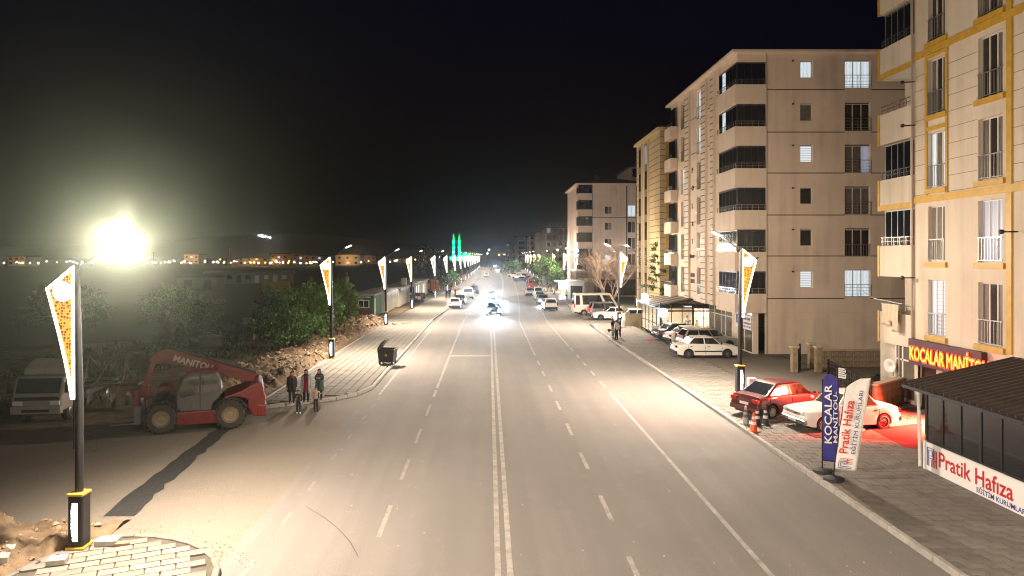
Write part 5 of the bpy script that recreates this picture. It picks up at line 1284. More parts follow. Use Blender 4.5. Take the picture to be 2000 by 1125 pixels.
# ---- restaurant pavilion
RX, RY0, RY1 = 14.65, 59.0, 66.2; RW = 4.6
o = E('restaurant_pavilion',(RX,RY0,ZP),0,'glass-walled restaurant pavilion with brightly lit interior under the beige block','restaurant')
fr = M('restaurant_frame',(.02,.02,.028),.45,.3)
warm_in = M('restaurant_ceiling',(.7,.6,.45),.8)
mb = MB(); mb.box(0,0,0,RW+.4,RY1-RY0,.04); mb.build('floor',M('tile_floor',(.4,.36,.3),.5),o)
gl = M('clear_glass',(.9,.92,.92),.03,alpha=.16,spec=.6)
nx = 5
for i in range(nx):
    a = i*RW/nx; mb = MB(); mb.box(a+.05,-.01,.1,a+RW/nx-.05,.01,2.12); mb.build('glass_panel',gl,o)
for i in range(5):
    a = i*(RY1-RY0)/5; mb = MB(); mb.box(-.01,a+.05,.1,.01,a+(RY1-RY0)/5-.05,2.25); mb.build('glass_panel',gl,o)
mb = MB(); mb.box(-.06,-.05,2.12,RW,.05,2.24); mb.box(-.05,.05,2.28,.05,RY1-RY0,2.4); mb.box(-.03,-.03,.02,RW,.03,.1); mb.box(-.03,.03,.02,.03,RY1-RY0,.1); mb.box(-.03,.03,.95,.03,RY1-RY0,1.0)
for i in range(nx+1): a = i*RW/nx; wq = .07 if i in (0,3,5) else .03; mb.box(a-wq,-wq,.0,a+wq,wq,2.85+.0*i)
for i in range(1,6): a = i*(RY1-RY0)/5; mb.box(-.04,a-.04,0,.04,a+.04,2.4)
mb.box(RW*.6+.07,-.02,1.55,RW,.02,1.6); mb.build('frame',fr,o)
mb = MB(); mb.add([(-.5,-.25,2.5),(-.5,RY1-RY0+.3,2.5),(2.7,RY1-RY0+.3,3.15),(2.7,-.25,3.15),(-.5,-.25,2.6),(-.5,RY1-RY0+.3,2.6),(2.7,RY1-RY0+.3,3.25),(2.7,-.25,3.25)],[(3,2,1,0),(4,5,6,7),(0,1,5,4),(1,2,6,5),(2,3,7,6),(3,0,4,7)]); mb.build('roof',fr,o)
for i in range(4):
    y = .8+1.7*i; mb = MB(); mb.add([(-.45,y,2.62),(-.45,y+.8,2.62),(2.65,y+.8,3.25),(2.65,y,3.25)],[(3,2,1,0)]); mb.build('roof_stripe',M('roof_stripe',(.35,.31,.27),.6),o)
mb = MB(); mb.box(2.7,-.2,2.92,RW+.6,RY1-RY0,3.05); mb.build('canopy',fr,o)
mb = MB(); mb.box(.1,RY1-RY0-.12,.04,RW,RY1-RY0-.02,2.4); mb.box(RW+.25,0,.0,RW+.35,RY1-RY0,2.9); mb.build('inner_wall',M('restaurant_wall',(.55,.46,.33),.85,var=.15,scale=.8),o)
mb = MB(); mb.box(.3,.3,2.34,RW,RY1-RY0-.3,2.38); mb.build('ceiling',warm_in,o)
for i in range(3):
    for j in range(2):
        mb = MB(); mb.box(.8+1.4*i,1.2+2.8*j,2.30,1.3+1.4*i,2.4+2.8*j,2.335); q = mb.build('ceiling_lamp',M('ceiling_lamp',(1,1,1),.5,emit=(1,.86,.62),es=12),o)
    area(o,(1.0+1.4*i,3.2,2.27),1.0,4,(0,0,-1),150,(1,.82,.58))
area(o,(4.3,2.5,2.2),.5,3,(-.2,0,-1),60,(.85,.93,1))
mb = MB(); mb.box(2.6,-.35,2.45,RW-.5,-.05,2.75); mb.build('awning_cassette',fr,o,bevel=.05)
sgo = E('round_sign',(RX+.1,RY0-.45,ZP+2.05),0,'round glowing white sign at the restaurant corner','sign')
mb = MB(); mb.lathe([(.40,-.06),(.40,.06)],28,0,None,True,'y'); mb.build('disc',M('sign_glow',(1,1,1),.5,emit=(.88,.94,1),es=5),sgo)
mb = MB(); mb.lathe([(.415,-.05),(.415,.05)],28,0,None,True,'y',cap=False); mb.bar((.35,0,.25),(-.1,.4,.75),.04); mb.build('rim',fr,sgo); point(sgo,(0,-.5,0),45,(.85,.92,1),.3)
ls = E('roof_letters',(RX-.35,RY0+3.2,ZP+2.62),0,'row of tall glowing white letters on the restaurant roof edge','sign')
lm = M('letter_glow',(1,1,1),.5,emit=(.85,.93,1),es=7); y = 2.4
for i,(wd,hh,dz) in enumerate(((.28,.75,.0),(.24,.55,.1),(.3,.95,-.1),(.22,.6,.1),(.3,.85,-.05),(.26,.7,0))):
    mb = MB(); mb.box(-.04,y-.06-wd,dz,.04,y-.06-wd+.09,dz+hh); mb.box(-.04,y-.15,dz,.04,y-.06,dz+hh*.9); mb.box(-.04,y-wd+.03,dz+hh*.4,.04,y-.15,dz+hh*.55); mb.build('letter',lm,ls); y -= wd+.16
mb = MB(); mb.bar((0,2.5,-.05),(0,-.6,-.05),.05); mb.build('letter_rail',fr,ls); point(ls,(-.6,1.0,.4),60,(.85,.93,1),.4)
bx_ = E('menu_board',(xa(1275,60),60.0-1.4,ZP),R(-30),'small white menu board with a round mark standing at the restaurant corner','menu board'); mb = MB(); mb.box(-.4,-.02,.15,.4,.02,.95); mb.build('board',M('board_grey',(.5,.49,.47),.5),bx_); mb = MB(); mb.lathe([(.13,-.026),(.13,-.021)],16,0,Matrix.Translation((.1,0,.55)),True,'y'); mb.build('mark',grey_p,bx_)
mb = MB(); mb.bar((-.35,0,0),(-.35,0,.95),.04); mb.bar((.35,0,0),(.35,0,.95),.04); mb.build('legs',steel,bx_)
wood = M('table_wood',(.2,.11,.05),.5,var=.2)
chm = M('chair_beige',(.4,.33,.24),.7)
def table(x,y,label):
    t = E('dining_table',(RX+x,RY0+y,ZP+.04),0,label,'table'); mb = MB(); mb.box(-.5,-.35,.70,.5,.35,.74); mb.build('top',wood,t)
    for a in (-.43,.43):
        for b in (-.28,.28): mb = MB(); mb.box(a-.025,b-.025,0,a+.025,b+.025,.70); mb.build('leg',dark_metal,t)
def chair(x,y,rz,label):
    t = E('dining_chair',(RX+x,RY0+y,ZP+.04),rz,label,'chair'); mb = MB(); mb.box(-.22,-.22,.42,.22,.22,.47); mb.build('seat',chm,t,bevel=.02); mb = MB(); mb.box(-.22,.19,.5,.22,.24,.92); mb.build('backrest',chm,t,bevel=.02)
    for a in (-.19,.19):
        for b in (-.19,.2): mb = MB(); mb.box(a-.018,b-.018,0,a+.018,b+.018,.5 if b > 0 else .42); mb.build('leg',dark_metal,t)
table(.75,1.0,'dining table at the front left corner inside the restaurant'); table(3.3,1.1,'dining table at the right end inside the restaurant'); table(1.7,3.4,'empty dining table in the middle of the restaurant')
chair(1.3,3.0,R(-120),'empty beige chair left of the middle restaurant table'); chair(2.0,3.0,R(160),'empty beige chair right of the middle restaurant table'); chair(1.7,4.0,0,'empty beige chair behind the middle restaurant table')
chair(.5,1.75,0,'beige chair behind the front left restaurant table'); chair(1.05,1.75,0,'second beige chair behind the front left restaurant table'); chair(3.0,1.85,0,'beige chair behind the right restaurant table'); chair(3.6,1.85,0,'beige chair behind the right table nearest the building')
chair(2.55,.9,R(-90),'beige chair at the left end of the right restaurant table')
# motorcycle
o = E('motorcycle',(xa(1386,56.5),57.6,ZP),R(-60),'dark motorcycle parked by the restaurant glass next to the cars','motorcycle')
for xx in (-.6,.62):
    mb = MB(); mb.lathe([(.2,-.05),(.29,-.05),(.31,0),(.29,.05),(.2,.05)],20,0,None,True,'y',cap=False); w_ = mb.build('wheel',black,o,(xx,0,.31)); mb = MB(); mb.lathe([(.21,-.02),(.03,-.04),(.03,.04),(.21,.02)],16,0,None,True,'y',cap=False); mb.build('rim',steel,w_)
mb = MB(); mb.tube([(-.6,0,.31),(-.2,0,.6),(.35,0,.75),(.45,0,.9)],.05,8); mb.ell((.05,0,.42),(.28,.14,.2)); mb.build('frame',dark_metal,o)
mb = MB(); mb.ell((.15,0,.84),(.28,.14,.13)); mb.build('tank',dark_p,o); mb = MB(); mb.ell((-.35,0,.8),(.38,.13,.07)); mb.build('seat',black,o)
mb = MB(); mb.tube([(.62,0,.31),(.45,0,.95)],.04,8); mb.tube([(.38,-.34,1.06),(.45,0,1.0),(.38,.34,1.06)],.018,6); mb.build('fork',steel,o); mb = MB(); mb.ell((.55,0,.9),(.09,.1,.09)); mb.build('headlight',head_lens,o)
# cream garden wall, pillar and bollard left of the restaurant
o = E('garden_wall',(xa(1230,67.5),67.6,0),0,'cream plastered garden wall with pillar left of the restaurant','wall'); cw_ = M('wall_cream',(.48,.40,.27),.9,var=.15,scale=2)
mb = MB(); mb.box(.0,0,0,1.3,.18,1.3); mb.build('panel',cw_,o); mb = MB(); mb.box(-.4,-.08,0,.02,.25,1.55); mb.build('pillar',cw_,o); mb = MB(); mb.box(.02,-.04,1.3,1.3,.22,1.36); mb.build('coping',MATS['coping'],o)
x,y = gp(1217,640,.13); o = E('bollard',(x,y,ZP),0,'rounded white bollard beside the cream garden wall','bollard'); mb = MB(); mb.lathe([(.16,0),(.16,.75),(.13,.88),(.06,.95),(.0,.96)],16); mb.build('body',white_metal,o); mb = MB(); mb.lathe([(.2,0),(.2,.05)],16); mb.build('foot',kerb_m,o)
x,y = gp(874,603); o = E('concrete_barrier',(x,y,0),R(5),'pale concrete barrier block at the left kerb behind the white saloon','barrier'); mb = MB(); mb.poly([(-.35,0),(.35,0),(.3,.25),(.14,.4),(.1,.95),(-.1,.95),(-.14,.4),(-.3,.25)],-.5,.5); mb.build('body',kerb_m,o,bevel=.02); mb = MB(); mb.box(-.7,-1.2,0,.5,-.7,.2); mb.box(-.9,-1.5,0,-.3,-1.2,.15); mb.build('rubble_pieces',kerb_m,o)
# site cabins on the left
grn = M('cabin_green',(.01,.10,.05),.6,var=.15); mar = M('cabin_maroon',(.09,.03,.03),.7); cwh = M('cabin_white',(.50,.48,.42),.7,var=.12,scale=1)
CXR = -12.9; y0 = 77.4
o = E('green_cabin',(CXR,y0,0),R(0),'green site office cabin with white window at the end of the cabin row','cabin')
mb = MB(); mb.box(-2.85,0,.15,0,5.5,2.55); mb.build('wall',grn,o); mb = MB(); mb.box(-2.6,-.02,.25,-.15,-.003,1.05); mb.build('lower_panel',mar,o)
mb = MB(); mb.box(-3.0,-.2,2.55,.15,5.6,2.72); mb.build('roof',M('cabin_roof',(.3,.28,.25),.7),o); mb = MB(); mb.box(-2.9,-.03,2.28,.02,-.004,2.5); bd_ = mb.build('sign_band',grn,o)
text('ETHEM TEMEL',.24,ink_w,o,(-1.75,-.035,2.30),0,'lettering',.003,sx=.95); text('MÜHENDİSLİK',.14,ink_w,o,(-2.1,-.012,2.1),0,'lettering',.002)
mb = MB(); mb.box(-1.75,-.05,1.2,-.5,-.004,2.05); w_ = mb.build('window',pvc,o)
for a in (-1.68,-1.09): mb = MB(); mb.box(a,-.06,1.27,a+.52,-.052,1.98); mb.build('pane',pane_d,w_)
mb = MB(); mb.box(-.003,.4,.25,.02,1.3,2.2); mb.build('door',cwh,o)
CG = 'white cabins along the left pavement'
for i,(ya,L_,hh,lb,mt) in enumerate(((83.5,9,2.6,'first white corrugated cabin behind the green cabin',cwh),(93,9,2.6,'second white corrugated cabin, with bunting under its eave',cwh),(102.6,6,2.7,'third cabin, grey-blue with glass doors',M('cabin_blue',(.30,.36,.38),.6)),(109,8,2.7,'fourth pale cabin behind a heap of goods',cwh),(117.5,10,2.7,'farthest pale cabin with glowing door strips',cwh))):
    o = E('site_cabin',(CXR+off(ya)*.9,ya,0),R(0),lb,'cabin',CG)
    mb = MB(); mb.box(-2.6,0,.1,0,L_,hh); mb.build('wall',mt,o); mb = MB(); mb.box(-2.8,-.1,hh,.35,L_+.1,hh+.14); mb.build('roof',MATS['cabin_roof'],o)
    n = int(L_/.55); 
    for k in range(n):
        mb = MB(); mb.box(.002,k*L_/n+.03,.15,.05,k*L_/n+.09,hh-.35); mb.build('rib',cwh if k % 4 else M('cabin_post',(.6,.57,.5),.6),o)
    if i in (0,1):
        mb = MB()
        for k in range(14): mb.add([(.37,k*L_/14,hh),(.37,(k+.9)*L_/14,hh),(.37,(k+.45)*L_/14,hh-.55-.2*(k%3))],[(0,1,2)])
        q = mb.build('bunting',M('bunting',(.55,.6,.75),.8),o); q.modifiers.new('s','SOLIDIFY').thickness = .01
    else:
        for k in range(2):
            mb = MB(); mb.box(.06,1+3*k,.3,.08,1.5+3*k,2.2); mb.build('lit_door',M('lit_strip',(1,1,1),.5,emit=(.8,.9,1),es=1.4),o)
    if i == 1: mb = MB(); mb.box(-.6,7.5,hh+.14,.1,8.4,hh+1.2); mb.build('roof_box',cwh,o)
o = E('goods_heap',(CXR+2.2,106,0),0,'heap of stacked goods and sacks in front of the fourth cabin','goods')
for i in range(14):
    mb = MB(); s = random.uniform(.25,.6); mb.cbox((random.uniform(-.6,.6),random.uniform(-2,2),s/2+.4*(i%3)),(s,s*1.2,s),random.random()); mb.build('crate',random.choice([wood,cwh,blue_p,MATS['rusty_iron']]),o)
o = E('blue_door_booth',(CXR+1.3,103.2,0),0,'dark blue door booth standing before the cabins','booth'); mb = MB(); mb.box(-.5,-.5,0,.5,.5,2.4); mb.build('body',blue_p,o,bevel=.03); mb = MB(); mb.box(-.35,-.52,.2,.35,-.503,2.2); mb.build('door',dark_p,o); mb = MB(); mb.lathe([(.2,-.535),(.2,-.525)],14,0,Matrix.Translation((0,0,1.4)),True,'y'); mb.build('mark',cwh,o)
# kiosk on the right
o = E('kiosk',(xa(1090,111),111,0),0,'small white kiosk with glaring light box beyond the minibus','kiosk')
mb = MB(); mb.box(.6,0,0,4.2,4,2.8); mb.build('wall',white_metal,o); mb = MB(); mb.box(-.3,-.4,2.8,4.5,4.3,3.0); mb.build('roof',white_metal,o)
mb = MB(); mb.box(.1,-.3,1.75,1.2,.2,2.7); mb.build('light_box',M('lightbox',(1,1,1),.5,emit=(.85,.95,1),es=6),o); mb = MB(); mb.box(2.0,-.05,.2,3.9,-.004,2.2); mb.build('window',pane_d,o); mb = MB(); mb.box(.9,-.04,.2,1.6,-.004,2.1); mb.build('door',pane_l,o); mb = MB(); mb.box(.1,-.9,.1,1.1,-.3,.6); mb.build('lit_freezer',M('lit_strip',(1,1,1)),o); point(o,(.3,-1.6,1.8),160,(.85,.95,1),.4)
o = E('low_shop',(xa(1128,116),118,0),0,'low single-storey shop under the pink block behind the bare tree','shop'); mb = MB(); mb.box(0,0,0,14,8,4.2); mb.build('wall',M('shop_wall',(.16,.10,.08),.8,c2=(.35,.3,.26),scale=.7),o); mb = MB(); mb.box(-.2,-.6,4.2,14.2,8,4.5); mb.build('fascia',M('fascia_pale',(.45,.45,.5),.6),o); mb = MB(); mb.box(.1,-.05,.3,3,-.004,3.2); mb.build('window',M('poster',(.5,.35,.28),.6,c2=(.6,.58,.55),scale=2),o); mb = MB(); mb.box(3.6,-.05,.3,12,-.004,3.0); mb.build('window',pane_d,o)
# ------------------------------------------------------------------ people
skin_m = M('skin',(.45,.27,.19),.6); eye_m = M('eye_dark',(.02,.015,.012),.3)
def cm(name,c): return M('cloth_'+name,c,.9,var=.15,scale=6,bump=.3,bscale=40)
def person(label, x, y, face, h, top, legs, shoes, hair, pose='stand', coat=None, scarf=None, long_hair=False, z=ZP, group=None, bag=False, sleeve='long', cap=None):
    """face: heading angle of the gaze (0 = +x)"""
    o = E('person',(x,y,z),face+R(90),label,'person',group)
    J = dict(pel=(0,0,.53),wai=(0,0,.62),che=(0,.005,.73),nb=(0,.008,.815),nk=(0,.0,.855),hd=(0,-.012,.915),cr=(0,-.002,.972))
    for s,n in ((-1,'r'),(1,'l')):
        J['sh'+n] = (s*.105,.005,.795); J['el'+n] = (s*.135,.012,.635); J['wr'+n] = (s*.14,-.035,.49); J['ha'+n] = (s*.138,-.05,.45)
        J['hi'+n] = (s*.05,0,.505); J['kn'+n] = (s*.055,-.008,.285); J['an'+n] = (s*.058,.012,.05); J['to'+n] = (s*.066,-.085,.022)
    if pose == 'walk': J['knl']=(.052,-.06,.285);J['anl']=(.055,-.05,.055);J['tol']=(.06,-.14,.025);J['anr']=(-.055,.09,.06);J['tor']=(-.06,.0,.022);J['wrl']=(.14,.03,.49);J['hal']=(.14,.02,.45);J['wrr']=(-.14,-.08,.5);J['har']=(-.138,-.1,.46)
    if pose == 'phone': 
        for s,n in ((-1,'r'),(1,'l')): J['el'+n]=(s*.125,-.03,.65);J['wr'+n]=(s*.05,-.12,.70);J['ha'+n]=(s*.03,-.145,.725)
    if pose == 'point': J['ell']=(.17,-.06,.70);J['wrl']=(.25,-.13,.76);J['hal']=(.28,-.15,.78)
    if pose == 'kid': J['elr']=(-.15,-.05,.66);J['wrr']=(-.06,-.12,.74);J['har']=(-.04,-.13,.77);J['wrl']=(.12,-.09,.53);J['hal']=(.11,-.12,.51)
    if pose == 'sit':
        for s,n in ((-1,'r'),(1,'l')): J['kn'+n]=(s*.06,-.26,.515);J['an'+n]=(s*.06,-.25,.28);J['to'+n]=(s*.065,-.34,.255);J['el'+n]=(s*.14,-.06,.66);J['wr'+n]=(s*.08,-.2,.665);J['ha'+n]=(s*.06,-.24,.665)
    if pose == 'lean': 
        for k in ('che','nb','nk','hd','cr','shl','shr'): q = J[k]; J[k] = (q[0],q[1]-.35*(q[2]-.6),q[2]-.02)
    rad = dict(pel=(.088,.066),wai=(.078,.058),che=(.098,.064),nb=(.05,.042),nk=(.033,.034),hd=(.052,.062),cr=(.032,.04))
    for n in 'rl': rad.update({'sh'+n:(.045,.045),'el'+n:(.031,.031),'wr'+n:(.021,.021),'ha'+n:(.022,.015),'hi'+n:(.07,.07),'kn'+n:(.046,.046),'an'+n:(.029,.029),'to'+n:(.027,.02)})
    if legs is not None and pose != 'sit': 
        for n in 'rl': rad['an'+n] = (.038,.038)
    ks = list(J); ix = {k:i for i,k in enumerate(ks)}
    ed = [('pel','wai'),('wai','che'),('che','nb'),('nb','nk'),('nk','hd'),('hd','cr')]
    for n in 'rl': ed += [('nb','sh'+n),('sh'+n,'el'+n),('el'+n,'wr'+n),('wr'+n,'ha'+n),('pel','hi'+n),('hi'+n,'kn'+n),('kn'+n,'an'+n),('an'+n,'to'+n)]
    me = bpy.data.meshes.new('tmp'); me.from_pydata([Vector(J[k])*h for k in ks],[(ix[a],ix[b]) for a,b in ed],[]); 
    t = bpy.data.objects.new('tmp',me); col.objects.link(t); md = t.modifiers.new('skin','SKIN'); 
    if not me.skin_vertices: 
        bpy.context.view_layer.update()
    sv = me.skin_vertices[0].data
    for k,i in ix.items(): sv[i].radius = (rad[k][0]*h,rad[k][1]*h); sv[i].use_root = (k == 'pel')
    sb = t.modifiers.new('sub','SUBSURF'); sb.levels = 1; sb.render_levels = 1
    dg = bpy.context.evaluated_depsgraph_get(); ev = t.evaluated_get(dg); m2 = bpy.data.meshes.new_from_object(ev)
    vs = [tuple(v.co) for v in m2.vertices]; fs = [tuple(p.vertices) for p in m2.polygons]; cen = [p.center.copy() for p in m2.polygons]
    bpy.data.objects.remove(t); bpy.data.meshes.remove(me); bpy.data.meshes.remove(m2)
    # 0 skin 1 top 2 legs 3 shoes 4 eyes
    segm = {}
    for a,b in ed:
        q = b[:2]; mi = 1
        if q in ('nk','hd','cr') : mi = 0
        if q == 'ha': mi = 0
        if q == 'wr' : mi = 1 if sleeve == 'long' else 0
        if q in ('hi','kn','an'): mi = 2
        if q == 'to': mi = 3
        segm[(a,b)] = (Vector(J[a])*h,Vector(J[b])*h,mi)
    mb = MB(); mis = []
    for c in cen:
        best = 9; bm_ = 1
        for A,B,mi in segm.values():
            d = B-A; tt = max(0,min(1,(c-A).dot(d)/d.length_squared)); dist = (A+d*tt-c).length
            if dist < best: best = dist; bm_ = mi
        mis.append(bm_)
    mb.v = vs; mb.f = fs; mb.mi = mis; mb.sm = [True]*len(fs)
    for n,s in (('r',-1),('l',1)):                         # five fingers each
        a = Vector(J['ha'+n])*h; d = (a-Vector(J['wr'+n])*h).normalized(); side = d.cross(Vector((0,1,0))); side = side.normalized() if side.length > .1 else Vector((1,0,0))
        pal = d.cross(side).normalized()
        for q,(of,ln) in enumerate(((-.016,.036),(-.005,.043),(.006,.041),(.016,.032))):
            p = a+side*of*h; mb.tube([p,p+d*ln*.55*h,p+d*ln*.9*h+pal*.012*h],[.0055*h,.005*h,.004*h],5,0)
        p = a-d*.02*h+side*.018*h*s; mb.tube([p,p+(d*.6+side*s*.8).normalized()*.022*h,p+d*.035*h+side*s*.024*h],[.006*h,.0055*h,.0045*h],5,0)
    hc = Vector(J['hd'])*h
    mb.ell(hc+Vector((0,-.064*h,-.006*h)),(.008*h,.012*h,.014*h),6,5,0)
    for s in (-1,1): mb.ell(hc+Vector((s*.02*h,-.057*h,.008*h)),(.007*h,.006*h,.004*h),6,4,4); mb.ell(hc+Vector((s*.053*h,.0,-.002*h)),(.007*h,.012*h,.017*h),6,5,0)
    mb.ell(hc+Vector((0,-.054*h,-.032*h)),(.014*h,.006*h,.004*h),6,4,5)
    mb.build('body',[skin_m,top,legs,shoes,eye_m,M('lips',(.35,.12,.1),.6)],o)
    # hair / scarf
    mb = MB(); hm_ = scarf or hair
    vs = []; n, k = 12, 6
    for i in range(k+1):
        f = math.pi*.62*i/k
        for j in range(n):
            a = 2*math.pi*j/n; r = math.sin(f); xx,yy,zz = math.cos(a)*r*.062, math.sin(a)*r*.072+.006, math.cos(f)*.068
            if math.sin(a) < -.35 and f > 1.05: zz = max(zz,.022); 
            vs.append(hc+Vector((xx,yy,zz+.012))*h)
    mb.add(vs,[(i*n+j,i*n+(j+1)%n,(i+1)*n+(j+1)%n,(i+1)*n+j) for i in range(k) for j in range(n)],0,True)
    if scarf: mb.lathe([(.058*h,.86*h),(.075*h,.83*h),(.10*h,.785*h)],12,0,None,True,cap=False); mb.ell(hc+Vector((0,.02,-.03))*h,(.058*h,.06*h,.07*h),10,6)
    if long_hair: mb.ell(hc+Vector((0,.035,-.05))*h,(.06*h,.045*h,.12*h),10,6); mb.ell(hc+Vector((.045,-.01,-.075))*h,(.022*h,.03*h,.085*h),8,5); mb.ell(hc+Vector((-.045,-.01,-.075))*h,(.022*h,.03*h,.085*h),8,5)
    mb.build('headscarf' if scarf else 'hair',hm_,o)
    if coat:
        cmat, hem, openf, inner = coat; mb = MB(); n = 16; rings = [(.80,.112,.062),(.74,.125,.082),(.62,.115,.078),(.52,.122,.085),((.52+hem)/2,.130,.092),(hem,.140,.10)]
        vs = []
        for zz,rx,ry in rings:
            for j in range(n+1):
                a = -math.pi/2+openf+(2*math.pi-2*openf)*j/n; vs.append((math.cos(a)*rx*h,math.sin(a)*ry*h+.005*h,zz*h))
        mb.add(vs,[(i*(n+1)+j,i*(n+1)+j+1,(i+1)*(n+1)+j+1,(i+1)*(n+1)+j) for i in range(len(rings)-1) for j in range(n)],0,True)
        q = mb.build('coat',cmat,o); q.modifiers.new('s','SOLIDIFY').thickness = .015
        if inner:
            mb = MB(); vs = []
            for zz,rx,ry in rings[1:]:
                for j in range(n+1): a = 2*math.pi*j/n; vs.append((math.cos(a)*rx*.93*h,math.sin(a)*ry*.93*h,zz*h+.04*h))
            mb.add(vs,[(i*(n+1)+j,i*(n+1)+j+1,(i+1)*(n+1)+j+1,(i+1)*(n+1)+j) for i in range(len(rings)-2) for j in range(n)],0,True); mb.build('dress',inner,o)
    if bag:
        b = E('helmet',(0,0,0)); bpy.data.objects.remove(b)
    return o
blk = cm('black',(.015,.015,.017)); nav = cm('navy',(.02,.025,.045)); gry = cm('grey',(.30,.31,.33)); mrn = cm('maroon',(.16,.012,.016)); wht = cm('white',(.62,.60,.57)); den = cm('denim',(.22,.26,.33)); tan_ = cm('tan',(.3,.24,.17)); hairb = M('hair_brown',(.05,.03,.018),.6); hairk = M('hair_black',(.012,.01,.009),.6); shoe = M('shoe_dark',(.02,.018,.018),.6); shoew = M('shoe_white',(.6,.58,.55),.6); teal = cm('teal',(.05,.07,.08))
PG = 'family standing on the left pavement'
def put(px,py,z=0): return gp(px,py,z)
x,y = gp(570,787,.13); person('woman in a long black coat and dark red headscarf, leftmost of the family',x,y,R(-78),1.50,blk,blk,shoe,hairk,coat=(blk,.36,.05,None),scarf=mrn,group=PG)
x,y = gp(598,785,.13); person('woman in an open grey coat over a maroon dress, middle of the family',x,y,R(-85),1.56,gry,blk,shoe,hairk,coat=(gry,.28,.55,mrn),scarf=nav,group=PG)
x,y = gp(624,781,.13); person('woman with long brown hair and dark coat, hands together, rightmost adult of the family',x,y,R(-95),1.50,blk,blk,shoe,hairb,pose='phone',coat=(teal,.30,.06,None),long_hair=True,group=PG)
x,y = gp(583,808); person('child in dark clothes raising one arm, standing on the road edge',x,y,R(-80),1.06,blk,nav,shoew,hairk,pose='kid',z=0,group=PG)
x,y = gp(617,804); person('child in a light patterned jacket and dark trousers, right of the other child',x,y,R(-60),1.12,tan_,blk,shoe,hairk,pose='point',z=0,group=PG)
RG = 'three people talking at the right kerb'
x,y = gp(1197,659,.13); person('woman in black t-shirt and light jeans at the right kerb, carrying a helmet',x,y,R(-40),1.62,blk,den,shoew,hairb,long_hair=True,sleeve='short',group=RG)
hx,hy = x-.32,y-.1
o = E('helmet',(hx,hy,ZP+.62),0,'black motorcycle helmet held by the woman at the right kerb','helmet'); mb = MB(); mb.ell((0,0,0),(.15,.17,.15)); mb.build('shell',dark_p,o); mb = MB(); mb.ell((0,-.06,.01),(.13,.13,.06)); mb.build('visor',dark_glass,o)
x,y = gp(1204,665,.13); person('man in white t-shirt and black trousers at the right kerb',x,y,R(120),1.68,wht,blk,shoe,hairk,sleeve='short',group=RG)
x,y = gp(1211,660,.13); person('man dressed in black with white sneakers at the right kerb',x,y,R(170),1.72,blk,blk,shoew,hairk,sleeve='short',group=RG)
LG = 'people far up the left pavement'
x,y = gp(872,586); person('far man in dark clothes, left of the pair on the left pavement',x,y,R(-90),1.72,nav,blk,shoe,hairk,group=LG,pose='walk')
x,y = gp(878,586); person('far man in dark clothes, right of the pair on the left pavement',x,y,R(-90),1.72,blk,nav,shoe,hairk,group=LG,pose='walk')
x,y = gp(889,581); person('far person bending near the parked cars on the left',x,y,R(-30),1.6,blk,blk,shoe,hairk,group=LG,pose='lean')
x,y = gp(925,572); person('far person in dark clothes standing beyond the left parked cars',x,y,R(-90),1.7,nav,nav,shoe,hairk,group=LG)
x,y = gp(1028,550); person('far person walking by the red lorry on the right',x,y,R(-90),1.7,nav,blk,shoe,hairk,pose='walk',group='people far up the right side')
x,y = gp(1031,550); person('second far person by the red lorry on the right',x,y,R(-90),1.7,blk,blk,shoe,hairk,pose='walk',group='people far up the right side')
vest = M('hi_vis',(.5,.65,.03),.8,emit=(.6,.8,.05),es=.12)
person('person in a yellow vest outside the white kiosk',xa(1106.5,109),109,R(-90),1.7,vest,blk,shoe,hairk,z=0)
DG = 'diners in the restaurant'
zz = ZP+.04
person('waiter in white shirt standing among the restaurant tables',RX+2.45,RY0+1.3,R(-20),1.70,wht,gry,shoe,hairk,z=zz,group=DG,pose='lean')
for i,(dx,dy,f,c,lb) in enumerate(((.5,1.62,-95,tan_,'diner with brown hair seated at the front left table'),(1.05,1.62,-80,mrn,'diner in red seated beside another at the front left table'),(3.0,1.72,-95,wht,'diner in white seated behind the right table'),(3.6,1.72,-85,wht,'second diner in white at the right table near the building'),(2.62,.9,0,teal,'diner seated at the left end of the right table'))):
    person(lb,RX+dx,RY0+dy,R(f),1.62,c,blk,shoe,hairb if i < 2 else hairk,pose='sit',z=zz-.38,group=DG,long_hair=i < 2)

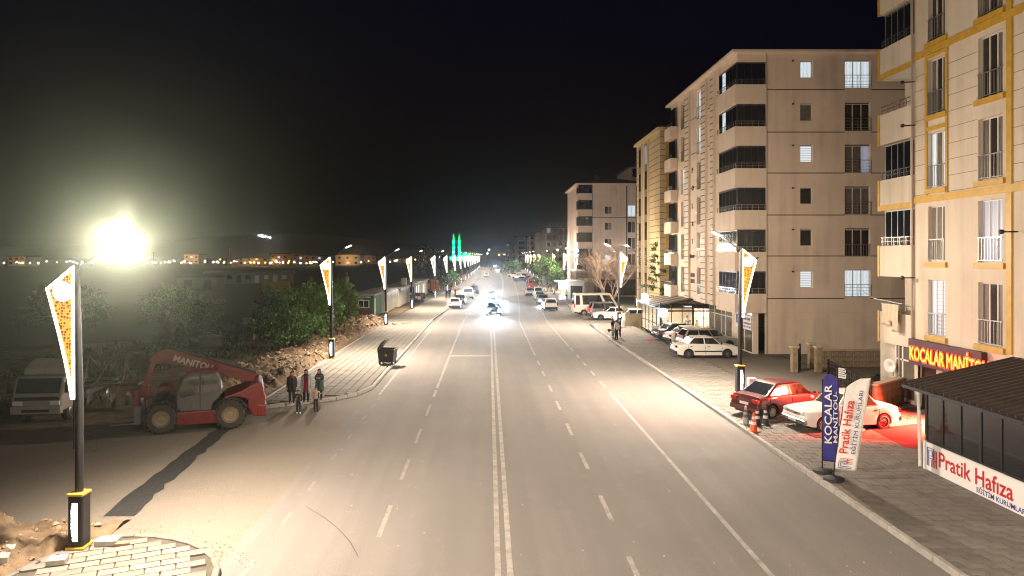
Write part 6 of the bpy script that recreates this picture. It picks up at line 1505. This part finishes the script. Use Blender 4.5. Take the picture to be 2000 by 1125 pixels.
# ------------------------------------------------------------------ trees
def leaf_cloud(mb, centres, n, size, rnd):
    for _ in range(n):
        c,r = rnd.choice(centres); 
        d = Vector((rnd.gauss(0,1),rnd.gauss(0,1),rnd.gauss(0,1))).normalized()*r*(rnd.random()**.45); d.z *= .85; p = Vector(c)+d
        a = Vector((rnd.uniform(-1,1),rnd.uniform(-1,1),rnd.uniform(-.6,1))).normalized(); b = a.orthogonal().normalized(); b.rotate(Matrix.Rotation(rnd.uniform(0,6.28),3,a)); c2 = a.cross(b); s = size*rnd.uniform(.6,1.3)
        mb.add([p-b*s*.5,p+c2*s*.28,p+b*s*.6,p-c2*s*.28],[(0,1,2,3)],rnd.randint(0,1))
def branchy(mb, p, d, L, r, depth, rnd, tips, spread=.6, n=3, up=.15, k=.72, seg=3, rmin=0):
    r = max(r, rmin)
    pts = [Vector(p)]; dd = Vector(d)
    for i in range(seg): dd = (dd+Vector((rnd.gauss(0,.12),rnd.gauss(0,.12),rnd.gauss(0,.06)+up*.3))).normalized(); pts.append(pts[-1]+dd*L/seg)
    mb.tube(pts,[r*(1-.4*i/seg) for i in range(seg+1)],6 if r > .02 else 4,cap=False)
    if depth == 0: tips.append(pts[-1]); return
    for i in range(n):
        nd = (dd+Vector((rnd.uniform(-1,1),rnd.uniform(-1,1),rnd.uniform(-.3,.8)))*spread).normalized(); st = pts[-1] if i < 2 else pts[-2]
        branchy(mb,st,nd,L*k*rnd.uniform(.8,1.15),r*.6*1.0,depth-1,rnd,tips,spread,n,up,k,seg,rmin)
bark = M('bark',(.09,.065,.045),.95,var=.3,scale=8,bump=.6); leafA = M('leaf_green',(.07,.17,.025),.6,var=.25,scale=.8); leafB = M('leaf_light',(.12,.22,.04),.6,var=.25,scale=.8); leafD = M('leaf_dark',(.025,.05,.015),.7,var=.3,scale=.8); leafY = M('leaf_yellow',(.18,.21,.04),.6,var=.25)
def bush(label,x,y,rx,h,n,mats,seed,cat='tree',name='leafy_tree',z=0,size=.19,trunk=3):
    rnd = random.Random(seed); o = E(name,(x,y,z),0,label,cat); tips = []; mb = MB()
    for i in range(trunk):
        a = i*6.28/trunk+rnd.random(); branchy(mb,(math.cos(a)*.2,math.sin(a)*.2,0),(math.cos(a)*.4,math.sin(a)*.4,1),h*.32,.07,3,rnd,tips,.65,3,.2,.7)
    mb.build('trunk',bark,o)
    cs = []
    for i in range(46):
        a = rnd.uniform(0,6.28); rr = rx*math.sqrt(rnd.random())*.85; zz_ = h*(.18+.72*rnd.random()); sh = math.sqrt(max(.1,1-((zz_/h-.45)/.62)**2)); cs.append(((math.cos(a)*rr*sh,math.sin(a)*rr*sh,zz_),rx*rnd.uniform(.08,.32)))
    cs += [((t_.x,t_.y,min(t_.z,h)),rx*.16) for t_ in tips[::4]]
    mb = MB(); leaf_cloud(mb,cs,int(n*.5),size,rnd)
    for i in range(int(n*.5/70)):                      # leafy sprays that break the outline
        a = rnd.uniform(0,6.28); el = rnd.uniform(-.25,1.45); R_ = rnd.uniform(.75,1.22)
        tip = Vector((math.cos(a)*math.cos(el)*rx*R_, math.sin(a)*math.cos(el)*rx*R_, h*.42+math.sin(el)*h*.58*R_)); st = Vector((tip.x*.4,tip.y*.4,h*.3+(tip.z-h*.3)*.45)); sag = Vector((0,0,-rnd.uniform(0,.25)*rx))
        for _ in range(70):
            t_ = rnd.random()**.7; p = st.lerp(tip,t_)+sag*t_*t_+Vector((rnd.gauss(0,.16),rnd.gauss(0,.16),rnd.gauss(0,.13)))*(1.25-t_)*rx*.35
            d1 = ((tip-st).normalized()+Vector((rnd.gauss(0,.6),rnd.gauss(0,.6),rnd.gauss(-.2,.5)))).normalized(); d2 = d1.orthogonal().normalized(); d2.rotate(Matrix.Rotation(rnd.uniform(0,6.28),3,d1)); s_ = size*rnd.uniform(.5,1.1)
            mb.add([p,p+d1*s_*.5+d2*s_*.24,p+d1*s_*1.05,p+d1*s_*.5-d2*s_*.24],[(0,1,2,3)],rnd.randint(0,1))
    mb.build('crown',mats,o); return o
bush('large green leafy tree left of the second lamp behind the dirt bank',xa(545,50)+.1,50.5,2.5,4.9,15000,[leafA,leafD],3)
bush('tall green leafy tree right behind the second lamp',xa(612,54),55,2.2,5.1,13000,[leafA,leafB],4)
bush('bright green leafy tree beside the green cabin',xa(664,64),64.5,1.75,5.0,13000,[leafA,leafY],5)
bush('dark green tree between the two brighter trees behind the bank',xa(640,66),68,2.6,4.6,9000,[leafD,leafA],6)
bush('dim small tree with thin trunk standing on the dark field at left',xa(395,56),57,1.6,3.6,3500,[leafD,leafD],8,trunk=1)
bush('dim broad tree in the dark field above the telehandler',xa(325,62),63,3.0,4.5,6000,[leafD,leafA],9,trunk=2)
bush('dark tree mass at the far left behind the white truck',xa(120,60),61,3.6,4.6,6000,[leafD,leafD],10,trunk=2)
bush('dark shrub by the left lamps beyond the cabins',xa(879,138),140,2.2,4.6,2500,[leafD,leafA],11,size=.3)
bush('green tree with pale trunk behind the cars on the right kerb',xa(1068,134),135,3.6,7.4,6500,[leafA,leafD],12,size=.3)
bush('blue-lit shrub between the green tree and the kiosk',xa(1083,128),128,1.8,4.5,2500,[leafD,leafA],13,size=.26)
bush('far dark tree mass behind the left lamps',xa(838,230),230,6,11,2500,[leafD,leafD],14,size=.7)
bush('far dark tree at the kerb behind the distant parked cars',xa(1000,262),264,6,5,2500,[leafD,leafA],15,size=.5)
# bare tree
rnd = random.Random(21); o = E('bare_tree',(xa(1190,98),98.5,0),0,'large bare branching tree behind the minibus','tree'); mb = MB(); tips = []
for i in range(6):
    a = i*1.05; branchy(mb,(.25*math.cos(a),.2*math.sin(a),0),(math.cos(a)*.6,math.sin(a)*.4,1),2.5,.12,5,rnd,tips,.75,3,.08,.78,3,.026)
mb.build('trunk',M('bark_pale',(.20,.14,.10),.95,var=.3,scale=6),o)
# pine behind the restaurant
rnd = random.Random(5); Yp = 71; o = E('pine_tree',(xa(1301,70.5)-.4,66.9+2.2,0),0,'dark pine with sparse layered boughs between the beige and yellow blocks','tree'); mb = MB(); mb.tube([(0,0,0),(.1,0,5),(.2,0,9.3)],[.2,.13,.03],8); mb.build('trunk',bark,o)
mb = MB(); ndl = MB()
for i in range(46):
    zz_ = 2.4+6.6*i/46; a = i*2.4+rnd.random(); L_ = (2.0*(1-(zz_-2.4)/8.6)+.35)*rnd.uniform(.7,1.2); tip = Vector((math.cos(a)*L_,math.sin(a)*L_,zz_+.25)); mb.tube([(.1,0,zz_),tip*.5+Vector((0,0,zz_*.5+.02)),tip],[.04,.025,.01],5,cap=False)
    for q in range(120):
        t_ = rnd.random()**.6; p = Vector((.1,0,zz_)).lerp(tip,t_)+Vector((rnd.gauss(0,.14),rnd.gauss(0,.14),rnd.gauss(.04,.1))); d = Vector((rnd.gauss(0,1),rnd.gauss(0,1),rnd.gauss(.5,.6))).normalized()*.3; s_ = d.orthogonal().normalized()*.055
        ndl.add([p-s_,p+s_,p+d],[(0,1,2)],0)
mb.build('branches',bark,o); ndl.build('crown',M('needles',(.035,.06,.022),.7,var=.3),o)
# grass tufts on the bank edge and field
mb = MB(); rnd = random.Random(33)
for _ in range(9000):
    x = rnd.uniform(-30,-14.2); y = rnd.uniform(31,75)
    if nz(x,y,5,.25) < -.05 or (y < 34 and x > -22): continue
    hgt = rnd.uniform(.1,.32); a = rnd.uniform(0,6.28); dx,dy = math.cos(a)*.05,math.sin(a)*.05; mb.add([(x-dx,y-dy,-.06),(x+dx,y+dy,-.06),(x+rnd.gauss(0,.08),y+rnd.gauss(0,.08),hgt)],[(0,1,2)])
tag(mb.build('grass',leafD),'dark grass and weeds growing on the field left of the dirt bank','grass',kind='stuff')
# boulder and concrete post in the field
o = E('boulder',(xa(412,54),54,0),.3,'pale boulder leaning by the small tree in the dark field','boulder'); mb = MB(); vs=[]; mb.ell((0,0,.35),(1.0,.55,.8),9,6); mb.v = [(a+.45*nz(a*1.3,b*1.3,c*1.3),b+.35*nz(b*1.3,c*1.3,a*1.3),c+.4*nz(c*1.3,a*1.3,b)) for a,b,c in mb.v]; mb.build('rock',M('pale_stone',(.3,.25,.2),.9,var=.2,bump=.6),o)
o = E('stone_pier',(xa(482,57),57.5,0),.1,'weathered stone pier standing at the edge of the trees','pier'); mb = MB(); mb.box(-.45,-.35,0,.45,.35,1.75); mb.build('shaft',M('pier_stone',(.16,.13,.10),.9,var=.4,scale=4,bump=.8),o,bevel=.05); mb = MB(); mb.box(-.5,-.4,1.75,.5,.4,1.85); mb.build('cap',MATS['coping'],o)

# ------------------------------------------------------------------ distant town on the left
def town_block(px0,px1,ytop,Y,c,label,litn=0,orange=0):
    x0,x1 = xa(px0,Y),xa(px1,Y); h = za(ytop,Y); W_ = x1-x0; o = E('town_building',(x0,Y,0),0,label,'building','distant town buildings')
    wm = M('town_%02d%02d%02d' % tuple(int(q*99) for q in c),c,.9,var=.15,scale=.1); mb = MB(); mb.box(0,0,0,W_,16,h); mb.build('wall',wm,o); mb = MB(); mb.box(-.6,-.6,h,W_+.6,16.5,h+.6); mb.build('roof',MATS['roof_dark'],o)
    st = max(2,int(h/3.2)); n = max(3,int(W_/5)); rnd = random.Random(int(px0))
    for k in range(st):
        for i in range(n):
            u = W_*(i+.5)/n; mb = MB(); mb.box(u-.9,-.08,1+k*h/st,u+.9,-.01,2.6+k*h/st); mb.build('window',pane_w if rnd.random() < litn*.5 else (pane_l if rnd.random() < litn*.5 else pane_d),o)
    if orange: point(o,(W_/2,-8,5),orange*.3,(1,.5,.15),1)
    return o
TB = [(463,525,505,520,(.30,.22,.16),'long low town building with orange lit front left of the tall block',.1,9000),(527,562,496,540,(.28,.17,.12),'tall brown town block left of the second lamp',.05,4000),(569,630,500,560,(.24,.22,.22),'wide grey town block just left of the second lamp',.06,2500),(655,703,498,520,(.5,.48,.46),'pale town block just right of the second lamp',.03,9000),(707,734,499,600,(.25,.17,.14),'dim reddish town block left of the third lamp',.0,2500),(360,388,497,640,(.35,.27,.17),'hotel-like block with orange lights right of the glare',.15,12000),(15,50,501,500,(.3,.25,.18),'dim block near the left picture edge',0,2500),(818,840,500,760,(.3,.2,.14),'far brown block behind the fourth lamp',.0,5000),(760,800,505,700,(.3,.26,.22),'low far building between the third and fourth lamps',.1,3000)]
for a in TB: town_block(a[0],a[1],a[2],a[3],a[4],a[5],a[6],a[7])
o = E('factory_chimney',(xa(448,620),620,0),0,'tall thin factory chimney on the horizon','chimney'); mb = MB(); mb.lathe([(2.0,0),(1.0,za(483,620)),(1.0,za(482,620))],12); mb.build('stack',M('brick_far',(.3,.2,.13),.9),o); mb = MB(); mb.lathe([(1.25,za(484,620)),(1.25,za(483,620)+.2)],12); mb.build('rim',dark_metal,o)
# long pale warehouse, wall, yellow container
o = E('warehouse',(xa(400,172),172,0),R(14),'long low pale warehouse with doors across the dark field','warehouse'); mb = MB(); mb.box(0,0,0,21,6,2.6); mb.build('wall',M('warehouse_wall',(.2,.19,.16),.9,var=.2,scale=.4),o); mb = MB(); mb.add([(-.4,-.4,2.6),(21.4,-.4,2.6),(21.4,6.4,2.6),(-.4,6.4,2.6),(-.4,3,3.3),(21.4,3,3.3)],[(0,1,5,4),(2,3,4,5),(0,4,3),(1,2,5)]); mb.build('roof',MATS['cabin_roof'],o)
for i in range(9): mb = MB(); mb.box(.8+2.2*i,-.06,.2 if i % 2 else 1.1,1.9+2.2*i,-.004,2.1); mb.build('window' if i % 2 == 0 else 'door',pane_d if i < 5 else cwh,o)
o = E('yellow_container',(xa(512,124),124,0),R(10),'yellow container half hidden behind the trees','container'); mb = MB(); mb.box(0,0,0,4.6,2.4,2.3); mb.build('body',M('container_yellow',(.34,.24,.03),.7,var=.2),o)
for i in range(12): mb = MB(); mb.box(.2+.37*i,-.04,.15,.35+.37*i,-.003,2.15); mb.build('rib',MATS['container_yellow'],o)
o = E('field_shed',(xa(345,140),140,0),R(6),'dim low shed on the dark field right of the glare','shed'); mb = MB(); mb.box(0,0,0,8,5,2.6); mb.build('wall',M('shed_wall',(.07,.06,.05),.9,var=.2,scale=.3),o); mb = MB(); mb.box(-.3,-.3,2.6,8.3,5.3,2.8); mb.build('roof',MATS['roof_dark'],o)
for i in range(2): mb = MB(); mb.box(1.5+3.8*i,-.06,.3,3+3.8*i,-.004,2.1); mb.build('door',pane_d,o)
# grey wall beyond the left pavement, red fence
o = E('grey_wall',(xa(928,205),206,0),0,'blank grey gable wall beside the road far up on the left','wall'); mb = MB(); mb.box(0,0,0,xa(939,205)-xa(928,205),6,za(530,205)); mb.build('panel',M('far_grey',(.33,.33,.3),.9,var=.1),o); mb = MB(); mb.box(-.1,-.1,za(530,205),xa(939,205)-xa(928,205)+.1,6,za(530,205)+.12); mb.build('coping',kerb_m,o)
o = E('field_fence',(xa(880,150),150,0),0,'long brick-red boundary fence beside the left lamps','fence')
for i in range(14): mb = MB(); mb.box(-.1,i*5.0,0,.1,i*5.0+4.9,1.5); q = mb.build('panel',M('brick_red',(.28,.12,.08),.9,var=.2),o); q.location = (off(150+i*5)-off(150),0,0)
# mosque
o = E('mosque',(0,1000,0),0,'far mosque with two green-lit minarets and a dome','mosque'); ms = M('mosque_stone',(.55,.55,.5),.8)
for k,px in enumerate((886,897)):
    X = xa(px,1000); t_ = za(457,1000); mb = MB(); s = 1.0
    mb.lathe([(2.4,0),(2.4,8),(1.7,9),(1.7,19),(2.5,20),(2.5,21),(1.5,21.2),(1.5,27),(2.1,28),(2.1,29),(1.3,29.2),(1.1,32),(.1,t_+1)],14,0,Matrix.Translation((X,0,0))); mb.build('minaret',ms,o)
    for zz_,pw in ((1,110000),(21.5,50000)): 
        for sx_ in (-1,1): spot(o,(X+sx_*5,-9,zz_),(-sx_*.5,.75,1.5),pw,(0,1,.22),110,.8,.4)
mb = MB(); mb.lathe([(11,0),(11,5),(10.5,8),(8.5,11.5),(5,13.8),(.1,15)],24,0,Matrix.Translation((xa(915,1000),4,0))); mb.build('dome',ms,o); mb = MB(); mb.box(xa(878,1000),0,0,xa(930,1000),20,5.5); mb.build('hall',ms,o)
for xx in (xa(889,1000),xa(905,1000),xa(918,1000)): spot(o,(xx,-14,1),(0,.8,.7),30000,(.05,1,.45),120,.8,.5)
for i in range(9):
    mb = MB(); X = xa(903,1000)+i*2.6; mb.box(X,-.3,2,X+1,-.05,4.6); mb.build('window',M('mosque_lit',(1,1,1),.5,emit=(.7,1,.9),es=3),o)
# distant street lights: pole, head with a glowing bulb
def far_light(px,py,Y,kind,label):
    colr = {'w':(.85,.93,1),'o':(1,.46,.09),'y':(1,.72,.35),'r':(1,.05,.03)}[kind]; es = {'w':60,'o':26,'y':40,'r':20}[kind]
    X = xa(px,Y); zt = max(2.5,za(py,Y)); o = E('far_street_light',(X,Y,0),0,label,'street light','distant street lights of the town'); k = max(.22,Y*.00075)
    mb = MB(); mb.tube([(0,0,0),(0,0,zt)],[.12,.07],6); mb.build('pole',dark_metal,o); mb = MB(); mb.ell((0,-.1,zt),(k,k,k*.8),8,6); mb.build('bulb',M('bulb_'+kind,colr,.5,emit=colr,es=es),o)
rnd = random.Random(2)
spec = [(8,532,'w'),(37,521,'o'),(42,521,'o'),(111,520,'o'),(130,511,'w'),(160,530,'w'),(178,519,'o'),(180,530,'w'),(195,533,'w'),(205,529,'w'),(228,517,'y'),(235,522,'w'),(268,530,'w'),(288,516,'y'),(298,529,'w'),(304,523,'w'),(315,514,'o'),(322,522,'y'),(332,512,'o'),(340,523,'w'),(357,516,'o'),(360,527,'w'),(372,525,'w'),(417,514,'w'),(424,511,'o'),(430,507,'o'),(424,523,'w'),(438,526,'w'),(463,511,'o'),(468,513,'o'),(466,524,'w'),(478,522,'y'),(488,512,'o'),(496,516,'o'),(500,523,'w'),(505,526,'w'),(518,513,'o'),(525,513,'o'),(528,523,'w'),(540,522,'w'),(538,504,'w'),(539,510,'w'),(553,521,'w'),(565,510,'o'),(575,512,'w'),(587,517,'w'),(606,514,'o'),(606,521,'w'),(618,520,'w'),(650,518,'w'),(670,516,'w'),(690,517,'w'),(705,515,'w'),(720,510,'o'),(681,524,'r'),(762,511,'w'),(771,509,'w'),(775,508,'y'),(796,507,'w'),(811,507,'o'),(826,507,'o'),(858,501,'w'),(985,497,'o'),(999,495,'o'),(1006,496,'o'),(1026,504,'o'),(952,495,'w'),(975,498,'o'),(955,488,'w'),(930,505,'w'),(640,507,'y')]
def ordw(n):
    tens = {2:'twenty',3:'thirty',4:'forty',5:'fifty',6:'sixty',7:'seventy'}; f = ords+['nineteenth']
    if n < 20: return f[n-1]
    return {20:'twentieth',30:'thirtieth',40:'fortieth',50:'fiftieth',60:'sixtieth',70:'seventieth'}.get(n) or tens[n//10]+'-'+ords[n%10-1]
for i_ in range(34):
    px_ = rnd.uniform(225,640) if i_ % 4 else rnd.uniform(10,150); spec.append((px_, rnd.uniform(516,531), 'wwoy'[rnd.randint(0,3)]))
nm = {'w':'white','o':'orange','y':'yellow','r':'red'}; cnt = {}
for px,py,kd in sorted(spec):
    Y = 430+rnd.random()*160 if px < 870 else 520+rnd.random()*60
    cnt[kd] = cnt.get(kd,0)+1; zone = 'left of the glare' if px < 220 else ('between the glare and the second lamp' if px < 640 else ('right of the second lamp' if px < 880 else 'at the far end of the road'))
    far_light(px,py,Y,kd,'%s distant %s street light from the left along the horizon' % (ordw(cnt[kd]),nm[kd]))
for px,pw,c in ((450,26000,(1,.5,.15)),(520,26000,(1,.5,.15)),(300,20000,(1,.8,.5)),(1000,14000,(1,.45,.1)),(600,12000,(.9,.95,1))):
    L0 = E('town_floodlight',(xa(px,470),470,0),0,'floodlit patch light on the town edge near the %s' % ('road end' if px > 900 else {450:'chimney',520:'brown block',300:'glare',600:'grey block'}[px]),'floodlight'); mb = MB(); mb.tube([(0,0,0),(0,0,9)],.12,6); mb.build('pole',dark_metal,L0); mb = MB(); mb.box(-.5,-.3,9,.5,.3,9.3); mb.build('head',dark_metal,L0); spot(L0,(0,0,8.9),(0,-.2,-1),pw,c,150,.9,.5)
# hill with a few lights
mb = MB(); vs = []; nx_, ny_ = 60, 10
for j in range(ny_+1):
    for i in range(nx_+1):
        x = -2600+3400*i/nx_; y = 2600+900*j/ny_; h_ = (105*math.exp(-((x+1000)/700)**2)+40*math.exp(-((x+2100)/500)**2)+20)*sst(0,1,j/ny_)+8*nz(x,y,0,.004); vs.append((x,y,h_-6))
mb.add(vs,[(j*(nx_+1)+i,j*(nx_+1)+i+1,(j+1)*(nx_+1)+i+1,(j+1)*(nx_+1)+i) for j in range(ny_) for i in range(nx_)],0,True); mb.build('hill',field_m)['kind'] = 'structure'
for i,(px,py) in enumerate(((506,460),(510,461),(514,463),(518,462),(523,463),(528,464),(512,459))):
    X = xa(px,3050); o = E('hilltop_light',(X,3050,za(py,3050)-6),0,['first','third','fourth','fifth','sixth','last','second'][i]+' white lamp from the left in the light cluster on the dark hill','street light','cluster of lights on the hill'); mb = MB(); mb.tube([(0,0,-30),(0,0,6)],.3,6); mb.build('mast',dark_metal,o); mb = MB(); mb.ell((0,0,6),(2.2,2.2,1.8),8,6); mb.build('bulb',MATS['bulb_w'],o)
cleanup()
# ------------------------------------------------------------------ haze: thin night air lit by the lamps
HAZE = 0.0002
if HAZE > 0:
    mb = MB(); mb.box(-3400,-50,-14,3400,4500,140); hz = mb.build('haze', []) if False else None
    me = bpy.data.meshes.new('haze'); me.from_pydata(mb.v,[],mb.f); hz = bpy.data.objects.new('haze',me); col.objects.link(hz); hz['kind'] = 'stuff'
    hm_ = bpy.data.materials.new('haze_air'); hm_.use_nodes = True; n = hm_.node_tree.nodes; l = hm_.node_tree.links
    n.remove(n['Principled BSDF']); v = n.new('ShaderNodeVolumePrincipled'); v.inputs['Density'].default_value = HAZE; v.inputs['Color'].default_value = (.9,.92,.9,1); v.inputs['Anisotropy'].default_value = .92
    l.new(v.outputs[0], n['Material Output'].inputs['Volume']); me.materials.append(hm_)
